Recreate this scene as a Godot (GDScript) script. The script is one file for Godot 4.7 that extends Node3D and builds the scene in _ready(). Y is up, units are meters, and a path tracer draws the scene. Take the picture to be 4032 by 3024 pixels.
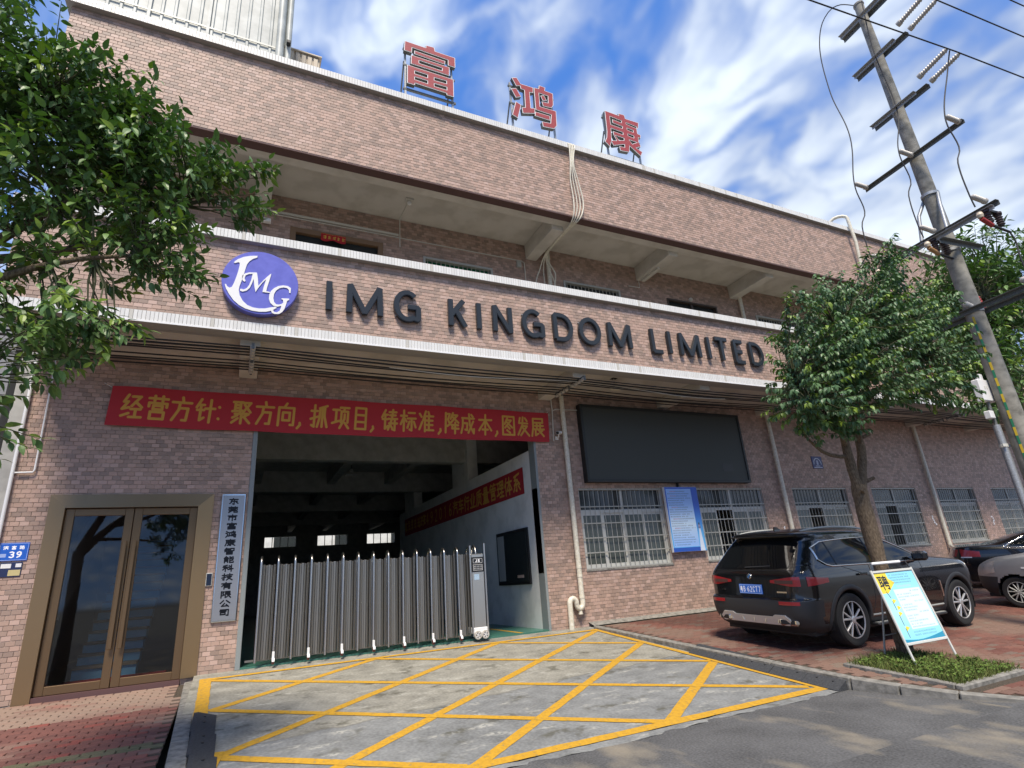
extends Node3D
# The camera stands at CAM; the lower facade lies in the plane z = 0 with x to the right; y = 0 is the floor at the gate.
const CAM := Vector3(0, 1.03, 10.6)
var rng := RandomNumberGenerator.new()
var taken := {}
var M := {}

# ---------------------------------------------------------------- mesh builder
class MB:
	var v := PackedVector3Array()
	var n := PackedVector3Array()
	var t := PackedVector2Array()
	var c := PackedColorArray()
	var col := Color.WHITE
	func tri(a: Vector3, b: Vector3, d: Vector3, na: Vector3, nb: Vector3, nd: Vector3, ta := Vector2.ZERO, tb := Vector2.ZERO, td := Vector2.ZERO) -> void:
		if (b - a).cross(d - a).dot(na + nb + nd) > 0.0:      # front faces run clockwise
			v.append(a); v.append(d); v.append(b); n.append(na); n.append(nd); n.append(nb); t.append(ta); t.append(td); t.append(tb)
		else:
			v.append(a); v.append(b); v.append(d); n.append(na); n.append(nb); n.append(nd); t.append(ta); t.append(tb); t.append(td)
		c.append(col); c.append(col); c.append(col)
	func flat(p: Array, out: Vector3) -> void:                # convex polygon, facing out
		var m: Vector3 = (p[1] - p[0]).cross(p[2] - p[0]).normalized()
		if m.dot(out) < 0.0: m = -m
		for i in range(1, p.size() - 1): tri(p[0], p[i], p[i + 1], m, m, m)
	func quad_uv(p: Array, m: Vector3) -> void:               # p: lower left, lower right, upper right, upper left as seen
		tri(p[0], p[1], p[2], m, m, m, Vector2(0, 1), Vector2(1, 1), Vector2(1, 0))
		tri(p[0], p[2], p[3], m, m, m, Vector2(0, 1), Vector2(1, 0), Vector2(0, 0))
	func box(ctr: Vector3, size: Vector3, b := Basis()) -> void:
		var h := size / 2.0
		for ax in 3:
			var e := Vector3.ZERO; var f := Vector3.ZERO; var g := Vector3.ZERO
			e[ax] = h[ax]; f[(ax + 1) % 3] = h[(ax + 1) % 3]; g[(ax + 2) % 3] = h[(ax + 2) % 3]
			for s: float in [-1.0, 1.0]:
				flat([ctr + b * (e * s - f - g), ctr + b * (e * s + f - g), ctr + b * (e * s + f + g), ctr + b * (e * s - f + g)], b * e * s)
	func span(a: Vector3, d: Vector3) -> void:                # box between two corners
		box((a + d) / 2.0, (d - a).abs())
	func bevel(ctr: Vector3, size: Vector3, w: float, b := Basis()) -> void:
		var h := size / 2.0
		var p := func(s: Vector3, ax: int) -> Vector3:
			var q := Vector3(s.x * (h.x - w), s.y * (h.y - w), s.z * (h.z - w))
			q[ax] = s[ax] * h[ax]
			return ctr + b * q
		for ax in 3:
			for s: float in [-1.0, 1.0]:
				var k := []
				for u in [[-1.0, -1.0], [1.0, -1.0], [1.0, 1.0], [-1.0, 1.0]]:
					var q := Vector3.ZERO
					q[ax] = s; q[(ax + 1) % 3] = u[0]; q[(ax + 2) % 3] = u[1]
					k.append(p.call(q, ax))
				var o := Vector3.ZERO
				o[ax] = s
				flat(k, b * o)
				for s2: float in [-1.0, 1.0]:
					var a2 := (ax + 1) % 3
					var a3 := (ax + 2) % 3
					var q1 := Vector3.ZERO; var q2 := Vector3.ZERO
					q1[ax] = s; q1[a2] = s2; q1[a3] = -1.0
					q2 = q1; q2[a3] = 1.0
					var o2 := Vector3.ZERO
					o2[ax] = s; o2[a2] = s2
					flat([p.call(q1, ax), p.call(q2, ax), p.call(q2, a2), p.call(q1, a2)], b * o2)
		for sx: float in [-1.0, 1.0]:
			for sy: float in [-1.0, 1.0]:
				for sz: float in [-1.0, 1.0]:
					var q := Vector3(sx, sy, sz)
					flat([p.call(q, 0), p.call(q, 1), p.call(q, 2)], b * q)
	func cyl(a: Vector3, d: Vector3, ra: float, rb: float, k := 10, caps := true) -> void:
		var ax := (d - a).normalized()
		var e := ax.cross(Vector3.UP if absf(ax.y) < 0.9 else Vector3.RIGHT).normalized()
		var f := ax.cross(e)
		var tilt := ax * (ra - rb) / maxf((d - a).length(), 0.0001)
		for i in k:
			var p := e * cos(TAU * i / k) + f * sin(TAU * i / k)
			var q := e * cos(TAU * (i + 1) / k) + f * sin(TAU * (i + 1) / k)
			var np := (p + tilt).normalized()
			var nq := (q + tilt).normalized()
			if ra > 0.0: tri(a + p * ra, a + q * ra, d + q * rb, np, nq, nq, Vector2(float(i) / k, 0), Vector2(float(i + 1) / k, 0), Vector2(float(i + 1) / k, 1))
			if rb > 0.0: tri(a + p * ra, d + q * rb, d + p * rb, np, nq, np, Vector2(float(i) / k, 0), Vector2(float(i + 1) / k, 1), Vector2(float(i) / k, 1))
			if caps:
				if ra > 0.0: tri(a, a + p * ra, a + q * ra, -ax, -ax, -ax)
				if rb > 0.0: tri(d, d + p * rb, d + q * rb, ax, ax, ax)
	func tube(path: Array, r, k := 8, caps := true) -> void:  # r: one radius or one for each point
		var m := path.size()
		var rings := []
		var e := Vector3.ZERO
		for i in m:
			var d: Vector3 = (path[mini(i + 1, m - 1)] - path[maxi(i - 1, 0)]).normalized()
			if e == Vector3.ZERO: e = d.cross(Vector3.UP if absf(d.y) < 0.9 else Vector3.RIGHT)
			e = (e - d * e.dot(d)).normalized()
			var f := d.cross(e)
			var ring := []
			for j in k: ring.append(e * cos(TAU * j / k) + f * sin(TAU * j / k))
			rings.append(ring)
		var run := 0.0
		for i in m - 1:
			var r0: float = r[i] if r is Array else r
			var r1: float = r[i + 1] if r is Array else r
			var nx: float = run + (path[i + 1] - path[i]).length()
			for j in k:
				var j2 := (j + 1) % k
				var a: Vector3 = rings[i][j]; var b: Vector3 = rings[i][j2]; var d: Vector3 = rings[i + 1][j2]; var g: Vector3 = rings[i + 1][j]
				var u0 := float(j) / k
				var u1 := float(j + 1) / k
				tri(path[i] + a * r0, path[i] + b * r0, path[i + 1] + d * r1, a, b, d, Vector2(u0, run), Vector2(u1, run), Vector2(u1, nx))
				tri(path[i] + a * r0, path[i + 1] + d * r1, path[i + 1] + g * r1, a, d, g, Vector2(u0, run), Vector2(u1, nx), Vector2(u0, nx))
			run = nx
		if caps:
			for en in [[0, 1], [m - 1, m - 2]]:
				var o: Vector3 = (path[en[0]] - path[en[1]]).normalized()
				var rr: float = r[en[0]] if r is Array else r
				for j in k: tri(path[en[0]], path[en[0]] + rings[en[0]][j] * rr, path[en[0]] + rings[en[0]][(j + 1) % k] * rr, o, o, o)
	func lathe(prof: Array, at: Transform3D, k := 24) -> void: # prof: [radius, height] pairs, turned about the local y axis
		for i in prof.size() - 1:
			var r0: float = prof[i][0]; var y0: float = prof[i][1]; var r1: float = prof[i + 1][0]; var y1: float = prof[i + 1][1]
			var dn := Vector2(y1 - y0, r0 - r1).normalized()
			for j in k:
				var a0 := TAU * j / k
				var a1 := TAU * (j + 1) / k
				var c0 := Vector3(cos(a0), 0, sin(a0)); var c1 := Vector3(cos(a1), 0, sin(a1))
				var n0 := at.basis * (c0 * dn.x + Vector3.UP * dn.y).normalized()
				var n1 := at.basis * (c1 * dn.x + Vector3.UP * dn.y).normalized()
				var pa := at * (c0 * r0 + Vector3.UP * y0); var pb := at * (c1 * r0 + Vector3.UP * y0)
				var pc := at * (c1 * r1 + Vector3.UP * y1); var pd := at * (c0 * r1 + Vector3.UP * y1)
				if r0 > 0.0: tri(pa, pb, pc, n0, n1, n1)
				if r1 > 0.0: tri(pa, pc, pd, n0, n1, n0)
	func prism(poly: PackedVector2Array, at: Transform3D, depth: float) -> void: # poly in the local xy plane, from z 0 to depth
		var ix := Geometry2D.triangulate_polygon(poly)
		var fz := at.basis.z.normalized()
		for s in [[0.0, -1.0], [depth, 1.0]]:
			for i in range(0, ix.size(), 3):
				tri(at * Vector3(poly[ix[i]].x, poly[ix[i]].y, s[0]), at * Vector3(poly[ix[i + 1]].x, poly[ix[i + 1]].y, s[0]), at * Vector3(poly[ix[i + 2]].x, poly[ix[i + 2]].y, s[0]), fz * s[1], fz * s[1], fz * s[1])
		var cw := Geometry2D.is_polygon_clockwise(poly)
		for i in poly.size():
			var a := poly[i]
			var b := poly[(i + 1) % poly.size()]
			var o := Vector3((b - a).y, -(b - a).x, 0)
			if cw: o = -o
			flat([at * Vector3(a.x, a.y, 0), at * Vector3(b.x, b.y, 0), at * Vector3(b.x, b.y, depth), at * Vector3(a.x, a.y, depth)], at.basis * o)
	func grid(pts: Array, out := Vector3.ZERO, uv := false) -> void:   # pts[i][j]; smooth
		var a := pts.size()
		var b: int = pts[0].size()
		var nn := []
		for i in a:
			var row := []
			for j in b:
				var du: Vector3 = pts[mini(i + 1, a - 1)][j] - pts[maxi(i - 1, 0)][j]
				var dv: Vector3 = pts[i][mini(j + 1, b - 1)] - pts[i][maxi(j - 1, 0)]
				var m := du.cross(dv).normalized()
				if out != Vector3.ZERO and m.dot(out) < 0.0: m = -m
				row.append(m)
			nn.append(row)
		for i in a - 1:
			for j in b - 1:
				var t0 := Vector2(float(j) / (b - 1), float(i) / (a - 1)); var t2 := Vector2(float(j + 1) / (b - 1), float(i + 1) / (a - 1))
				tri(pts[i][j], pts[i + 1][j], pts[i + 1][j + 1], nn[i][j], nn[i + 1][j], nn[i + 1][j + 1], t0, Vector2(t0.x, t2.y), t2)
				tri(pts[i][j], pts[i + 1][j + 1], pts[i][j + 1], nn[i][j], nn[i + 1][j + 1], nn[i][j + 1], t0, t2, Vector2(t2.x, t0.y))
	func done(tangents := false) -> ArrayMesh:
		var arr := []
		arr.resize(Mesh.ARRAY_MAX)
		arr[Mesh.ARRAY_VERTEX] = v; arr[Mesh.ARRAY_NORMAL] = n; arr[Mesh.ARRAY_TEX_UV] = t; arr[Mesh.ARRAY_COLOR] = c
		var m := ArrayMesh.new()
		m.add_surface_from_arrays(Mesh.PRIMITIVE_TRIANGLES, arr)
		return m

# ---------------------------------------------------------------- nodes, names, labels
func numbered(called: String) -> String:
	var k: int = taken.get(called, 0)
	taken[called] = k + 1
	return called if k == 0 else "%s_%03d" % [called, k]
func tag(o: Node, label: String, category: String, group := "", kind := "") -> Node:
	o.set_meta("label", label); o.set_meta("category", category)
	if group: o.set_meta("group", group)
	if kind: o.set_meta("kind", kind)
	return o
func thing(called: String, label: String, category: String, at := Vector3.ZERO, turn := 0.0, group := "") -> Node3D:
	var o := Node3D.new()
	o.name = numbered(called); add_child(o, true)
	o.position = at; o.rotation.y = turn
	tag(o, label, category, group)
	return o
func obj(called: String, m, mat: Material, parent: Node = null) -> MeshInstance3D:
	var o := MeshInstance3D.new()
	o.mesh = m.done() if m is MB else m
	o.material_override = mat
	if parent == null:
		o.name = numbered(called); add_child(o, true)
	else:
		o.name = called; parent.add_child(o, true)
	return o
func struct(called: String, m, mat: Material) -> MeshInstance3D:
	var o := obj(called, m, mat)
	o.set_meta("kind", "structure")
	return o
func bx(called: String, a: Vector3, b: Vector3, mat: Material, parent: Node, w := 0.0) -> MeshInstance3D:  # box between two corners, edges chamfered by w
	var m := MB.new()
	if w > 0.0: m.bevel((a + b) / 2.0, (b - a).abs(), w)
	else: m.span(a, b)
	return obj(called, m, mat, parent)
func many(called: String, mesh: Mesh, mat: Material, parent: Node, at: Array, cols: Array) -> MultiMeshInstance3D:
	var mm := MultiMesh.new()
	mm.transform_format = MultiMesh.TRANSFORM_3D
	mm.use_colors = true
	mm.mesh = mesh
	mm.instance_count = at.size()
	for i in at.size():
		mm.set_instance_transform(i, at[i]); mm.set_instance_color(i, cols[i])
	var o := MultiMeshInstance3D.new()
	o.multimesh = mm; o.material_override = mat
	o.name = called if parent != self else numbered(called)
	parent.add_child(o, true)
	o.set_meta("kind", "stuff")
	return o

# ---------------------------------------------------------------- materials
func lin(r: float, g: float, b: float) -> Color: return Color(r, g, b).linear_to_srgb()
func mat(c: Color, rough := 0.7, metal := 0.0, spec := 0.5) -> StandardMaterial3D:
	var m := StandardMaterial3D.new()
	m.albedo_color = c; m.roughness = rough; m.metallic = metal; m.metallic_specular = spec
	return m
func noise_tex(f: float, octaves: int, ramp: Array, sd: int, size := 512, kind := FastNoiseLite.TYPE_SIMPLEX_SMOOTH) -> NoiseTexture2D:
	var fn := FastNoiseLite.new()
	fn.noise_type = kind; fn.seed = sd; fn.frequency = f; fn.fractal_octaves = octaves; fn.fractal_gain = 0.55
	var t := NoiseTexture2D.new()
	t.width = size; t.height = size; t.seamless = true; t.noise = fn
	var g := Gradient.new()
	var offs := PackedFloat32Array(); var cols := PackedColorArray()
	for p in ramp:
		offs.append(p[0]); cols.append(p[1])
	g.offsets = offs; g.colors = cols
	t.color_ramp = g
	return t
func rough_mat(ramp: Array, f: float, octaves: int, metres: float, rough: float, sd: int, bump := 0.0, detail := []) -> StandardMaterial3D:
	var m := StandardMaterial3D.new()
	m.albedo_texture = noise_tex(f, octaves, ramp, sd)
	m.uv1_triplanar = true; m.uv1_world_triplanar = true
	m.uv1_scale = Vector3.ONE / metres
	m.roughness = rough
	if bump > 0.0:
		m.heightmap_enabled = true
		m.heightmap_scale = bump
		m.heightmap_texture = noise_tex(f * 4.0, 4, [[0.0, Color.BLACK], [1.0, Color.WHITE]], sd + 7)
	return m
func vmat(rough := 0.8, spec := 0.4) -> StandardMaterial3D:
	var m := mat(Color.WHITE, rough, 0.0, spec)
	m.vertex_color_use_as_albedo = true
	return m

# ---------------------------------------------------------------- light, sky, camera
func make_sky() -> ImageTexture:
	var w := 1400
	var h := 700
	var a := FastNoiseLite.new()
	a.seed = 11; a.frequency = 1.0; a.fractal_octaves = 5; a.fractal_gain = 0.5; a.noise_type = FastNoiseLite.TYPE_SIMPLEX_SMOOTH
	var b := FastNoiseLite.new()
	b.seed = 5; b.frequency = 0.42; b.fractal_octaves = 3; b.noise_type = FastNoiseLite.TYPE_SIMPLEX_SMOOTH
	var data := PackedFloat32Array()
	data.resize(w * h * 3)
	for j in h:
		var el := PI * (0.5 - (j + 0.5) / h)
		var sy := sin(el)
		var cy := cos(el)
		for i in w:
			var k := (j * w + i) * 3
			if sy < 0.0:
				data[k] = 0.22; data[k + 1] = 0.22; data[k + 2] = 0.22
				continue
			var an := TAU * ((i + 0.5) / w - 0.5)
			var px := -sin(an) * cy / (sy + 0.16)
			var pz := cos(an) * cy / (sy + 0.16)
			# streaks run away from the viewer to the upper right
			var u := px * 0.55 + pz * 0.83
			var v := -px * 0.83 + pz * 0.55
			var big := b.get_noise_2d(u * 0.8 + 7.3, v * 1.1 + 4.2)
			var fine := a.get_noise_2d(u * 1.5 + big * 0.6, v * 2.0 + big * 0.8)
			var rip := a.get_noise_2d(u * 5.0 + 20.0 + fine, v * 6.2 + fine)
			var cover := 0.52 + 0.30 * clampf(px - 0.35, -0.5, 1.1)
			var d := clampf((fine * 0.58 + rip * 0.50 + big * 0.30 + cover - 0.22) / 0.86, 0.0, 1.0)
			d = d * d * (3.0 - 2.0 * d)
			var low := pow(1.0 - sy, 2.2)
			var br := lerpf(0.060, 0.26, low); var bg := lerpf(0.185, 0.44, low); var bb := lerpf(0.56, 0.80, low)
			var lit := clampf(0.78 + 0.42 * fine + 0.20 * rip, 0.58, 1.0)
			data[k] = lerpf(br, 0.80 * lit, d * 0.88); data[k + 1] = lerpf(bg, 0.88 * lit, d * 0.88); data[k + 2] = lerpf(bb, 0.97 * lit, d * 0.88)
	return ImageTexture.create_from_image(Image.create_from_data(w, h, false, Image.FORMAT_RGBF, data.to_byte_array()))

func setup() -> void:
	var cam := Camera3D.new()
	cam.name = "camera"
	add_child(cam)
	cam.position = CAM
	cam.rotation_order = EULER_ORDER_YXZ
	cam.rotation_degrees = Vector3(18.954, -26.523, -4.323)
	cam.fov = 68.823
	cam.far = 900.0
	cam.current = true
	var env := Environment.new()
	var sm := PanoramaSkyMaterial.new()
	sm.panorama = make_sky()
	var sky := Sky.new()
	sky.sky_material = sm
	env.background_mode = Environment.BG_SKY
	env.sky = sky
	env.background_energy_multiplier = 0.76
	env.tonemap_mode = Environment.TONE_MAPPER_LINEAR
	env.tonemap_exposure = 1.75
	env.sdfgi_enabled = true; env.ssao_enabled = true; env.ssil_enabled = true
	var we := WorldEnvironment.new()
	we.name = "world_environment"
	we.environment = env
	add_child(we)
	var sun := DirectionalLight3D.new()
	sun.name = "sun"
	add_child(sun)
	sun.look_at_from_position(Vector3(-0.42, 1.75, 1.0) * 10.0, Vector3.ZERO)
	sun.light_energy = 1.05
	sun.light_angular_distance = 14.0
	sun.light_color = Color(1.0, 0.955, 0.89)
	sun.shadow_enabled = true

func make_materials() -> void:
	M.tile = vmat(0.55, 0.45)
	M.white_tile = vmat(0.35, 0.5)
	M.mortar = rough_mat([[0.25, lin(0.40, 0.32, 0.265)], [0.7, lin(0.56, 0.47, 0.40)]], 0.02, 4, 1.6, 0.9, 21)
	M.mortar_dark = rough_mat([[0.3, lin(0.27, 0.21, 0.17)], [0.7, lin(0.50, 0.41, 0.34)]], 0.012, 4, 2.0, 0.9, 22)
	M.grout_white = mat(lin(0.33, 0.32, 0.30), 0.9)
	M.plaster = rough_mat([[0.2, lin(0.52, 0.495, 0.435)], [0.55, lin(0.60, 0.575, 0.515)], [0.9, lin(0.63, 0.605, 0.545)]], 0.006, 4, 2.5, 0.9, 31)
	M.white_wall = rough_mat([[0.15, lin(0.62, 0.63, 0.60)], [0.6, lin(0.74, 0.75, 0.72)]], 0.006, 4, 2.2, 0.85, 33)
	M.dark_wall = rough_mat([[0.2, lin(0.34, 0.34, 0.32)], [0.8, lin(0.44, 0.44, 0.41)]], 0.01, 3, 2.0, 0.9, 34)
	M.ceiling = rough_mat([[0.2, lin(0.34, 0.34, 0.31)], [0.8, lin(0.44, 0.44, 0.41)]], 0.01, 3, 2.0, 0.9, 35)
	M.green_floor = mat(lin(0.05, 0.16, 0.12), 0.35)
	M.concrete = rough_mat([[0.15, lin(0.13, 0.125, 0.108)], [0.5, lin(0.215, 0.205, 0.18)], [0.9, lin(0.30, 0.285, 0.25)]], 0.02, 5, 1.4, 0.9, 41, 0.25)
	M.asphalt = asphalt_mat()
	M.soil = rough_mat([[0.2, lin(0.05, 0.04, 0.028)], [0.8, lin(0.12, 0.09, 0.06)]], 0.05, 4, 0.6, 0.95, 43, 1.0)
	M.ground = rough_mat([[0.2, lin(0.10, 0.10, 0.085)], [0.8, lin(0.18, 0.175, 0.15)]], 0.01, 4, 6.0, 0.95, 44)
	M.yellow = rough_mat([[0.12, lin(0.24, 0.20, 0.12)], [0.26, lin(0.46, 0.25, 0.018)], [0.8, lin(0.56, 0.315, 0.02)]], 0.025, 5, 0.9, 0.7, 45)
	M.steel = mat(lin(0.55, 0.53, 0.49), 0.32, 1.0)
	M.steel_dull = mat(lin(0.30, 0.285, 0.25), 0.42, 0.9)
	M.galv = rough_mat([[0.2, lin(0.30, 0.32, 0.33)], [0.8, lin(0.48, 0.50, 0.51)]], 0.03, 4, 0.5, 0.5, 46)
	M.galv.metallic = 0.5
	M.angle_iron = rough_mat([[0.2, lin(0.08, 0.09, 0.09)], [0.8, lin(0.20, 0.21, 0.20)]], 0.03, 4, 0.4, 0.55, 48)
	M.bronze = mat(lin(0.29, 0.195, 0.10), 0.34, 0.65)
	M.bronze_dark = mat(lin(0.20, 0.13, 0.068), 0.34, 0.65)
	M.black = mat(lin(0.012, 0.013, 0.014), 0.55)
	M.black_gloss = mat(lin(0.012, 0.013, 0.015), 0.12)
	M.cable = mat(lin(0.02, 0.02, 0.021), 0.6)
	M.rubber = rough_mat([[0.2, lin(0.028, 0.030, 0.033)], [0.8, lin(0.055, 0.058, 0.062)]], 0.03, 4, 0.5, 0.8, 47, 0.1)
	M.pvc = rough_mat([[0.2, lin(0.58, 0.54, 0.42)], [0.7, lin(0.74, 0.71, 0.60)]], 0.02, 4, 0.7, 0.45, 51)
	M.conduit = mat(lin(0.60, 0.585, 0.52), 0.5)
	M.alu = mat(lin(0.42, 0.425, 0.39), 0.5, 0.2)
	M.alu_white = mat(lin(0.58, 0.58, 0.53), 0.5, 0.05)
	M.grille = mat(lin(0.42, 0.415, 0.37), 0.5, 0.2)
	M.white_paint = mat(lin(0.78, 0.78, 0.77), 0.5)
	M.red_face = rough_mat([[0.2, lin(0.30, 0.042, 0.048)], [0.8, lin(0.36, 0.055, 0.060)]], 0.02, 4, 0.7, 0.6, 53)
	M.letter_side = mat(lin(0.10, 0.11, 0.105), 0.6)
	M.sheet = rough_mat([[0.2, lin(0.36, 0.385, 0.365)], [0.8, lin(0.50, 0.525, 0.50)]], 0.008, 4, 2.0, 0.5, 54)
	M.beige_sheet = mat(lin(0.55, 0.47, 0.36), 0.6)
	M.frame_grey = mat(lin(0.26, 0.29, 0.285), 0.6, 0.2)
	M.glass = StandardMaterial3D.new()
	M.glass.transparency = BaseMaterial3D.TRANSPARENCY_ALPHA
	M.glass.albedo_color = Color(0.75, 0.82, 0.80, 0.30)
	M.glass.roughness = 0.02
	M.door_glass = M.glass.duplicate()
	M.door_glass.albedo_color = Color(0.05, 0.055, 0.055, 0.22)
	M.dark_glass = mat(lin(0.03, 0.036, 0.036), 0.08)
	M.window_glass = mat(lin(0.085, 0.10, 0.09), 0.14)
	M.green_glass = mat(lin(0.01, 0.10, 0.045), 0.12)
	M.chrome = mat(lin(0.72, 0.72, 0.70), 0.12, 1.0)
	M.porcelain = rough_mat([[0.2, lin(0.36, 0.34, 0.30)], [0.8, lin(0.55, 0.53, 0.48)]], 0.05, 3, 0.3, 0.4, 55)
	M.red_plastic = mat(lin(0.35, 0.03, 0.025), 0.5)
	M.pole = rough_mat([[0.15, lin(0.13, 0.125, 0.105)], [0.5, lin(0.24, 0.23, 0.195)], [0.9, lin(0.33, 0.315, 0.27)]], 0.012, 5, 1.5, 0.9, 56, 0.15)
	M.bark = rough_mat([[0.2, lin(0.075, 0.052, 0.032)], [0.55, lin(0.17, 0.125, 0.08)], [0.85, lin(0.26, 0.20, 0.135)]], 0.03, 5, 0.45, 0.95, 57, 1.2)
	M.bark.uv1_scale = Vector3(3.2, 0.9, 3.2)
	M.twig = mat(lin(0.07, 0.075, 0.035), 0.9)
	M.leaf = vmat(0.42, 0.42)
	M.leaf.backlight_enabled = true
	M.leaf.backlight = lin(0.17, 0.26, 0.04)
	M.grass = vmat(0.7, 0.3)
	M.grass.backlight_enabled = true
	M.grass.backlight = lin(0.05, 0.09, 0.01)
	M.letter_black = mat(lin(0.018, 0.022, 0.026), 0.30)
	M.emblem = rough_mat([[0.2, lin(0.125, 0.135, 0.50)], [0.8, lin(0.15, 0.16, 0.56)]], 0.01, 3, 1.0, 0.30, 61)
	M.paver = vmat(0.85, 0.3)

func paint(w: int, h: int, cb: Callable) -> ImageTexture:
	var im := Image.create(w, h, false, Image.FORMAT_RGB8)
	for j in h:
		for i in w: im.set_pixel(i, j, cb.call(i, j))
	return ImageTexture.create_from_image(im)
func fbm(sd: int, f: float, oct := 4) -> FastNoiseLite:
	var a := FastNoiseLite.new()
	a.seed = sd; a.frequency = f; a.fractal_octaves = oct; a.noise_type = FastNoiseLite.TYPE_SIMPLEX_SMOOTH
	return a

func asphalt_mat() -> StandardMaterial3D:
	var big := fbm(3, 0.011, 4)
	var sand := fbm(8, 0.006, 4)
	var fine := fbm(9, 0.35, 2)
	var m := StandardMaterial3D.new()
	m.albedo_texture = paint(768, 768, func(i: int, j: int) -> Color:
		var g := 0.088 + 0.030 * big.get_noise_2d(i, j) + 0.05 * fine.get_noise_2d(i, j)
		var s := clampf(sand.get_noise_2d(i * 1.6, j * 0.8) * 2.2 - 0.42 + 0.25 * big.get_noise_2d(i * 3, j * 3), 0.0, 1.0) * 0.75
		var c := Color(g * 1.0, g * 1.0, g * 0.99)
		c = c.lerp(Color(0.26, 0.225, 0.165), s)
		return Color(maxf(c.r, 0.02), maxf(c.g, 0.02), maxf(c.b, 0.02)).linear_to_srgb())
	m.uv1_triplanar = true; m.uv1_world_triplanar = true
	m.uv1_scale = Vector3.ONE / 7.0
	m.roughness = 0.92
	m.heightmap_enabled = true
	m.heightmap_scale = 0.5
	m.heightmap_texture = noise_tex(0.25, 2, [[0.0, Color.BLACK], [1.0, Color.WHITE]], 71)
	return m

func ramp_mat() -> StandardMaterial3D:
	# 8 m by 8 m of poured concrete: an older warm slab by the gate, a newer cool one towards the road, damp patches and cement smears
	var big := fbm(13, 0.006, 5)
	var mid := fbm(14, 0.02, 5)
	var fine := fbm(15, 0.16, 3)
	var dirt := fbm(16, 0.011, 5)
	var m := StandardMaterial3D.new()
	m.albedo_texture = paint(1024, 1024, func(i: int, j: int) -> Color:
		var x := i / 128.0 - 0.5
		var z := j / 128.0
		var e := z - (3.35 + 0.22 * (x - 3.0) * -0.5 + 0.10 * mid.get_noise_2d(i * 0.5, j * 0.5))   # the joint between the two pours
		var k := smoothstep(-0.02, 0.02, e)
		var a := Color(0.245, 0.235, 0.195)
		var b := Color(0.185, 0.190, 0.183)
		var c := a.lerp(b, k)
		var g := 1.0 + 0.30 * mid.get_noise_2d(i, j) + 0.18 * big.get_noise_2d(i, j) + 0.28 * fine.get_noise_2d(i, j)
		c = Color(c.r * g, c.g * g, c.b * g)
		var smear := clampf(mid.get_noise_2d(i * 0.6 + 500, j * 1.8) * 2.6 - 0.55, 0.0, 1.0) * clampf(fine.get_noise_2d(i * 0.7, j) * 2.0 + 0.7, 0.0, 1.0)
		c = c.lerp(Color(0.42, 0.41, 0.355), smear * 0.75)
		var moss := clampf(dirt.get_noise_2d(i * 0.8, j * 1.5) * 3.2 - 0.60, 0.0, 1.0) * clampf(mid.get_noise_2d(i * 2, j * 2) * 2.5 + 0.5, 0.0, 1.0)
		c = c.lerp(Color(0.07, 0.066, 0.043), moss * 0.72)
		if absf(e) < 0.018: c = c.lerp(Color(0.14, 0.135, 0.115), 0.6)
		return Color(clampf(c.r, 0.03, 0.7), clampf(c.g, 0.03, 0.7), clampf(c.b, 0.02, 0.7)).linear_to_srgb())
	m.roughness = 0.9
	m.heightmap_enabled = true
	m.heightmap_scale = 0.35
	m.heightmap_texture = noise_tex(0.12, 4, [[0.0, Color.BLACK], [1.0, Color.WHITE]], 72)
	return m

# ---------------------------------------------------------------- ground
func ry(z: float) -> float: return -0.03 - 0.09 * z          # the concrete ramp
func sy(z: float) -> float: return -0.072 * z                # the pavement beside the windows
func ly(z: float) -> float: return -0.12 - 0.055 * z         # the pavement before the entrance

var kerb_line := [Vector2(6.62, 0.25), Vector2(6.66, 1.6), Vector2(6.70, 3.0), Vector2(6.74, 4.4), Vector2(6.78, 5.5), Vector2(6.88, 6.0), Vector2(7.05, 6.5), Vector2(7.35, 7.0), Vector2(7.9, 7.45), Vector2(8.8, 7.75), Vector2(12.0, 8.1), Vector2(40.0, 8.4)]

func strip(m: MB, a: Vector2, b: Vector2, w: float, lift: float, jag: float) -> void:   # painted stripe on the ramp from a to b (x, z)
	var d := (b - a).normalized()
	var s := Vector2(-d.y, d.x) * w / 2.0
	var k := maxi(2, int((b - a).length() / 0.10))
	var pl := []
	var pr := []
	for i in k + 1:
		var p := a.lerp(b, float(i) / k)
		var l := p + s * (1.0 + rng.randf_range(-jag, jag))
		var r := p - s * (1.0 + rng.randf_range(-jag, jag))
		pl.append(Vector3(l.x, ry(l.y) + lift, l.y)); pr.append(Vector3(r.x, ry(r.y) + lift, r.y))
	for i in k:
		m.flat([pl[i], pl[i + 1], pr[i + 1]], Vector3.UP)
		m.flat([pl[i], pr[i + 1], pr[i]], Vector3.UP)

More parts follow.
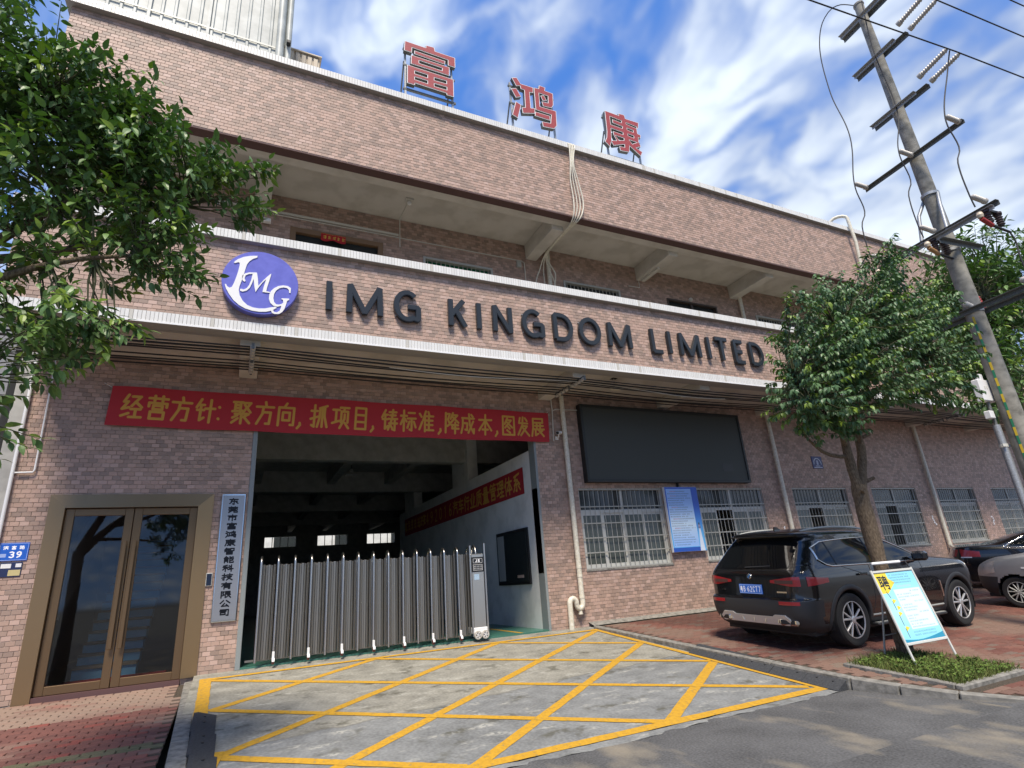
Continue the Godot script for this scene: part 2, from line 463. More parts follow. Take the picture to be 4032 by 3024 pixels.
func pave(parent: Node3D, x0: float, x1: float, z0: float, z1: float, y: Callable, inside: Callable, hue: Callable, nearest: int) -> void:
	# running bond of 0.2 x 0.1 m clay pavers; the ones that show largest are parts, the rest one part
	var brick := MB.new()
	brick.bevel(Vector3.ZERO, Vector3(0.191, 0.05, 0.0925), 0.006)
	var mesh := brick.done()
	var all := []
	var j := 0
	var z := z0 + 0.05
	while z < z1:
		var x := x0 + (0.1 if j % 2 == 0 else 0.2)
		while x < x1:
			if inside.call(x, z):
				var p := Vector3(x, y.call(z) - 0.025 + rng.randf_range(-0.003, 0.003), z)
				var b := Basis.from_euler(Vector3(atan2(y.call(z) - y.call(z + 0.1), 0.1) + rng.randf_range(-0.012, 0.012), rng.randf_range(-0.015, 0.015), rng.randf_range(-0.010, 0.010)))
				all.append([p.distance_squared_to(CAM), Transform3D(b, p), hue.call(x, z)])
			x += 0.2
		z += 0.1
		j += 1
	all.sort_custom(func(a, b): return a[0] < b[0])
	var mats := {}
	var rest := []
	var cols := []
	for i in all.size():
		var c: Color = all[i][2]
		if i < nearest:
			var key := Vector3i(int(c.r * 40), int(c.g * 40), int(c.b * 40))
			if not mats.has(key):
				mats[key] = mat(c.linear_to_srgb(), 0.85, 0.0, 0.3)
			var o := obj("paving_brick", mesh, mats[key], parent)
			o.transform = all[i][1]
		else:
			rest.append(all[i][1]); cols.append(c)
	if rest: many("paving_bricks", mesh, M.paver, parent, rest, cols)

func make_ground() -> void:
	var g := MB.new()
	g.flat([Vector3(-300, -0.62, -300), Vector3(300, -0.62, -300), Vector3(300, -0.62, 300), Vector3(-300, -0.62, 300)], Vector3.UP)
	struct("ground", g, M.ground)
	var r := MB.new()
	for i in 30:
		r.flat([Vector3(-60 + i * 4, -0.522, 5.3), Vector3(-56 + i * 4, -0.522, 5.3), Vector3(-56 + i * 4, -0.522, 26), Vector3(-60 + i * 4, -0.522, 26)], Vector3.UP)
	struct("road", r, M.asphalt)
	# concrete ramp
	var slab := MB.new()
	var pts := []
	for i in 25:
		var row := []
		for j in 29:
			var x := -0.42 + 7.2 * i / 24.0
			var z := 5.46 * j / 28.0
			row.append(Vector3(x, ry(z) + (0.010 * sin(x * 9.0) * smoothstep(5.2, 5.46, z)), z + (0.03 * sin(x * 2.3) * smoothstep(5.0, 5.46, z))))
		pts.append(row)
	for i in 24:
		for j in 28:
			for tr in [[0, 0, 1, 0, 1, 1], [0, 0, 1, 1, 0, 1]]:
				var q := []
				for k in 3: q.append(pts[i + tr[k * 2]][j + tr[k * 2 + 1]])
				var up := Vector3(0, 1, 0.09).normalized()
				var uv := []
				for p: Vector3 in q: uv.append(Vector2((p.x + 0.5) / 8.0, p.z / 8.0))
				slab.tri(q[0], q[1], q[2], up, up, up, uv[0], uv[1], uv[2])
	slab.flat([Vector3(-0.42, ry(5.46), 5.46), Vector3(6.78, ry(5.46), 5.46), Vector3(6.78, -0.6, 5.47), Vector3(-0.42, -0.6, 5.47)], Vector3.BACK)
	var ramp := struct("driveway_ramp", slab, ramp_mat())
	var lines := [
		[[-0.26, 0.42, 6.52, 0.42], 0.10, 0.008], [[-0.24, 5.28, 6.56, 5.28], 0.13, 0.008], [[-0.25, 0.36, -0.22, 2.45], 0.15, 0.009], [[6.50, 0.36, 6.52, 5.3], 0.11, 0.009],
		[[2.2, 0.45, -0.14, 2.15], 0.12, 0.004], [[4.39, 0.45, 0.02, 3.80], 0.12, 0.004], [[6.46, 0.5, 0.18, 5.25], 0.12, 0.004], [[6.46, 1.9, 2.05, 5.25], 0.12, 0.004], [[6.46, 3.58, 4.2, 5.25], 0.13, 0.004],
		[[-0.18, 0.5, 6.44, 5.15], 0.11, 0.006], [[2.2, 0.47, 6.45, 3.53], 0.11, 0.006], [[4.39, 0.46, 6.45, 1.93], 0.11, 0.006], [[-0.1, 2.15, 4.2, 5.25], 0.11, 0.006], [[0.0, 3.85, 1.95, 5.24], 0.12, 0.006], [[-0.2, 5.22, 0.0, 3.7], 0.10, 0.0095]]
	for l in lines:
		var m := MB.new()
		strip(m, Vector2(l[0][0], l[0][1]), Vector2(l[0][2], l[0][3]), l[1], l[2], 0.07)
		obj("painted_line", m, M.yellow, ramp)
	# pavement on the window side: bed, kerb stones, pavers
	var poly := PackedVector2Array([Vector2(6.62, 0.0)])
	for p in kerb_line: poly.append(p)
	poly.append(Vector2(40, 0))
	var bed := MB.new()
	var ix := Geometry2D.triangulate_polygon(poly)
	for i in range(0, ix.size(), 3):
		var q := []
		for k in 3: q.append(Vector3(poly[ix[i + k]].x, sy(poly[ix[i + k]].y) - 0.016, poly[ix[i + k]].y))
		bed.flat(q, Vector3.UP)
	var walk := struct("pavement", bed, M.soil)
	for i in kerb_line.size() - 2:
		var n := maxi(1, int((kerb_line[i + 1] - kerb_line[i]).length() / 0.75))
		for k in n:
			var a: Vector2 = kerb_line[i].lerp(kerb_line[i + 1], float(k) / n)
			var b: Vector2 = kerb_line[i].lerp(kerb_line[i + 1], float(k + 1) / n)
			var mid := (a + b) / 2.0
			var d := Vector3(b.x - a.x, sy(b.y) - sy(a.y), b.y - a.y)
			var f := d.normalized()
			var s := f.cross(Vector3.UP).normalized()
			var m := MB.new()
			m.bevel(Vector3(mid.x, sy(mid.y) - 0.146 + 0.006, mid.y) - s * 0.0, Vector3(0.13, 0.30, d.length() - 0.008), 0.012, Basis(-s, s.cross(f).normalized() * -1.0 if s.cross(f).y < 0 else s.cross(f), -f))
			obj("kerb_stone", m, M.concrete, walk)
	var stain := fbm(77, 0.35, 4)
	pave(walk, 6.6, 26.0, 0.30, 8.3, sy, func(x: float, z: float) -> bool:
		if x > 7.20 and x < 8.62 and z > 5.00 and z < 6.55: return false
		if not Geometry2D.is_point_in_polygon(Vector2(x - 0.18, z + 0.04), poly): return false
		return Geometry2D.is_point_in_polygon(Vector2(x - 0.18, z - 0.04), poly),
		func(x: float, z: float) -> Color:
			var k := rng.randf()
			var c := Color(0.190, 0.082, 0.062).lerp(Color(0.135, 0.062, 0.049), k)
			if rng.randf() < 0.12: c = Color(0.16, 0.115, 0.092)
			var s := stain.get_noise_2d(x, z)
			c = c.lerp(Color(0.215, 0.165, 0.125), clampf(s * 1.7 + 0.05, 0.0, 0.55))
			return c.lerp(Color(0.055, 0.036, 0.029), clampf(-s * 1.8 - 0.15, 0.0, 0.55)),
		300)
	# cement fillet along the foot of the facade
	var fil := MB.new()
	var last := 0.0
	var k2 := 0
	var xs := 6.62
	while xs < 26.0:
		var wz := 0.16 + 0.10 * absf(stain.get_noise_1d(xs * 5.0))
		var wn := 0.16 + 0.10 * absf(stain.get_noise_1d((xs + 0.3) * 5.0))
		fil.flat([Vector3(xs, 0.05, 0.002), Vector3(xs + 0.3, 0.05, 0.002), Vector3(xs + 0.3, sy(wn) + 0.004, wn), Vector3(xs, sy(wz) + 0.004, wz)], Vector3.UP)
		xs += 0.3
	obj("cement_fillet", fil, M.concrete, walk)
	# pavement before the entrance
	var lb := MB.new()
	lb.flat([Vector3(-14, ly(0) - 0.016, 0), Vector3(-0.5, ly(0) - 0.016, 0), Vector3(-0.5, ly(6.4) - 0.016, 6.4), Vector3(-14, ly(6.4) - 0.016, 6.4)], Vector3.UP)
	lb.flat([Vector3(-14, ly(6.4) - 0.016, 6.4), Vector3(-0.5, ly(6.4) - 0.016, 6.4), Vector3(-0.5, -0.6, 6.4), Vector3(-14, -0.6, 6.4)], Vector3.BACK)
	var front := struct("pavement", lb, M.soil)
	var dust := fbm(91, 0.5, 4)
	pave(front, -5.2, -0.44, 0.06, 6.3, ly, func(x: float, z: float) -> bool: return x < -0.63 + 0.03 * z,
		func(x: float, z: float) -> Color:
			var c := Color(0.205, 0.090, 0.072).lerp(Color(0.150, 0.072, 0.060), rng.randf())
			if rng.randf() < 0.10: c = Color(0.235, 0.075, 0.060)
			var row := int(z / 0.1)
			if row == 31 or row == 32: return Color(0.135, 0.125, 0.068).lerp(Color(0.17, 0.15, 0.09), rng.randf())   # a course of mossy bricks
			var s := dust.get_noise_2d(x, z * 1.4) + (0.62 if z < 1.5 else 0.0) + rng.randf_range(-0.10, 0.10)
			return c.lerp(Color(0.285, 0.215, 0.165), clampf(s * 1.2, 0.0, 0.80)),
		300)
	# kerb between that pavement and the ramp: grey stones a little proud of both
	for i in 7:
		var z0 := 0.01 + i * 0.8
		var m := MB.new()
		var zc := z0 + 0.396
		m.bevel(Vector3(-0.455 + 0.03 * zc, ly(zc) - 0.125 + 0.022 - 0.003 * zc, zc), Vector3(0.17, 0.25, 0.795), 0.010, Basis.from_euler(Vector3(0.055, 0.03, 0)))
		obj("kerb_stone", m, M.concrete, front)
	# rubber wedges that let wheels climb the kerbs
	for e in [[6.535, 2.98, 1.0, 5, 0.5], [-0.06, 2.42, -1.0, 5, 0.72]]:
		for i in e[3]:
			var z0: float = e[1] + i * e[4]
			var z1: float = z0 + e[4] - 0.008
			var s: float = e[2]
			var x0: float = e[0] + (0.0 if s > 0.0 else 0.03 * (z0 - 2.3)) + rng.randf_range(-0.008, 0.008)
			var th := thing("rubber_kerb_ramp", "", "kerb ramp", Vector3(x0, ry(z0), z0), 0, "rubber wedges along the ramp kerbs")
			th.set_meta("label", ["black rubber wedge at the gate end of the row before the parked black car", "second black rubber wedge of the row before the parked black car", "third black rubber wedge of the row before the parked black car", "fourth black rubber wedge of the row before the parked black car", "black rubber wedge at the road end of the row before the parked black car"][i] if s > 0.0 else ["black rubber wedge beside the entrance kerb, nearer the glass door", "second black rubber wedge beside the entrance kerb", "third black rubber wedge beside the entrance kerb", "fourth black rubber wedge beside the entrance kerb", "fifth black rubber wedge beside the entrance kerb"][i])
			var w: float = (0.25 if s > 0.0 else 0.235) * s
			var h := 0.115 if s > 0.0 else 0.075
			var d := z1 - z0
			var y1 := ry(z1) - ry(z0)
			var m := MB.new()
			var prof := [Vector2(0, 0.003), Vector2(0, 0.016), Vector2(w * 0.82, h), Vector2(w, h), Vector2(w, 0.003)]
			var A := []
			var B := []
			for p: Vector2 in prof:
				A.append(Vector3(p.x, p.y, 0)); B.append(Vector3(p.x, p.y + y1, d))
			for q in 5:
				var o := Vector3(prof[(q + 1) % 5].y - prof[q].y, prof[q].x - prof[(q + 1) % 5].x, 0) * s * -1.0
				m.flat([A[q], A[(q + 1) % 5], B[(q + 1) % 5], B[q]], o)
			m.flat(A, Vector3.FORWARD); m.flat(B, Vector3.BACK)
			obj("wedge", m, M.rubber, th)
			for zz in [0.14, 0.36]:
				var b := MB.new()
				var xx: float = w * 0.5
				b.cyl(Vector3(xx, h * 0.5 + y1 * zz / d, zz), Vector3(xx, h * 0.5 + 0.022 + y1 * zz / d, zz), 0.017, 0.015, 8)
				obj("bolt_head", b, M.black, th)

# ---------------------------------------------------------------- the building
const XL := -3.1
const XR := 27.0
var openings := [[-2.365, -0.60, -0.2, 2.49], [0.20, 5.70, -0.1, 4.02], [6.72, 9.05, 1.06, 2.79], [10.13, 12.37, 1.06, 2.79], [13.53, 15.78, 1.06, 2.79], [16.93, 19.10, 1.06, 2.79], [20.25, 22.40, 1.06, 2.79], [23.49, 25.65, 1.06, 2.79]]
var upper_openings := [[0.50, 2.40, 5.2, 8.13], [3.30, 5.0, 6.9, 7.98], [6.95, 8.69, 6.9, 8.01], [10.28, 12.12, 5.2, 8.04], [13.7, 15.5, 6.9, 8.0], [17.1, 18.9, 6.9, 8.0]]

func wall_boxes(m: MB, x0: float, x1: float, y0: float, y1: float, z0: float, z1: float, holes: Array) -> void:
	var ys := [y0, y1]
	for h in holes:
		for y in [h[2], h[3]]:
			if y > y0 and y < y1 and not ys.has(y): ys.append(y)
	ys.sort()
	for i in ys.size() - 1:
		var cy: float = (ys[i] + ys[i + 1]) / 2.0
		var x := x0
		var hs := holes.filter(func(h): return h[2] < cy and h[3] > cy)
		hs.sort_custom(func(a, b): return a[0] < b[0])
		for h in hs:
			if h[0] > x: m.span(Vector3(x, ys[i], z0), Vector3(h[0], ys[i + 1], z1))
			x = maxf(x, h[1])
		if x1 > x: m.span(Vector3(x, ys[i], z0), Vector3(x1, ys[i + 1], z1))

func tile_mesh(w: float, h: float, d: float, e: float) -> ArrayMesh:   # glazed tile: bevelled face, no back
	var m := MB.new()
	var A := []
	var B := []
	var C := []
	for s in [[-1, -1], [1, -1], [1, 1], [-1, 1]]:
		A.append(Vector3(s[0] * (w / 2 - e), s[1] * (h / 2 - e), d)); B.append(Vector3(s[0] * w / 2, s[1] * h / 2, d - e)); C.append(Vector3(s[0] * w / 2, s[1] * h / 2, 0))
	m.flat(A, Vector3.BACK)
	for i in 4:
		var o: Vector3 = B[i] + B[(i + 1) % 4]
		o.z = 0.0
		m.flat([A[i], A[(i + 1) % 4], B[(i + 1) % 4], B[i]], o + Vector3.BACK * 0.05)
		m.flat([B[i], B[(i + 1) % 4], C[(i + 1) % 4], C[i]], o)
	return m.done()

var brick_tile: ArrayMesh
var patch: FastNoiseLite
func tile_tone(x: float, y: float) -> Color:
	var pal := [Color(0.47, 0.325, 0.258), Color(0.44, 0.302, 0.238), Color(0.395, 0.278, 0.218), Color(0.355, 0.253, 0.200), Color(0.31, 0.226, 0.182), Color(0.49, 0.350, 0.288)]
	var k := clampf(rng.randf() * 0.94 + 0.20 * patch.get_noise_2d(x, y), 0.0, 0.999)
	var c: Color = pal[int(k * 6.0)]
	var g := rng.randf_range(0.93, 1.07)
	return Color(c.r * g, c.g * g, c.b * g)
func tiles(x0: float, x1: float, y0: float, y1: float, z: float, holes: Array, out: Array) -> void:
	# running bond, pitch 0.115 x 0.067; each entry [distance, transform, colour]
	var rows := int(round((y1 - y0) / 0.067))
	var ph := (y1 - y0) / rows
	for j in rows:
		var y := y0 + (j + 0.5) * ph
		var off := 0.0575 if j % 2 == 0 else 0.0
		var i := -1
		while true:
			var a := x0 + i * 0.115 + off + rng.randf_range(-0.0012, 0.0012)
			i += 1
			if a > x1: break
			var b := a + 0.108
			a = maxf(a, x0); b = minf(b, x1)
			var skip := b - a < 0.015
			for h in holes:
				if y > h[2] - 0.01 and y < h[3] + 0.01:
					if a >= h[0] and b <= h[1]: skip = true
					elif b > h[0] and b < h[1] and a < h[0]: b = h[0]
					elif a > h[0] and a < h[1] and b > h[1]: a = h[1]
			if skip or b - a < 0.015: continue
			var p := Vector3((a + b) / 2.0, y, z + rng.randf_range(-0.0015, 0.0008))
			out.append([p.distance_squared_to(CAM), Transform3D(Basis().scaled(Vector3((b - a) / 0.108, (ph - 0.007) / 0.060, 1)).rotated(Vector3.FORWARD, rng.randf_range(-0.004, 0.004)), p), tile_tone(p.x, p.y)])

func lay(parent: Node3D, all: Array, nearest: int, mesh: Mesh, called: String, rest_called: String, m: Material, steps := 28.0) -> void:
	if nearest > 0: all.sort_custom(func(a, b): return a[0] < b[0])
	var mats := {}
	var rest := []
	var cols := []
	for i in all.size():
		var c: Color = all[i][2]
		if i < nearest:
			var key := Vector3i(int(c.r * steps), int(c.g * steps), int(c.b * steps))
			if not mats.has(key):
				mats[key] = m.duplicate()
				mats[key].vertex_color_use_as_albedo = false
				mats[key].albedo_color = c.linear_to_srgb()
			obj(called, mesh, mats[key], parent).transform = all[i][1]
		else:
			rest.append(all[i][1]); cols.append(c)
	if rest: many(rest_called, mesh, m, parent, rest, cols)

func cap_row(out: Array, y: float, z: float, h: float) -> void:
	var x := XL - 0.08
	while x < XR:
		var p := Vector3(x + 0.0257, y, z + rng.randf_range(-0.0008, 0.0008))
		var g := rng.randf_range(0.90, 1.0)
		var c := Color(0.74 * g, 0.735 * g, 0.70 * g)
		if rng.randf() < 0.04: c = Color(0.55, 0.53, 0.47)
		out.append([p.distance_squared_to(CAM), Transform3D(Basis().scaled(Vector3(1, h, 1)), p), c])
		x += 0.0515

func make_building() -> Node3D:
	patch = fbm(123, 0.9, 3)
	brick_tile = tile_mesh(0.108, 0.060, 0.008, 0.0016)
	var B := thing("factory_building", "two storey factory clad in pink brown tiles with a projecting fascia and white tile bands", "building", Vector3(0, 0, 0))
	# lower front wall
	var m := MB.new()
	wall_boxes(m, XL, XR, -0.4, 5.0, -0.26, -0.008, openings)
	var low := obj("front_wall", m, M.mortar_dark, B)
	var t := []
	tiles(XL, XR, -0.12, 5.0, -0.008, openings, t)
	lay(low, t, 0, brick_tile, "tile", "wall_tiles", M.tile)
	# upper wall behind the gallery
	m = MB.new()
	wall_boxes(m, XL, XR, 5.0, 8.9, -0.26, -0.008, upper_openings)
	var up := obj("gallery_wall", m, M.mortar_dark, B)
	t = []
	tiles(XL, XR, 6.5, 8.82, -0.008, upper_openings, t)
	lay(up, t, 0, brick_tile, "tile", "wall_tiles", M.tile)
	# roof fascia and gallery parapet, both 1.8 m in front of the wall
	var fas := bx("roof_fascia", Vector3(XL, 8.52, 1.58), Vector3(XR, 10.36, 1.792), M.mortar, B)
	t = []
	tiles(XL, XR, 8.545, 10.345, 1.792, [], t)
	lay(fas, t, 0, brick_tile, "tile", "fascia_tiles", M.tile)
	var par := bx("gallery_parapet", Vector3(XL, 4.90, 1.60), Vector3(XR, 6.45, 1.792), M.mortar, B)
	t = []
	tiles(XL, XR, 5.04, 6.445, 1.792, [], t)
	lay(par, t, 300, brick_tile, "tile", "parapet_tiles", M.tile)
	bx("drip_edge", Vector3(XL, 8.505, 1.60), Vector3(XR, 8.53, 1.803), mat(lin(0.10, 0.055, 0.05), 0.8), B)
	# white tile bands on concrete copings
	var ct := tile_mesh(0.0465, 1.0, 0.007, 0.0015)
	var cap1 := bx("roof_coping", Vector3(XL - 0.08, 10.35, 1.45), Vector3(XR, 10.505, 1.895), M.grout_white, B)
	var cap2 := bx("parapet_coping", Vector3(XL - 0.08, 6.443, 1.53), Vector3(XR, 6.603, 1.895), M.grout_white, B)
	var cap3 := bx("canopy_band", Vector3(XL - 0.05, 4.865, 1.55), Vector3(XR, 5.045, 1.842), M.grout_white, B)
	t = []
	cap_row(t, 10.43, 1.895, 0.147)
	lay(cap1, t, 0, ct, "tile", "white_tiles", M.white_tile)
	t = []
	cap_row(t, 6.524, 1.895, 0.148)
	lay(cap2, t, 200, ct, "tile", "white_tiles", M.white_tile, 20.0)
	t = []
	cap_row(t, 4.965, 1.842, 0.150)
	lay(cap3, t, 100, ct, "tile", "white_tiles", M.white_tile, 20.0)
	bx("lip", Vector3(XL - 0.05, 4.862, 1.842), Vector3(XR, 4.889, 1.856), M.white_paint, cap3)
	# slabs, soffits and cantilever beams
	bx("roof_slab", Vector3(XL, 8.82, -0.25), Vector3(XR, 8.98, 1.58), M.plaster, B)
	bx("gallery_slab", Vector3(XL, 4.99, 0.001), Vector3(XR, 5.14, 1.60), M.plaster, B)
	bx("edge_beam", Vector3(XL, 8.535, 1.36), Vector3(XR, 8.82, 1.579), M.plaster, B)
	for xc in [-0.04, 6.07, 9.45, 12.90, 16.35, 19.78, 23.2]:
		bx("cantilever_beam", Vector3(xc - 0.147, 8.42, 0.0), Vector3(xc + 0.147, 8.82, 1.36), M.plaster, B, 0.008)
		bx("cantilever_beam", Vector3(xc - 0.147, 4.77, 0.002), Vector3(xc + 0.147, 4.99, 1.55), M.plaster, B, 0.008)
	bx("column", Vector3(-0.187, 8.42, 0.001), Vector3(0.108, 8.45, 0.03), M.plaster, B)
	# roof, back and side walls, inner hall
	bx("roof_deck", Vector3(XL, 8.98, -26.0), Vector3(XR, 9.2, 1.58), M.plaster, B)
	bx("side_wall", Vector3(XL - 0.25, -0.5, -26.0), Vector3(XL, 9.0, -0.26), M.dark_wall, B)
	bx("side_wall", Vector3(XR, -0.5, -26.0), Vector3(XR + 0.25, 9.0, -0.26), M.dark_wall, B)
	var wins := []
	for i in 5: wins.append([1.45 + i * 2.93, 1.45 + i * 2.93 + 1.72, 3.63, 4.21])
	m = MB.new()
	wall_boxes(m, XL - 0.25, XR + 0.25, -0.5, 9.0, -26.0, -25.75, wins)
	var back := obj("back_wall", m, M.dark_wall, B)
	for w in wins:
		for i in 5:
			var xx: float = w[0] + i * (w[1] - w[0]) / 4.0
			bx("window_bar", Vector3(xx - 0.02, w[2], -25.9), Vector3(xx + 0.02, w[3], -25.86), M.black, back)
	bx("hall_floor", Vector3(XL, -0.3, -25.75), Vector3(XR, 0.0, -0.261), M.green_floor, B)
	bx("hall_floor", Vector3(0.2, -0.3, -0.261), Vector3(5.70, 0.0, 0.0), M.green_floor, B)
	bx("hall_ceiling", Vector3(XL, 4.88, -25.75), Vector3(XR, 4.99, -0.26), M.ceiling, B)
	for z in [-4.2, -9.3, -14.4, -19.5]:
		bx("ceiling_beam", Vector3(XL, 4.2, z - 0.3), Vector3(XR, 4.88, z), M.ceiling, B, 0.01)
	for x in [0.45, 2.75, 4.7, 7.5, 10.5]:
		bx("ceiling_beam", Vector3(x - 0.12, 4.45, -25.75), Vector3(x + 0.12, 4.879, -4.5), M.ceiling, B)
	var parti := bx("partition_wall", Vector3(5.70, 0.0, -11.5), Vector3(5.86, 3.65, -0.262), M.white_wall, B)
	for z in [-4.05, -9.5]:
		bx("column", Vector3(5.72, 3.652, z - 1.3), Vector3(6.02, 4.88, z), M.white_wall, B)
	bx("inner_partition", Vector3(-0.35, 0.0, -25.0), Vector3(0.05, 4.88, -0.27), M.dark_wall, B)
	# hatch in the partition
	bx("hatch_frame", Vector3(5.66, 0.86, -2.22), Vector3(5.71, 2.03, -0.57), M.black, parti)
	bx("hatch_glass", Vector3(5.652, 0.92, -1.75), Vector3(5.662, 1.97, -0.63), M.dark_glass, parti)
	bx("hatch_shutter", Vector3(5.652, 0.95, -2.15), Vector3(5.662, 1.95, -1.80), mat(lin(0.35, 0.36, 0.35), 0.6), parti)
	bx("notice", Vector3(5.645, 1.0, -1.15), Vector3(5.653, 1.06, -0.85), mat(lin(0.6, 0.42, 0.33), 0.7), parti)
	# gate jambs: worn steel channels
	bx("gate_jamb", Vector3(0.125, -0.03, -0.20), Vector3(0.20, 4.02, 0.012), M.frame_grey, B, 0.006)
	bx("gate_jamb", Vector3(5.70, -0.03, -0.26), Vector3(5.755, 4.02, 0.010), M.frame_grey, B, 0.006)
	bx("gate_lintel", Vector3(0.20, 4.02, -0.24), Vector3(5.70, 4.10, 0.006), M.frame_grey, B)
	var yl := MB.new()
	yl.flat([Vector3(5.06, 0.003, 0.0), Vector3(5.14, 0.003, 0.0), Vector3(5.2, 0.003, -6.0), Vector3(5.12, 0.003, -6.0)], Vector3.UP)
	obj("painted_line", yl, M.yellow, B)
	windows(B)
	entrance(B)
	pipes(B)
	return B

func windows(B: Node3D) -> void:
	for wi in 6:
		var o: Array = openings[wi + 2]
		var W := Node3D.new()
		W.name = "window"
		B.add_child(W, true)
		var x0: float = o[0]; var x1: float = o[1]; var y0: float = o[2]; var y1: float = o[3]
		var zf := -0.12
		var fr := MB.new()
		var w := x1 - x0
		var ymid := y0 + 0.70 * (y1 - y0)
		for b in [[x0, y0, x1, y0 + 0.05], [x0, y1 - 0.05, x1, y1], [x0, y0, x0 + 0.05, y1], [x1 - 0.05, y0, x1, y1], [x0, ymid - 0.035, x1, ymid + 0.035]]:
			fr.span(Vector3(b[0], b[1], zf), Vector3(b[2], b[3], zf + 0.06 - (0.002 if b[3] - b[1] > 1.0 else 0.0)))
		fr.span(Vector3((x0 + x1) / 2 - 0.03, ymid + 0.035, zf), Vector3((x0 + x1) / 2 + 0.03, y1 - 0.05, zf + 0.055))
		obj("frame", fr, M.alu_white if wi < 2 else M.alu, W)
		for i in 2:
			bx("pane", Vector3(lerpf(x0, x1, i * 0.5) + 0.04, ymid + 0.035, zf + 0.02), Vector3(lerpf(x0, x1, i * 0.5 + 0.5) - 0.04, y1 - 0.05, zf + 0.026), M.dark_glass, W)
		# four sliding sashes; one stands open in three of the windows
		var shift := [0.0, 0.23, 0.20, 0.22, 0.0, 0.0]
		for i in 4:
			var a := x0 + 0.05 + (w - 0.1) * i / 4.0
			var b := a + (w - 0.1) / 4.0
			if i == 1 and shift[wi] > 0.0:
				continue
			var zz := zf + (0.035 if i % 2 == 0 else 0.012)
			var sm := MB.new()
			for q in [[a, y0 + 0.05, a + 0.045, ymid - 0.035], [b - 0.045, y0 + 0.05, b, ymid - 0.035]]:
				sm.span(Vector3(q[0], q[1], zz), Vector3(q[2], q[3], zz + 0.022))
			for q in [[a + 0.045, y0 + 0.05, b - 0.045, y0 + 0.10], [a + 0.045, ymid - 0.085, b - 0.045, ymid - 0.035]]:
				sm.span(Vector3(q[0], q[1], zz), Vector3(q[2], q[3], zz + 0.022))
			obj("sash", sm, M.alu_white if wi < 2 else M.alu, W)
			bx("pane", Vector3(a + 0.045, y0 + 0.10, zz + 0.008), Vector3(b - 0.045, ymid - 0.085, zz + 0.014), M.window_glass, W)
		# dark room behind
		var rm := MB.new()
		rm.flat([Vector3(x0, y0, -4.0), Vector3(x1, y0, -4.0), Vector3(x1, y1, -4.0), Vector3(x0, y1, -4.0)], Vector3.BACK)
		rm.flat([Vector3(x0, y0, -4.0), Vector3(x0, y0, -0.261), Vector3(x0, y1, -0.261), Vector3(x0, y1, -4.0)], Vector3.RIGHT)
		rm.flat([Vector3(x1, y0, -4.0), Vector3(x1, y0, -0.261), Vector3(x1, y1, -0.261), Vector3(x1, y1, -4.0)], Vector3.LEFT)
		rm.flat([Vector3(x0, y0, -4.0), Vector3(x1, y0, -4.0), Vector3(x1, y0, -0.261), Vector3(x0, y0, -0.261)], Vector3.UP)
		rm.flat([Vector3(x0, y1, -4.0), Vector3(x1, y1, -4.0), Vector3(x1, y1, -0.261), Vector3(x0, y1, -0.261)], Vector3.DOWN)
		obj("room_lining", rm, M.ceiling, W)
		if wi == 0:
			bx("carton", Vector3(x0 + 1.72, y0 + 1.40, -0.22), Vector3(x0 + 2.05, y0 + 1.63, -0.14), mat(lin(0.5, 0.46, 0.38), 0.8), W)
		# security grille
		var g := MB.new()
		var nb := 18
		for i in nb + 1:
			var xx := x0 + 0.012 + (w - 0.024) * i / nb
			g.cyl(Vector3(xx, y0 + 0.01, -0.022), Vector3(xx, y1 - 0.01, -0.022), 0.0075, 0.0075, 6, false)
		for f in [0.0, 0.19, 0.37, 0.55, 0.76, 0.985]:
			var yy: float = y0 + 0.012 + (y1 - y0 - 0.024) * f
			g.span(Vector3(x0 + 0.002, yy - 0.012, -0.016), Vector3(x1 - 0.002, yy + 0.012, -0.009))
		obj("security_grille", g, M.grille, W)
		bx("sill", Vector3(x0 - 0.01, y0 - 0.035, -0.10), Vector3(x1 + 0.01, y0 + 0.002, 0.012), M.concrete, W)
	# openings above the gallery parapet
	for i in upper_openings.size():
		var o: Array = upper_openings[i]
		var W := Node3D.new()
		var door: bool = o[2] < 6.0
		W.name = "gallery_door" if door else "gallery_window"
		B.add_child(W, true)
		var wood := mat(lin(0.22, 0.135, 0.075), 0.5) if i == 0 else mat(lin(0.06, 0.045, 0.038), 0.5)
		var fm: Material = wood if door else M.alu
		var fr := MB.new()
		var fw := 0.11 if i == 0 else 0.05
		for b in [[o[0], o[3] - fw, o[1], o[3]], [o[0], o[2], o[0] + fw, o[3] - fw], [o[1] - fw, o[2], o[1], o[3] - fw]]:
			fr.span(Vector3(b[0], b[1], -0.12), Vector3(b[2], b[3], 0.02))
		if door: fr.span(Vector3(o[0] + fw, o[3] - fw - 0.28, -0.10), Vector3(o[1] - fw, o[3] - fw - 0.22, -0.02))
		if i == 3: fr.span(Vector3((o[0] + o[1]) / 2 - 0.04, o[2], -0.1), Vector3((o[0] + o[1]) / 2 + 0.04, o[3] - fw, -0.02))
		obj("frame", fr, fm, W)
		bx("pane", Vector3(o[0] + fw, o[2], -0.09), Vector3(o[1] - fw, o[3] - fw, -0.08), M.green_glass if i == 1 else M.dark_glass, W)
		if not door:
			var g := MB.new()
			for k in 17:
				var xx: float = o[0] + (o[1] - o[0]) * k / 16.0
				g.cyl(Vector3(xx, o[2], -0.015), Vector3(xx, o[3] - 0.02, -0.015), 0.008, 0.008, 6, false)
			g.span(Vector3(o[0], o[3] - 0.03, -0.022), Vector3(o[1], o[3] - 0.01, -0.008))
			obj("security_grille", g, M.grille, W)

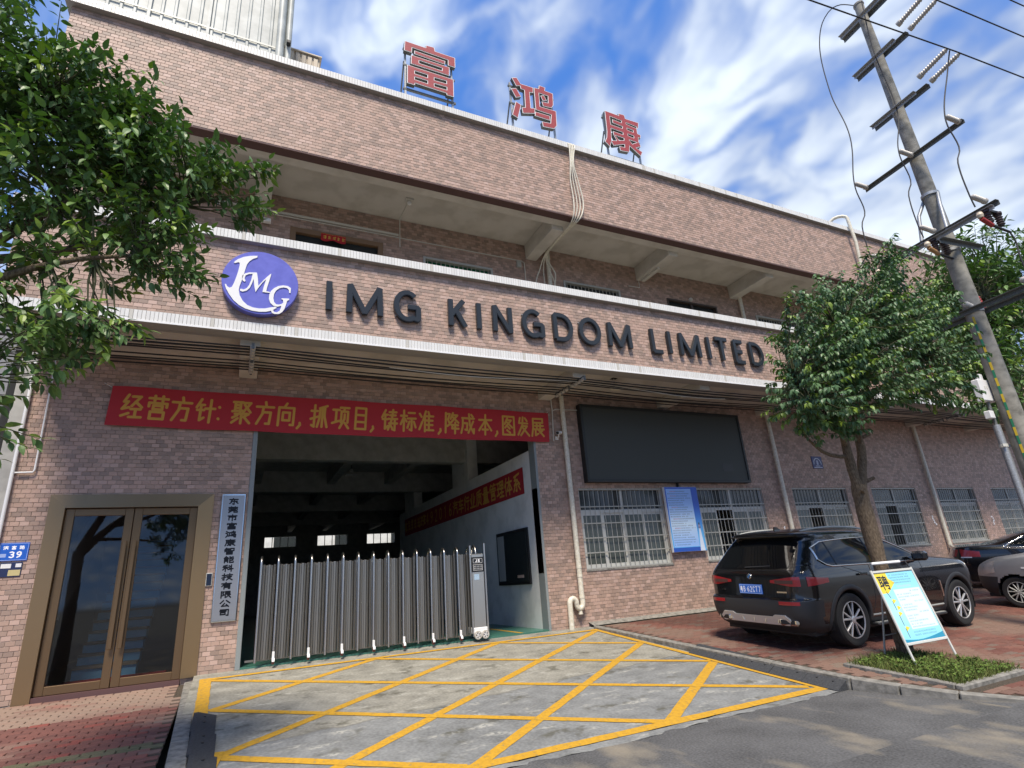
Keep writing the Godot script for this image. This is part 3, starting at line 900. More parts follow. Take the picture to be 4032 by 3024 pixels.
func entrance(B: Node3D) -> void:
	# broad folded bronze surround, mitred at the corners
	var f := MB.new()
	var zo := 0.05
	var zi := 0.012
	f.flat([Vector3(-2.565, 2.69, 0.02), Vector3(-0.39, 2.69, 0.02), Vector3(-0.605, 2.485, zo), Vector3(-2.36, 2.485, zo)], Vector3.BACK)
	f.flat([Vector3(-2.36, 2.485, zo), Vector3(-0.605, 2.485, zo), Vector3(-0.605, 2.485, -0.10), Vector3(-2.36, 2.485, -0.10)], Vector3.DOWN)
	f.flat([Vector3(-2.565, 2.69, 0.02), Vector3(-0.39, 2.69, 0.02), Vector3(-0.39, 2.69, 0), Vector3(-2.565, 2.69, 0)], Vector3.UP)
	obj("door_surround", f, M.bronze, B)
	for s in [[-2.565, -2.36, -0.13], [-0.39, -0.605, -0.045]]:
		var j := MB.new()
		j.flat([Vector3(s[0], s[2], 0.02), Vector3(s[1], s[2], zo), Vector3(s[1], 2.485, zo), Vector3(s[0], 2.69, 0.02)], Vector3.BACK)
		j.flat([Vector3(s[1], s[2], zo), Vector3(s[1], s[2], -0.10), Vector3(s[1], 2.485, -0.10), Vector3(s[1], 2.485, zo)], Vector3.RIGHT * (s[1] - s[0]))
		j.flat([Vector3(s[0], s[2], 0.02), Vector3(s[0], s[2], 0.0), Vector3(s[0], 2.69, 0.0), Vector3(s[0], 2.69, 0.02)], Vector3.RIGHT * (s[0] - s[1]))
		obj("door_surround", j, M.bronze, B)
	bx("threshold", Vector3(-2.36, -0.14, -0.20), Vector3(-0.605, -0.058, 0.035), mat(lin(0.10, 0.05, 0.048), 0.6), B)
	for L in [[-2.355, -1.488, -1], [-1.478, -0.612, 1]]:
		var D := Node3D.new()
		D.name = "door_leaf"
		B.add_child(D, true)
		var x0: float = L[0]; var x1: float = L[1]
		var st := MB.new()
		var zb := -0.065
		for b in [[x0, -0.052, x0 + 0.11, 2.475], [x1 - 0.11, -0.052, x1, 2.475]]:
			st.bevel(Vector3((b[0] + b[2]) / 2, (b[1] + b[3]) / 2, zb + 0.022), Vector3(b[2] - b[0], b[3] - b[1], 0.045), 0.004)
		for b in [[-0.052, 0.058], [2.372, 2.475]]:
			st.bevel(Vector3((x0 + x1) / 2, (b[0] + b[1]) / 2, zb + 0.020), Vector3(x1 - x0 - 0.22, b[1] - b[0], 0.042), 0.004)
		obj("stile_frame", st, M.bronze_dark, D)
		var gl := MB.new()
		gl.span(Vector3(x0 + 0.108, 0.055, -0.052), Vector3(x1 - 0.108, 2.375, -0.046))
		obj("glass_pane", gl, M.door_glass, D)
		var hx := x1 - 0.058 if L[2] < 0 else x0 + 0.058
		var h := MB.new()
		h.bevel(Vector3(hx, 1.22, 0.04), Vector3(0.05, 1.52, 0.018), 0.004)
		for yy in [0.7, 1.75]: h.cyl(Vector3(hx, yy, -0.02), Vector3(hx, yy, 0.035), 0.012, 0.012, 8)
		obj("handle", h, M.bronze_dark, D)
	# lobby and stair seen through the glass
	var lb := MB.new()
	lb.flat([Vector3(-2.9, 0.0, -6.5), Vector3(-0.36, 0.0, -6.5), Vector3(-0.36, 0.0, -0.1), Vector3(-2.9, 0.0, -0.1)], Vector3.UP)
	lb.flat([Vector3(-2.9, 0.0, -6.5), Vector3(-0.36, 0.0, -6.5), Vector3(-0.36, 4.88, -6.5), Vector3(-2.9, 4.88, -6.5)], Vector3.BACK)
	lb.flat([Vector3(-2.9, 0.0, -6.5), Vector3(-2.9, 0.0, -0.27), Vector3(-2.9, 4.88, -0.27), Vector3(-2.9, 4.88, -6.5)], Vector3.RIGHT)
	obj("lobby", lb, mat(lin(0.34, 0.34, 0.31), 0.7), B)
	var S := Node3D.new()
	S.name = "staircase"
	B.add_child(S, true)
	var riser := mat(lin(0.16, 0.42, 0.62), 0.6)
	var tread := mat(lin(0.20, 0.17, 0.11), 0.6)
	for i in 15:
		bx("tread", Vector3(-2.14, 0.15 + i * 0.16, -1.32 - i * 0.27 - 0.03), Vector3(-1.30, 0.19 + i * 0.16, -1.00 - i * 0.27), tread, S)
		bx("riser", Vector3(-2.14, 0.0 + i * 0.16, -1.30 - i * 0.27), Vector3(-1.30, 0.15 + i * 0.16, -1.03 - i * 0.27), riser, S)
	var str_ := MB.new()
	str_.prism(PackedVector2Array([Vector2(1.0, 0.9), Vector2(5.4, 3.5), Vector2(5.4, 4.6), Vector2(1.0, 2.0)]), Transform3D(Basis(Vector3(0, 0, -1), Vector3.UP, Vector3.RIGHT), Vector3(-2.45, 0, 0)), 0.04)
	obj("balustrade", str_, mat(lin(0.28, 0.29, 0.27), 0.6), S)
	for i in 3:
		bx("blue_notice", Vector3(-2.89, 1.2, -1.2 - i * 1.1), Vector3(-2.86, 2.3, -0.5 - i * 1.1), mat(lin(0.02, 0.10, 0.28), 0.4), S)
	bx("door_mat", Vector3(-2.2, 0.002, -0.85), Vector3(-0.85, 0.018, -0.25), mat(lin(0.18, 0.015, 0.02), 0.95), B)

func pipes(B: Node3D) -> void:
	# rainwater pipes on the lower wall
	var p := Node3D.new()
	p.name = "drain_pipe"
	B.add_child(p, true)
	var m := MB.new()
	var path := [Vector3(6.47, 4.95, 0.095), Vector3(6.47, 0.62, 0.095), Vector3(6.47, 0.50, 0.095)]
	m.tube(path, 0.053, 14)
	obj("pipe", m, M.pvc, p)
	m = MB.new()
	var u := []
	for i in 9: u.append(Vector3(6.40 + 0.075 * cos(-PI * i / 8.0), 0.43 - 0.10 * sin(PI * i / 8.0), 0.095))
	var uu := [Vector3(6.475, 0.52, 0.095)]
	for q in u: uu.append(q)
	for i in 9: uu.append(Vector3(6.245 + 0.078 * cos(PI * i / 8.0), 0.43 + 0.10 * sin(PI * i / 8.0), 0.10))
	uu.append(Vector3(6.166, 0.20, 0.10)); uu.append(Vector3(6.16, -0.05, 0.10))
	m.tube(uu, 0.055, 12)
	m.cyl(Vector3(6.40, 0.30, 0.095), Vector3(6.40, 0.235, 0.095), 0.04, 0.04, 12)
	m.cyl(Vector3(6.40, 0.245, 0.095), Vector3(6.40, 0.222, 0.095), 0.048, 0.048, 12)
	obj("trap_bend", m, M.pvc, p)
	for y in [0.52, 0.93, 1.10, 2.48, 3.84]:
		m = MB.new()
		m.cyl(Vector3(6.47, y, 0.095), Vector3(6.47, y + 0.055, 0.095), 0.059, 0.059, 14)
		obj("coupling", m, M.pvc, p)
	for x in [13.08, 19.87]:
		var q := Node3D.new()
		q.name = "drain_pipe"
		B.add_child(q, true)
		m = MB.new()
		m.tube([Vector3(x, 4.95, 0.095), Vector3(x, -0.02, 0.095)], 0.055, 14)
		obj("pipe", m, M.pvc, q)
		for y in [0.6, 1.0, 2.5, 3.8]:
			m = MB.new()
			m.cyl(Vector3(x, y, 0.095), Vector3(x, y + 0.05, 0.095), 0.061, 0.061, 14)
			obj("coupling", m, M.pvc, q)
	for x in [6.50, 13.06, 19.9]:
		m = MB.new()
		m.tube([Vector3(x, 8.82, 0.10), Vector3(x, 5.2, 0.10)], 0.055, 12)
		obj("gallery_pipe", m, M.pvc, B)
	# white pipes at the corner of the facade
	m = MB.new()
	m.tube([Vector3(-3.07, 4.9, 0.05), Vector3(-3.06, 0.0, 0.05)], 0.024, 10)
	m.tube([Vector3(-2.83, 4.9, 0.04), Vector3(-2.815, 3.06, 0.04), Vector3(-2.83, 3.02, 0.04), Vector3(-3.05, 3.01, 0.04)], 0.013, 8)
	obj("corner_pipe", m, M.white_paint, B)
	# conduits along the gallery
	m = MB.new()
	m.span(Vector3(-1.0, 8.37, 0.004), Vector3(2.735, 8.42, 0.04))
	obj("cable_trunking", m, M.conduit, B)
	m = MB.new()
	m.tube([Vector3(-1.0, 8.335, 0.02), Vector3(5.80, 8.335, 0.02), Vector3(5.865, 8.29, 0.02), Vector3(5.87, 6.9, 0.02)], 0.012, 8)
	m.tube([Vector3(2.765, 8.10, 0.03), Vector3(2.765, 8.81, 0.03), Vector3(2.785, 8.806, 0.72)], 0.013, 8)
	m.tube([Vector3(9.35, 8.43, 0.04), Vector3(9.35, 8.19, 0.04), Vector3(8.98, 8.18, 0.04)], 0.012, 8)
	obj("conduit", m, M.conduit, B)
	bx("junction_box", Vector3(2.70, 8.78, 0.70), Vector3(2.87, 8.82, 0.84), M.conduit, B, 0.005)
	bx("junction_box", Vector3(5.65, 8.13, 0.004), Vector3(5.76, 8.31, 0.07), M.alu, B, 0.005)
	bx("junction_box", Vector3(5.90, 7.70, 0.004), Vector3(5.99, 7.80, 0.05), M.alu, B, 0.005)
	bx("batten_light", Vector3(9.40, 8.36, 0.1), Vector3(9.48, 8.419, 0.78), M.conduit, B, 0.006)
	bx("gallery_sensor", Vector3(-0.05, 8.05, 0.06), Vector3(0.13, 8.13, 0.16), M.white_paint, B, 0.01)
	m = MB.new()
	m.lathe([[0.0, 0.0], [0.05, 0.0], [0.06, 0.02], [0.045, 0.07], [0.0, 0.085]], Transform3D(Basis(Vector3.RIGHT, Vector3.BACK, Vector3.DOWN), Vector3(11.14, 8.11, 0.002)), 16)
	obj("bulkhead_lamp", m, M.conduit, B)
	m = MB.new()
	m.lathe([[0.0, 0.0], [0.03, 0.0], [0.05, -0.03], [0.04, -0.07], [0.0, -0.09]], Transform3D(Basis(), Vector3(2.785, 8.775, 0.77)), 12)
	obj("ceiling_lamp", m, M.white_paint, B)
	m = MB.new()
	m.tube([Vector3(6.23, 4.85, 0.03), Vector3(6.24, 4.52, 0.03), Vector3(6.20, 3.82, 0.03)], 0.014, 8)
	m.tube([Vector3(6.24, 4.52, 0.03), Vector3(6.33, 4.56, 0.03), Vector3(6.95, 4.575, 0.03)], 0.012, 8)
	obj("conduit", m, M.conduit, B)

# ---------------------------------------------------------------- lettering: the strokes of each character on a 100 x 100 square, y down
var glyphs := {
	"经": "28 8 12 34 30 34 8 62 36 56/8 88 38 78/46 14 82 14 48 50/62 34 92 54/46 62 88 62/67 62 67 90/42 92 94 92",
	"营": "8 16 92 16/32 6 32 26/68 6 68 26/10 48 10 34 90 34 90 48/30 44 70 44 70 58 30 58 30 44/20 68 80 68 80 94 20 94 20 68",
	"方": "50 4 54 18/6 24 94 24/40 24 38 52 12 94/38 46 80 46 76 92 58 92",
	"针": "28 6 8 38/20 28 44 28/12 48 44 48/28 28 28 88 46 78/50 42 96 42/74 8 74 96",
	"：": "24 34 26 36/24 80 26 82",
	"，": "26 82 28 90 14 104",
	"聚": "6 10 52 10/16 10 16 46/42 10 42 52/16 22 42 22/16 34 42 34/4 48 52 44/56 12 92 12 58 50/62 20 94 50/50 58 50 96/30 64 8 74/34 76 6 94/86 58 60 70/62 68 94 94/18 58 78 56",
	"向": "50 4 38 20/10 96 10 22 90 22 90 92 74 92/32 42 68 42 68 74 32 74 32 42",
	"抓": "6 28 40 28/24 4 24 94 10 88/4 62 42 52/92 6 52 16/54 16 52 60 42 94/68 16 68 94/80 14 80 50 96 94",
	"项": "6 20 42 20/24 20 24 70/4 76 44 66/48 10 98 10/72 10 68 24/54 26 54 72/54 26 92 26 92 72/73 38 73 58 48 96/76 74 98 96",
	"目": "20 6 80 6 80 96 20 96 20 6/20 36 80 36/20 66 80 66",
	"铸": "26 6 6 38/18 26 40 26/10 46 40 46/25 26 25 88 42 76/50 14 92 14/54 28 88 28/44 44 98 44/72 4 66 44 44 92/50 64 98 64/84 50 84 94 70 90/58 72 68 84",
	"标": "4 28 42 28/23 4 23 96/23 32 4 66/23 36 40 54/52 14 92 14/46 40 98 40/72 40 72 94 60 90/58 54 46 82/86 54 98 80",
	"准": "8 16 20 30/6 88 24 54/48 4 30 46/42 24 42 96/64 6 70 20/42 26 96 26/42 46 92 46/42 66 92 66/42 90 98 90/68 26 68 90",
	"降": "10 6 10 96/10 10 36 10 24 36 38 56 22 66/58 4 42 32/54 14 88 14 44 50/54 22 96 48/48 60 94 60/56 60 54 76 98 76/74 48 74 98",
	"成": "10 24 94 24/14 24 14 62 4 94/14 48 46 48 44 80 32 78/58 4 64 56 92 94 94 74/88 38 54 92/74 6 86 16",
	"本": "6 28 94 28/50 4 50 98/50 30 6 78/50 30 94 78/30 74 70 74",
	"图": "8 6 92 6 92 96 8 96 8 6/42 14 22 44/36 24 70 24 24 62/34 32 78 60/46 58 58 66/38 74 60 86",
	"发": "28 8 20 34 84 34/50 4 44 44 10 94/42 48 80 48 30 96/44 54 94 96/66 8 80 22",
	"展": "14 8 86 8 86 28 14 28/14 8 14 56 4 96/28 44 90 44/22 62 96 62/42 32 42 62/68 32 68 62/32 62 32 92 52 84/84 68 66 78/54 64 94 96",
	"东": "10 18 90 18/44 4 24 46 84 46/54 32 54 94 40 88/30 58 12 82/72 58 92 80",
	"莞": "8 16 92 16/32 6 32 26/68 6 68 26/50 26 50 34/10 48 10 38 90 38 90 48/28 54 72 54/12 68 88 68/40 68 10 96/60 68 60 92 92 92 92 82",
	"市": "50 4 50 20/8 22 92 22/18 84 18 40 82 40 82 80 70 80/50 22 50 98",
	"富": "50 2 50 14/8 30 8 16 92 16 92 30/24 30 76 30/30 40 70 40 70 52 30 52 30 40/16 62 84 62 84 96 16 96 16 62/16 79 84 79/50 62 50 96",
	"鸿": "6 8 20 20/2 34 16 44/4 94 22 58/26 26 50 26/38 26 38 74/24 78 50 72/74 2 66 14/58 56 58 16 90 16 88 40 76 40/68 24 76 34/58 56 96 56 94 94 80 90/54 74 82 74",
	"康": "50 2 54 12/10 14 94 14/14 14 14 60 4 96/28 28 84 28 84 52 28 52/20 40 96 40/56 18 56 94 44 90/28 62 40 70/24 92 52 74/86 58 66 70/62 68 96 94",
	"智": "22 4 8 28/14 16 50 16/4 34 54 34/30 16 30 34 6 58/34 38 50 54/60 12 92 12 92 46 60 46 60 12/24 60 78 60 78 96 24 96 24 60/24 78 78 78",
	"能": "26 4 8 30 44 26/34 16 46 32/12 96 12 42 42 42 42 92/12 58 42 58/12 74 42 74/60 6 60 40 92 40 92 30/90 12 60 24/60 52 60 94 94 94 94 82/90 58 60 72",
	"科": "42 6 8 16/4 34 48 34/27 14 27 96/27 38 4 72/30 42 46 58/60 14 72 26/56 38 70 50/52 70 98 60/82 4 82 98",
	"技": "4 28 40 28/22 4 22 94 10 88/2 64 40 52/46 22 98 22/72 4 72 44/50 46 90 46 46 96/54 58 98 96",
	"有": "6 20 94 20/46 4 8 60/30 96 30 38 82 38 82 92 70 92/30 56 82 56/30 74 82 74",
	"限": "10 6 10 96/10 10 34 10 24 36 36 56 20 66/48 8 88 8 88 42 48 42/48 25 88 25/48 8 48 92 66 82/94 52 72 66/62 46 98 94",
	"公": "36 8 8 46/62 8 96 46/48 48 22 88 78 84/64 66 86 96",
	"司": "14 12 88 12 88 92 72 90/12 32 68 32/18 50 60 50 60 78 18 78 18 50",
	"滨": "6 10 18 20/2 36 14 44/4 94 22 56/62 4 62 14/30 28 30 16 96 16 96 28/80 26 46 34 46 62/46 46 84 46/68 46 68 62/30 62 98 62/50 70 32 94/76 70 94 94",
	"路": "8 8 42 8 42 34 8 34 8 8/26 34 26 88/26 58 46 58/10 54 10 90 48 82/66 4 50 36/62 14 90 14 50 54/58 22 98 54/56 62 92 62 92 94 56 94 56 62",
	"聘": "2 10 40 10/10 10 10 70/32 10 32 98/10 28 32 28/10 48 32 48/2 74 42 66/52 14 92 14 92 46 52 46 52 14/52 30 92 30/72 4 72 46/44 56 98 56/60 56 56 72 90 72 86 96 72 92",
	"粤": "50 2 44 12/20 14 80 14 80 50 20 50 20 14/50 20 50 46/30 32 70 32/6 60 94 60/36 60 32 74 76 74 70 96 52 94",
	"汽": "6 10 18 20/2 36 14 44/4 94 22 56/42 4 28 40/38 18 94 18/42 34 88 34/34 52 80 52 84 92 96 86",
	"车": "8 22 92 22/46 4 22 50 86 50/6 72 96 72/54 34 54 98",
	"行": "34 4 8 30/36 30 4 58/22 50 22 98/48 18 92 18/44 40 98 40/76 40 76 96 62 90",
	"业": "36 8 36 90/64 8 64 90/12 34 26 66/90 30 74 66/4 92 96 92",
	"质": "80 4 16 14 16 60 4 96/20 28 94 28/56 14 52 40/34 80 34 42 82 42 82 78/58 50 56 70 26 96/64 80 88 96",
	"量": "26 4 74 4 74 30 26 30 26 4/26 17 74 17/4 38 96 38/22 46 78 46 78 72 22 72 22 46/22 59 78 59/50 46 50 94/14 83 86 83/4 95 96 95",
	"管": "26 2 10 22/18 10 46 10/70 2 56 20/64 10 94 10/10 44 10 30 90 30 90 44/28 44 74 44 74 60 28 60/28 44 28 96/28 72 80 72 80 94 28 94",
	"理": "4 12 38 12/6 44 36 44/2 82 40 76/21 12 21 80/48 8 92 8 92 48 48 48 48 8/48 28 92 28/70 8 70 94/48 70 92 70/42 94 98 94",
	"体": "28 4 4 50/18 34 18 98/34 28 98 28/66 4 66 98/64 30 34 76/68 30 98 76/50 74 82 74",
	"系": "84 4 20 14/46 12 24 34 62 34 20 60 84 56/66 42 88 64/50 60 50 94 38 90/28 70 10 92/72 70 92 92",
	"0": "50 8 22 22 18 50 22 78 50 92 78 78 82 50 78 22 50 8",
	"1": "30 24 52 8 52 92",
	"2": "20 26 40 8 66 8 80 24 76 44 20 92 82 92",
	"3": "20 14 50 8 76 20 72 42 44 48 76 56 78 80 50 92 18 84",
	"4": "64 92 64 8 16 66 86 66",
	"6": "72 10 40 22 20 52 24 82 50 92 76 82 80 64 64 48 40 50 22 64",
	"7": "16 8 84 8 44 92",
	"9": "28 90 60 78 80 48 76 18 50 8 24 18 20 36 36 52 60 50 78 36",
	"A": "10 92 50 8 90 92/26 62 74 62",
	"B": "22 8 22 92 60 92 80 80 80 60 62 48 22 48/22 8 58 8 76 18 76 38 62 48",
	"C": "82 24 60 8 38 8 20 30 20 70 38 92 60 92 82 76",
	"F": "84 8 22 8 22 92/22 48 74 48",
	"I": "50 8 50 92",
	"J": "70 8 70 76 54 92 34 86",
	"S": "80 20 56 8 28 16 26 38 74 60 76 82 50 92 20 82",
	"T": "10 8 90 8/50 8 50 92"}

func put_glyph(im: Image, ch: String, x: float, y: float, w: float, h: float, r: float, col: Color) -> void:
	if not glyphs.has(ch): return
	for st: String in glyphs[ch].split("/"):
		var q := st.split_floats(" ")
		for i in range(0, q.size() - 2, 2):
			var a := Vector2(x + q[i] * w / 100.0, y + q[i + 1] * h / 100.0)
			var b := Vector2(x + q[i + 2] * w / 100.0, y + q[i + 3] * h / 100.0)
			for py in range(maxi(0, int(minf(a.y, b.y) - r - 1)), mini(im.get_height(), int(maxf(a.y, b.y) + r + 2))):
				for px in range(maxi(0, int(minf(a.x, b.x) - r - 1)), mini(im.get_width(), int(maxf(a.x, b.x) + r + 2))):
					var p := Vector2(px + 0.5, py + 0.5)
					var d := p.distance_to(Geometry2D.get_closest_point_to_segment(p, a, b))
					if d < r + 0.5: im.set_pixel(px, py, im.get_pixel(px, py).lerp(col, clampf(r + 0.5 - d, 0.0, 1.0)))
func printed(im: Image, rough := 0.6) -> StandardMaterial3D:
	var m := mat(Color.WHITE, rough)
	m.albedo_texture = ImageTexture.create_from_image(im)
	m.texture_repeat = false
	return m
func line_of_print(im: Image, x: float, y: float, w: float, h: float, col: Color, gap := 0.12) -> void:   # a line of small characters, too small to read in the photograph
	var cx := x
	while cx < x + w - h * 0.5:
		if rng.randf() > gap:
			for k in 3:
				im.fill_rect(Rect2i(int(cx), int(y + h * (0.12 + 0.3 * k)), maxi(1, int(h * rng.randf_range(0.45, 0.8))), maxi(1, int(h * 0.14))), col)
			im.fill_rect(Rect2i(int(cx + h * rng.randf_range(0.1, 0.5)), int(y), maxi(1, int(h * 0.16)), maxi(1, int(h * 0.9))), col)
		cx += h * 1.05
func face(m: MB, x0: float, x1: float, y0: float, y1: float, z: float) -> void:
	m.quad_uv([Vector3(x0, y0, z), Vector3(x1, y0, z), Vector3(x1, y1, z), Vector3(x0, y1, z)], Vector3.BACK)

func poly_of(s: String) -> PackedVector2Array:
	var q := s.split_floats(" ")
	var p := PackedVector2Array()
	for i in range(0, q.size() - 1, 2): p.append(Vector2(q[i], q[i + 1]))
	return p
func csg_shape(called: String, outer: Array, holes: Array, front: float, depth: float, m: Material, parent: Node) -> CSGCombiner3D:
	var C := CSGCombiner3D.new()
	C.name = called
	parent.add_child(C, true)
	for k in [[outer, CSGShape3D.OPERATION_UNION], [holes, CSGShape3D.OPERATION_SUBTRACTION]]:
		for p: PackedVector2Array in k[0]:
			var g := CSGPolygon3D.new()
			g.name = "outline"
			g.polygon = p
			g.depth = depth if k[1] == CSGShape3D.OPERATION_UNION else depth + 0.02
			g.position.z = front if k[1] == CSGShape3D.OPERATION_UNION else front + 0.01
			g.operation = k[1]
			g.material = m
			C.add_child(g, true)
	return C
func shrunk(polys: Array, by: float) -> Array:
	var r := []
	for p: PackedVector2Array in polys:
		for q in Geometry2D.offset_polygon(p, by):
			if q.size() > 2: r.append(q)
	return r

func roof_letter(called: String, label: String, at: Vector3, outer: Array, holes: Array, x0: float, x1: float, low: float, top: float) -> void:
	var T := thing(called, label, "sign", at, 0, "red characters standing on the roof edge")
	var o := outer.map(func(s): return poly_of(s))
	var h := holes.map(func(s): return poly_of(s))
	csg_shape("letter_body", o, h, 0.0, 0.085, M.letter_side, T)
	csg_shape("white_edge", o, h, 0.008, 0.0079, M.white_paint, T)
	csg_shape("red_face", shrunk(o, -0.014), shrunk(h, 0.014), 0.0125, 0.0044, M.red_face, T)
	# welded frame behind: posts, rails, back stays
	for x in [x0 + 0.05, x1 - 0.07]:
		bx("post", Vector3(x - 0.02, 0.0, -0.135), Vector3(x + 0.02, top - 0.05, -0.095), M.galv, T)
		var s := MB.new()
		s.tube([Vector3(x - 0.03, 0.0, -0.62), Vector3(x - 0.02, low + 0.75, -0.14)], 0.018, 6)
		obj("back_stay", s, M.angle_iron, T)
	bx("rail", Vector3(x0, low - 0.07, -0.13), Vector3(x1, low - 0.025, -0.0875), M.angle_iron, T)
	bx("rail", Vector3(x0, (low + top) / 2 - 0.02, -0.13), Vector3(x1, (low + top) / 2 + 0.02, -0.0875), M.angle_iron, T)
	bx("rail", Vector3(x0, top - 0.18, -0.13), Vector3(x1, top - 0.14, -0.0875), M.angle_iron, T)

func arc(cx: float, cy: float, rx: float, ry_: float, a0: float, a1: float, n := 14) -> PackedVector2Array:
	var p := PackedVector2Array()
	for i in n + 1:
		var a := deg_to_rad(lerpf(a0, a1, float(i) / n))
		p.append(Vector2(cx + rx * cos(a), cy + ry_ * sin(a)))
	return p

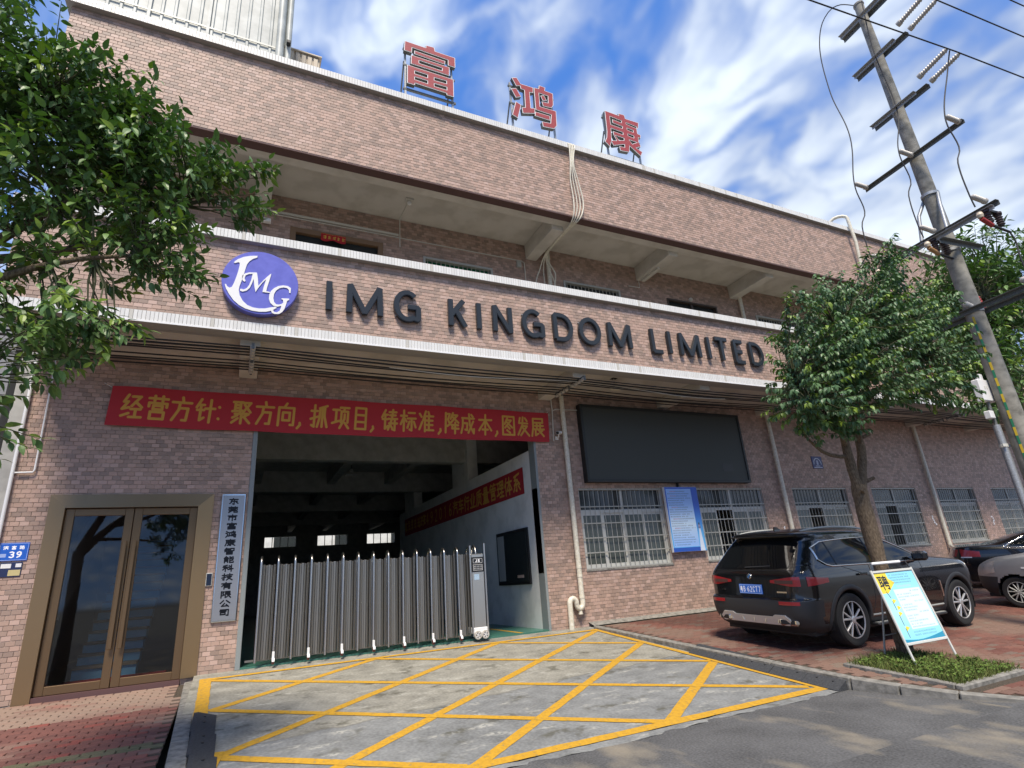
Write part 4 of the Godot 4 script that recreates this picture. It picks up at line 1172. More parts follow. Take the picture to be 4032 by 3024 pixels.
func make_signs() -> void:
	# wall lettering
	var S := thing("facade_lettering", "row of black raised letters reading IMG KINGDOM LIMITED on the tiled fascia", "sign", Vector3(0, 5.37, 1.80))
	var word := [["I", 1.03, 1.13], ["M", 1.36, 1.98], ["G", 2.165, 2.655], ["K", 3.17, 3.545], ["I", 3.725, 3.82], ["N", 4.05, 4.465], ["G", 4.665, 5.165], ["D", 5.365, 5.825], ["O", 5.96, 6.50], ["M", 6.67, 7.285], ["L", 7.80, 8.135], ["I", 8.27, 8.365], ["M", 8.595, 9.22], ["I", 9.42, 9.515], ["T", 9.645, 10.115], ["E", 10.25, 10.605], ["D", 10.77, 11.23]]
	var hw := 0.048
	for L in word:
		var w: float = L[2] - L[1] - 2 * hw
		var h := 0.62 - 2 * hw
		var st := []
		match L[0]:
			"I": st = [[0, 0, 0, 1]]
			"M": st = [[0, 0, 0.02, 1, 0.5, 0.03, 0.98, 1, 1, 0]]
			"N": st = [[0, 0, 0.0, 1, 1, 0, 1, 1]]
			"K": st = [[0, 0, 0, 1], [0.9, 1, 0.05, 0.42], [0.34, 0.62, 1, 0]]
			"L": st = [[0, 1, 0, 0, 1, 0]]
			"T": st = [[0, 1, 1, 1], [0.5, 1, 0.5, 0]]
			"E": st = [[1, 1, 0, 1, 0, 0, 1, 0], [0, 0.5, 0.85, 0.5]]
		var lines: Array[PackedVector2Array] = []
		for q in st:
			var p := PackedVector2Array()
			for i in range(0, q.size(), 2): p.append(Vector2(L[1] + hw + q[i] * w, hw + q[i + 1] * h))
			lines.append(p)
		var x0: float = L[1] + hw
		if w < 0.02: lines = [PackedVector2Array([Vector2((L[1] + L[2]) / 2, hw), Vector2((L[1] + L[2]) / 2, hw + h)])]
		if L[0] == "O": lines = [arc(x0 + w / 2, hw + h / 2, w / 2, h / 2, 0, 180), arc(x0 + w / 2, hw + h / 2, w / 2, h / 2, 180, 360)]
		if L[0] == "D":
			var p := PackedVector2Array([Vector2(x0, hw), Vector2(x0, hw + h), Vector2(x0 + w * 0.35, hw + h)])
			var p2 := PackedVector2Array([Vector2(x0 + w * 0.34, hw + h)])
			p2.append_array(arc(x0 + w * 0.4, hw + h / 2, w * 0.6, h / 2, 88, -88)); p2.append(Vector2(x0, hw))
			lines = [p, p2]
		if L[0] == "G":
			var p := arc(x0 + w / 2, hw + h / 2, w / 2, h / 2, 48, 300, 20)
			p.append(Vector2(x0 + w, hw + 0.01)); p.append(Vector2(x0 + w, hw + h * 0.47)); p.append(Vector2(x0 + w * 0.52, hw + h * 0.47))
			lines = [p]
		var polys := []
		var inner := []
		for p in lines:
			for q in Geometry2D.offset_polyline(p, hw, Geometry2D.JOIN_ROUND, Geometry2D.END_ROUND): polys.append(q)
			for q in Geometry2D.offset_polyline(p, hw - 0.010, Geometry2D.JOIN_ROUND, Geometry2D.END_ROUND): inner.append(q)
		var lt := Node3D.new()
		lt.name = "letter"
		S.add_child(lt, true)
		csg_shape("letter_body", polys, [], 0.085, 0.055, M.letter_black, lt)
		csg_shape("letter_face", inner, [], 0.092, 0.0069, M.letter_black, lt)
		var pin := MB.new()
		for yy in [0.12, 0.5]: pin.cyl(Vector3(L[1] + 0.045, yy, -0.003), Vector3(L[1] + 0.045, yy, 0.031), 0.012, 0.012, 6)
		obj("stand_off", pin, M.galv, lt)
	# round emblem
	var E := thing("round_emblem", "round violet blue disc with white intertwined letters I M G on the fascia", "sign", Vector3(0.035, 5.71, 1.80))
	var d := MB.new()
	d.lathe([[0.0, 0.0], [0.545, 0.0], [0.556, 0.012], [0.556, 0.118], [0.548, 0.126], [0.0, 0.126]], Transform3D(Basis(Vector3.RIGHT, Vector3.BACK, Vector3.DOWN), Vector3.ZERO), 64)
	obj("disc", d, M.emblem, E)
	for s in ["-0.081 0.465 -0.084 0.432 -0.146 0.395 -0.192 0.342 -0.222 0.280 -0.236 0.203 -0.253 0.101 -0.277 -0.025 -0.298 -0.125 -0.303 -0.186 -0.282 -0.278 -0.232 -0.365 -0.165 -0.426 -0.085 -0.455 0.002 -0.460 0.090 -0.446 0.167 -0.417 0.235 -0.394 0.256 -0.409 0.190 -0.467 0.103 -0.502 0.006 -0.516 -0.091 -0.511 -0.189 -0.488 -0.278 -0.443 -0.360 -0.373 -0.429 -0.278 -0.478 -0.192 -0.503 -0.119 -0.485 -0.112 -0.468 -0.148 -0.433 -0.169 -0.402 -0.149 -0.379 -0.079 -0.354 0.034 -0.334 0.148 -0.323 0.248 -0.326 0.291 -0.346 0.299 -0.383 0.276 -0.407 0.275 -0.395 0.308 -0.350 0.354 -0.276 0.407 -0.180 0.445", "-0.070 0.162 -0.048 0.052 -0.034 -0.068 0.033 0.042 0.092 0.127 0.139 0.183 0.136 0.148 0.118 0.045 0.095 -0.070 0.085 -0.145 0.140 -0.149 0.136 -0.167 0.032 -0.166 0.042 -0.092 0.060 0.010 0.071 0.067 0.021 -0.003 -0.032 -0.104 -0.066 -0.183 -0.086 -0.101 -0.104 0.006 -0.111 0.041 -0.125 -0.035 -0.153 -0.125 -0.193 -0.180 -0.249 -0.207 -0.283 -0.195 -0.286 -0.165 -0.262 -0.161 -0.237 -0.169 -0.196 -0.138 -0.166 -0.078 -0.143 0.011 -0.129 0.130 -0.185 0.114 -0.227 0.082 -0.238 0.031 -0.220 -0.015 -0.233 -0.029 -0.259 -0.016 -0.274 0.018 -0.270 0.074 -0.239 0.116 -0.178 0.145", "0.443 -0.117 0.423 -0.120 0.415 -0.066 0.388 -0.039 0.336 -0.035 0.276 -0.058 0.228 -0.109 0.202 -0.175 0.196 -0.249 0.210 -0.314 0.243 -0.351 0.283 -0.351 0.322 -0.333 0.346 -0.305 0.338 -0.257 0.312 -0.249 0.317 -0.234 0.428 -0.222 0.429 -0.243 0.400 -0.266 0.388 -0.329 0.372 -0.404 0.340 -0.469 0.293 -0.512 0.233 -0.521 0.193 -0.509 0.176 -0.475 0.204 -0.459 0.221 -0.487 0.261 -0.490 0.299 -0.457 0.316 -0.400 0.319 -0.364 0.265 -0.390 0.205 -0.381 0.157 -0.340 0.133 -0.271 0.133 -0.198 0.154 -0.128 0.196 -0.072 0.254 -0.025 0.324 0.000 0.396 0.000 0.444 -0.030"]:
		var q := MB.new()
		q.prism(poly_of(s), Transform3D(Basis(), Vector3(0, 0, 0.1262)), 0.012)
		obj("white_letter", q, M.white_paint, E)
	# roof characters
	roof_letter("roof_character", "red roof character with two stacked boxes below a wide cap, beside the white shed", Vector3(2.5, 10.5, 1.70), ["-0.035 1.703 0.437 1.705 0.439 1.782 0.637 1.800 0.654 1.693 1.123 1.697 1.117 1.407 0.945 1.405 0.947 1.565 0.130 1.576 0.123 1.424 -0.052 1.422", "0.177 1.509 0.883 1.499 0.874 1.401 0.176 1.416", "0.103 1.353 0.978 1.356 0.969 1.108 0.095 1.099", "0.015 1.035 1.061 1.034 1.051 0.534 0.884 0.531 0.881 0.578 0.182 0.587 0.176 0.532 0.007 0.530"], ["0.280 1.269 0.805 1.265 0.797 1.188 0.279 1.188", "0.180 0.928 0.459 0.932 0.457 0.847 0.178 0.849", "0.177 0.758 0.455 0.761 0.455 0.679 0.176 0.686", "0.616 0.917 0.891 0.929 0.890 0.849 0.614 0.837", "0.611 0.745 0.892 0.752 0.891 0.672 0.611 0.666"], -0.05, 1.13, 0.52, 1.75)
	roof_letter("roof_character", "middle red roof character with three slanting strokes, between the other two", Vector3(5.0, 10.5, 1.70), ["0.041 1.690 0.176 1.745 0.267 1.588 0.607 1.599 0.590 1.426 0.495 1.415 0.483 0.932 0.596 0.960 0.586 0.857 0.575 0.797 0.250 0.693 0.237 0.855 0.333 0.896 0.352 1.430 0.259 1.432 0.250 1.518 0.143 1.476", "-0.003 1.337 0.132 1.402 0.249 1.182 0.102 1.108", "0.092 0.987 0.228 0.931 0.111 0.498 -0.032 0.556", "0.624 1.606 0.755 1.625 0.778 1.737 0.949 1.732 0.926 1.626 1.151 1.621 1.127 1.249 1.064 1.143 0.829 1.114 0.802 1.244 0.980 1.266 0.998 1.491 0.753 1.488 0.740 1.069 1.184 1.085 1.156 0.627 1.069 0.511 0.764 0.475 0.751 0.618 0.983 0.649 1.029 0.921 0.610 0.928", "0.786 1.417 0.882 1.466 0.947 1.324 0.839 1.271", "0.590 0.858 0.990 0.870 0.980 0.729 0.571 0.734"], [], -0.02, 1.22, 0.34, 1.70)
	roof_letter("roof_character", "red roof character with a sweeping slanted stroke, beside the hanging white ropes", Vector3(8.0, 10.5, 1.70), ["-0.324 1.647 0.115 1.635 0.115 1.710 0.299 1.719 0.317 1.605 0.745 1.614 0.707 1.435 0.647 1.377 0.644 1.219 0.741 1.207 0.722 1.100 0.646 1.095 0.636 0.936 0.682 0.815 0.512 0.718 0.700 0.643 0.624 0.491 0.307 0.720 0.267 0.526 0.245 0.501 -0.020 0.472 -0.035 0.599 0.135 0.623 0.145 0.717 -0.215 0.566 -0.263 0.670 -0.331 0.493 -0.467 0.616 -0.392 0.772 -0.355 0.977"], ["-0.186 1.509 0.176 1.486 0.158 1.417 -0.121 1.432 -0.127 1.319 0.175 1.298 0.158 1.230 -0.198 1.238", "-0.205 1.119 0.160 1.101 0.149 1.029 -0.153 1.039 -0.159 0.921 -0.091 0.762 -0.251 0.710", "-0.106 0.927 0.160 0.917 0.148 0.846 -0.015 0.793", "0.319 1.473 0.655 1.455 0.644 1.395 0.317 1.422", "0.320 1.298 0.514 1.288 0.503 1.222 0.317 1.240", "0.312 1.108 0.500 1.102 0.494 1.032 0.314 1.047", "0.323 0.921 0.571 0.915 0.401 0.811"], -0.36, 0.76, 0.36, 1.68)
	# long red banner over the gate
	var im := Image.create(2048, 168, false, Image.FORMAT_RGB8)
	im.fill(lin(0.43, 0.022, 0.030))
	var gold := lin(0.60, 0.33, 0.055)
	for c in [["经", 0.0202], ["营", 0.0640], ["方", 0.1064], ["针", 0.150], ["：", 0.186], ["聚", 0.2197], ["方", 0.2660], ["向", 0.3100], ["，", 0.349], ["抓", 0.3802], ["项", 0.4277], ["目", 0.4742], ["，", 0.513], ["铸", 0.5419], ["标", 0.588], ["准", 0.6335], ["，", 0.680], ["降", 0.6999], ["成", 0.744], ["本", 0.793], ["，", 0.836], ["图", 0.8596], ["发", 0.903], ["展", 0.947]]:
		put_glyph(im, c[0], c[1] * 2048, 28, 80, 112, 5.6, gold)
	var bn := thing("slogan_banner", "long red cloth banner with yellow characters hung over the gate opening", "banner", Vector3(-2.05, 3.785, 0.03))
	var pts := []
	for j in 9:
		var row := []
		for i in 90:
			var fx := i / 89.0
			var fy := j / 8.0
			row.append(Vector3(fx * 8.12 + 0.03 * (1.0 - fy), 0.665 * (1.0 - fy) - 0.020 * sin(fx * PI) * fy + 0.005 * sin(fx * 31.0), 0.030 + 0.010 * sin(fx * 19.0 + fy * 2.0) + 0.006 * sin(fx * 47.0 - fy * 3.0)))
		pts.append(row)
	var cl := MB.new()
	cl.grid(pts, Vector3.BACK, true)
	obj("cloth", cl, printed(im, 0.75), bn)
	for x in [0.02, 8.08]:
		var ey := MB.new()
		ey.tube([Vector3(x, 0.64, 0.03), Vector3(x + (0.12 if x > 1 else -0.12), 0.72, -0.02)], 0.004, 5)
		obj("tie_cord", ey, M.white_paint, bn)
	# banner on the partition inside
	im = Image.create(2048, 120, false, Image.FORMAT_RGB8)
	im.fill(lin(0.36, 0.015, 0.025))
	var txt := "IATF169492016汽车行业质量管理体系"
	for i in txt.length():
		var fx := 1.0 - (txt.length() - i) * 0.0455 - 0.01
		var narrow := txt.unicode_at(i) < 256
		put_glyph(im, txt[i], fx * 2048 + (14 if narrow else 0), 18, 58 if narrow else 84, 84, 5.0, gold)
	line_of_print(im, 20, 22, 520, 76.0, gold, 0.0)
	var wb := thing("inner_banner", "red banner with yellow characters fixed along the white wall inside the gate", "banner", Vector3(5.70, 2.76, -10.7))
	var wm := MB.new()
	wm.quad_uv([Vector3(-0.012, 0, 0), Vector3(-0.012, 0, 10.1), Vector3(-0.012, 0.59, 10.1), Vector3(-0.012, 0.59, 0)], Vector3.LEFT)
	wm.quad_uv([Vector3(-0.006, 0, 0), Vector3(-0.006, 0, 10.1), Vector3(-0.006, 0.59, 10.1), Vector3(-0.006, 0.59, 0)], Vector3.RIGHT)
	obj("cloth", wm, printed(im, 0.8), wb)
	# company plaque
	im = Image.create(160, 860, false, Image.FORMAT_RGB8)
	im.fill(lin(0.36, 0.36, 0.36))
	var nm := "东莞市富鸿康智能科技有限公司"
	for i in nm.length(): put_glyph(im, nm[i], 42, 22 + i * 59, 76, 46, 4.6, lin(0.012, 0.012, 0.014))
	var pq := thing("company_plaque", "tall polished steel plaque with black characters between the glass door and the gate", "plaque", Vector3(-0.09, 1.688, 0.0))
	var pf := MB.new()
	pf.bevel(Vector3(0, 0, 0.020), Vector3(0.365, 2.0, 0.038), 0.010)
	obj("plate", pf, mat(lin(0.62, 0.62, 0.61), 0.10, 1.0), pq)
	var pa := MB.new()
	face(pa, -0.163, 0.163, -0.97, 0.97, 0.0405)
	var pm := printed(im, 0.28)
	pm.metallic = 0.6
	obj("lettering", pa, pm, pq)
	# street number and small plate
	im = Image.create(340, 250, false, Image.FORMAT_RGB8)
	im.fill(lin(0.02, 0.12, 0.55))
	for b in [[8, 8, 324, 3], [8, 239, 324, 3], [8, 8, 3, 234], [329, 8, 3, 234]]: im.fill_rect(Rect2i(b[0], b[1], b[2], b[3]), Color(0.9, 0.93, 1.0))
	for i in 3: put_glyph(im, "滨富路"[i], 48 + i * 92, 42, 56, 50, 4.0, Color.WHITE)
	put_glyph(im, "3", 120, 120, 74, 92, 8.5, Color.WHITE)
	put_glyph(im, "9", 202, 120, 74, 92, 8.5, Color.WHITE)
	im.fill_rect(Rect2i(22, 150, 70, 50), lin(0.35, 0.45, 0.75))
	var ap := thing("street_number_plate", "blue enamel street number plate reading 39 beside the glass door", "plate", Vector3(-2.87, 1.88, 0))
	bx("plate", Vector3(-0.17, -0.125, 0.0), Vector3(0.17, 0.125, 0.010), mat(lin(0.02, 0.10, 0.5), 0.4), ap, 0.003)
	var af := MB.new()
	face(af, -0.168, 0.168, -0.123, 0.123, 0.0125)
	obj("lettering", af, printed(im, 0.35), ap)
	var qp := thing("notice_plate", "small dark blue notice plate with white and gold fields under the street number", "plate", Vector3(-2.865, 1.636, 0))
	bx("plate", Vector3(-0.125, -0.10, 0.0), Vector3(0.125, 0.10, 0.010), mat(lin(0.02, 0.03, 0.09), 0.4), qp, 0.003)
	bx("field", Vector3(-0.115, 0.02, 0.010), Vector3(0.0, 0.08, 0.013), M.white_paint, qp)
	bx("field", Vector3(0.05, 0.03, 0.010), Vector3(0.115, 0.08, 0.013), M.white_paint, qp)
	bx("field", Vector3(-0.02, -0.085, 0.010), Vector3(0.115, -0.005, 0.013), mat(lin(0.55, 0.47, 0.22), 0.5), qp)
	var rd := thing("card_reader", "small black card reader in a steel bezel beside the bronze door surround", "card reader", Vector3(-0.347, 1.335, 0))
	bx("housing", Vector3(-0.045, -0.10, 0.0), Vector3(0.045, 0.10, 0.026), M.alu_white, rd, 0.006)
	bx("screen", Vector3(-0.036, -0.088, 0.026), Vector3(0.036, 0.088, 0.030), mat(lin(0.01, 0.014, 0.03), 0.1), rd, 0.002)
	# display panel above the windows
	var ld := thing("display_panel", "large blank dark grey display panel in a black frame above the barred windows", "display panel", Vector3(9.39, 3.79, 0))
	bx("casing", Vector3(-2.49, -0.90, 0.0), Vector3(2.49, 0.90, 0.13), M.black, ld)
	var lf := MB.new()
	for b in [[-2.49, -0.90, 2.49, -0.84], [-2.49, 0.84, 2.49, 0.90], [-2.49, -0.84, -2.43, 0.84], [2.43, -0.84, 2.49, 0.84]]:
		lf.span(Vector3(b[0], b[1], 0.1305), Vector3(b[2], b[3], 0.165))
	obj("frame", lf, mat(lin(0.018, 0.022, 0.022), 0.45), ld)
	bx("screen", Vector3(-2.43, -0.84, 0.1305), Vector3(2.43, 0.84, 0.14), mat(lin(0.062, 0.068, 0.062), 0.5, 0.0, 0.35), ld)
	bx("module_patch", Vector3(1.62, -0.62, 0.14), Vector3(1.98, -0.42, 0.1425), mat(lin(0.045, 0.05, 0.048), 0.5), ld)
	# blue notice board
	im = Image.create(330, 500, false, Image.FORMAT_RGB8)
	for y in 500:
		var c := lin(0.02, 0.10, 0.52).lerp(lin(0.10, 0.42, 0.80), clampf((y - 150) / 220.0, 0.0, 1.0))
		im.fill_rect(Rect2i(0, y, 330, 1), c)
	im.fill_rect(Rect2i(0, 470, 270, 30), lin(0.02, 0.09, 0.45))
	var pan := lin(0.30, 0.50, 0.88)
	for y in range(14, 465): im.fill_rect(Rect2i(12, y, 254, 1), pan.lerp(lin(0.62, 0.78, 0.92), clampf(1.0 - absf(y - 290) / 150.0, 0.0, 1.0)))
	var yy := 30.0
	for k in 24:
		var redline: bool = k in [0, 2, 7, 12, 16]
		line_of_print(im, 46.0 if redline else 22.0, yy, rng.randf_range(150, 236), 10.0, lin(0.02, 0.03, 0.08), 0.06)
		if redline: line_of_print(im, 46, yy, 66, 10.0, lin(0.55, 0.05, 0.10), 0.0)
		yy += 18.0
	for y in range(330, 500):
		var hw2 := 8.0 + (y - 330) * 0.10
		im.fill_rect(Rect2i(int(294 - hw2), y, int(hw2 * 2), 1), lin(0.66, 0.74, 0.86))
	im.fill_rect(Rect2i(284, 300, 20, 30), lin(0.30, 0.28, 0.40))
	im.fill_rect(Rect2i(280, 318, 28, 4), lin(0.05, 0.05, 0.08))
	im.fill_rect(Rect2i(288, 284, 12, 16), lin(0.04, 0.04, 0.06))
	var pb := thing("notice_board", "blue printed notice board with a lighthouse hung between two barred windows", "notice board", Vector3(9.535, 2.04, 0))
	bx("panel", Vector3(-0.50, -0.745, 0.03), Vector3(0.50, 0.745, 0.10), M.white_paint, pb, 0.004)
	var pp := MB.new()
	face(pp, -0.495, 0.495, -0.74, 0.74, 0.1025)
	obj("print", pp, printed(im, 0.3), pb)
	bx("hanger", Vector3(-0.02, 0.745, 0.0), Vector3(0.02, 0.86, 0.06), M.black, pb)
	# little blue emblem plate on the far wall
	im = Image.create(170, 140, false, Image.FORMAT_RGB8)
	im.fill(lin(0.015, 0.02, 0.12))
	for a in 60:
		var an := PI * a / 59.0
		im.fill_rect(Rect2i(int(85 - 62 * cos(an)) - 5, int(88 - 66 * sin(an)) - 4, 9, 9), lin(0.45, 0.5, 0.62))
	im.fill_rect(Rect2i(70, 45, 30, 52), lin(0.32, 0.36, 0.50))
	im.fill_rect(Rect2i(50, 108, 70, 7), lin(0.55, 0.58, 0.68)); im.fill_rect(Rect2i(16, 125, 138, 8), lin(0.5, 0.54, 0.66))
	var bp := thing("emblem_plate", "small dark blue plate with a white arch high on the wall above barred windows", "plate", Vector3(14.815, 3.495, 0))
	bx("plate", Vector3(-0.215, -0.175, 0.0), Vector3(0.215, 0.175, 0.014), mat(lin(0.015, 0.02, 0.12), 0.4), bp, 0.003)
	var bf := MB.new()
	face(bf, -0.21, 0.21, -0.17, 0.17, 0.0165)
	obj("print", bf, printed(im, 0.4), bp)
	# red paper over the gallery door
	im = Image.create(200, 70, false, Image.FORMAT_RGB8)
	im.fill(lin(0.42, 0.012, 0.02))
	line_of_print(im, 20, 18, 176, 36.0, lin(0.62, 0.42, 0.06), 0.0)
	for i in 16: im.fill_rect(Rect2i(4 + i * 12, 3, 6, 3), lin(0.62, 0.42, 0.06))
	var cp := thing("couplet_paper", "red paper strip with gold characters stuck over the gallery door", "paper strip", Vector3(1.35, 8.01, 0.021))
	var cm := MB.new()
	var cg := []
	for j in 4:
		var row := []
		for i in 14:
			row.append(Vector3(-0.25 + 0.5 * i / 13.0, 0.085 - 0.165 * j / 3.0 - (0.02 * sin(i * 0.7) if j == 3 else 0.0), 0.006 + 0.006 * sin(i * 0.9 + j)))
		cg.append(row)
	cm.grid(cg, Vector3.BACK, true)
	obj("paper", cm, printed(im, 0.8), cp)
	# torn bill remains on the piers
	for b in [[12.95, 1.66], [19.62, 1.78], [22.95, 1.70]]:
		var sc := thing("torn_paper", "", "paper scrap", Vector3(b[0], b[1], 0.003), 0, "scraps of torn paper on the wall piers")
		sc.set_meta("label", {12.95: "scrap of torn white paper on the wall beside the drain pipe behind the suv", 19.62: "scrap of torn white paper on the tiled pier before the far drain pipe", 22.95: "scrap of torn white paper on the tiled pier past the far drain pipe"}[b[0]])
		var sm := MB.new()
		for k in 5:
			var p := PackedVector2Array()
			var cx := rng.randf_range(-0.05, 0.05)
			var cy := 0.10 - k * 0.06
			for a in 7: p.append(Vector2(cx, cy) + Vector2(cos(TAU * a / 7.0) * rng.randf_range(0.02, 0.06), sin(TAU * a / 7.0) * rng.randf_range(0.015, 0.045)))
			if Geometry2D.triangulate_polygon(p).size() > 0: sm.prism(p, Transform3D(Basis(), Vector3(0, 0, k * 0.0008)), 0.0006)
		obj("scrap", sm, M.white_paint, sc)

# ---------------------------------------------------------------- folding gate, cables and fittings on the building
func make_gate() -> void:
	var G := thing("retractable_gate", "low stainless steel folding gate with arched tops drawn across the hall entrance", "gate", Vector3(0, 0, 0.0))
	var x := 0.40
	var n := 15
	var pitch := 0.2615
	for i in n:
		var xx := x + i * pitch
		# arched frame: front leg, bow, rear leg
		var path := [Vector3(xx, 0.05, 0.13), Vector3(xx, 1.50, 0.13)]
		for k in 9: path.append(Vector3(xx + 0.03 * (1 - cos(PI * k / 8.0)) * 0.3, 1.535 + 0.10 * sin(PI * k / 8.0), 0.0 + 0.13 * cos(PI * k / 8.0)))
		path.append(Vector3(xx + 0.02, 1.50, -0.13)); path.append(Vector3(xx + 0.02, 0.05, -0.13))
		var m := MB.new()
		m.tube(path, 0.019, 8)
		obj("arched_post", m, M.steel, G)
		if i < n - 1:
			# pleated slats between the posts
			for k in 5:
				var a := xx + 0.028 + k * (pitch - 0.056) / 5.0
				var w := (pitch - 0.056) / 5.0 - 0.003
				var zc: float = [0.085, 0.055, 0.035, 0.055, 0.085][k]
				var s := MB.new()
				s.bevel(Vector3(a + w / 2, 0.79, zc), Vector3(w, 1.44 - 0.02 * (k % 2), 0.014), 0.003, Basis(Vector3.UP, [-0.5, -0.3, 0.0, 0.3, 0.5][k]))
				obj("slat", s, M.steel_dull, G)
		if i % 2 == 1:
			var c := MB.new()
			c.cyl(Vector3(xx - 0.016, 0.048, 0.175), Vector3(xx + 0.016, 0.048, 0.175), 0.042, 0.042, 16)
			obj("castor_wheel", c, mat(lin(0.16, 0.05, 0.04), 0.6), G)
			var gd := MB.new()
			for k in 7:
				var a0 := PI * k / 7.0; var a1 := PI * (k + 1) / 7.0
				gd.flat([Vector3(xx - 0.02, 0.05 + 0.052 * sin(a0), 0.175 + 0.052 * cos(a0)), Vector3(xx + 0.02, 0.05 + 0.052 * sin(a0), 0.175 + 0.052 * cos(a0)), Vector3(xx + 0.02, 0.05 + 0.052 * sin(a1), 0.175 + 0.052 * cos(a1)), Vector3(xx - 0.02, 0.05 + 0.052 * sin(a1), 0.175 + 0.052 * cos(a1))], Vector3(0, sin(a0), cos(a0)))
			obj("wheel_guard", gd, M.white_paint, G)
			bx("wheel_stem", Vector3(xx - 0.019, 0.10, 0.152), Vector3(xx + 0.019, 0.19, 0.178), M.white_paint, G, 0.004)
	bx("lower_rail", Vector3(0.26, 0.06, -0.03), Vector3(4.05, 0.09, 0.0), M.steel_dull, G)
	# drive head
	var H := Node3D.new()
	H.name = "drive_head"
	H.position = Vector3(4.175, 0, 0.02)
	G.add_child(H, true)
	bx("cabinet", Vector3(-0.115, 0.10, -0.20), Vector3(0.135, 1.50, 0.15), mat(lin(0.50, 0.49, 0.46), 0.28, 0.85), H, 0.012)
	bx("base", Vector3(-0.125, 0.09, -0.21), Vector3(0.145, 0.20, 0.165), M.white_paint, H, 0.01)
	for xx in [-0.135, 0.16]:
		var p := MB.new()
		p.bevel(Vector3(xx, 0.88, 0.14), Vector3(0.03, 1.56 if xx < 0 else 1.62, 0.035), 0.004)
		obj("upright", p, M.steel, H)
	var bow := MB.new()
	bow.tube([Vector3(0.0, 1.50, 0.1), Vector3(0.0, 1.60, 0.08), Vector3(0.0, 1.66, 0.0), Vector3(0.0, 1.60, -0.10), Vector3(0, 1.5, -0.12)], 0.02, 8)
	obj("bow", bow, M.steel, H)
	var im := Image.create(130, 136, false, Image.FORMAT_RGB8)
	im.fill(lin(0.01, 0.01, 0.012))
	for b in [[14, 12, 102, 42], [14, 68, 102, 56]]:
		im.fill_rect(Rect2i(b[0], b[1], b[2], b[3]), lin(0.75, 0.75, 0.73)); im.fill_rect(Rect2i(b[0] + 3, b[1] + 3, b[2] - 6, b[3] - 6), lin(0.015, 0.016, 0.02))
	put_glyph(im, "J", 32, 20, 30, 26, 3.2, Color.WHITE); put_glyph(im, "S", 62, 20, 30, 26, 3.2, Color.WHITE)
	line_of_print(im, 22, 80, 90, 15, lin(0.7, 0.7, 0.68), 0.0); line_of_print(im, 22, 100, 90, 15, lin(0.7, 0.7, 0.68), 0.0)
	bx("label_plate", Vector3(-0.112, 1.17, 0.15), Vector3(0.132, 1.44, 0.156), M.black, H)
	var lf := MB.new()
	face(lf, -0.110, 0.130, 1.175, 1.435, 0.159)
	obj("label_print", lf, printed(im, 0.3), H)
	bx("sticker", Vector3(-0.07, 1.03, 0.15), Vector3(0.03, 1.13, 0.153), mat(lin(0.35, 0.48, 0.60), 0.5), H)
	for xx in [-0.06, 0.085]:
		var w := Node3D.new()
		w.name = "head_wheel"
		w.position = Vector3(xx, 0.075, 0.18)
		H.add_child(w, true)
		var t := MB.new()
		t.lathe([[0.0, -0.02], [0.07, -0.02], [0.075, -0.012], [0.075, 0.012], [0.07, 0.02], [0.045, 0.02]], Transform3D(Basis(Vector3.RIGHT, Vector3.BACK, Vector3.DOWN), Vector3.ZERO), 20)
		obj("tyre", t, M.porcelain, w)
		var sp := MB.new()
		for k in 5: sp.box(Vector3(0.028 * cos(TAU * k / 5), 0.028 * sin(TAU * k / 5), 0.018), Vector3(0.05, 0.012, 0.008), Basis(Vector3.BACK, TAU * k / 5))
		obj("spokes", sp, M.white_paint, w)

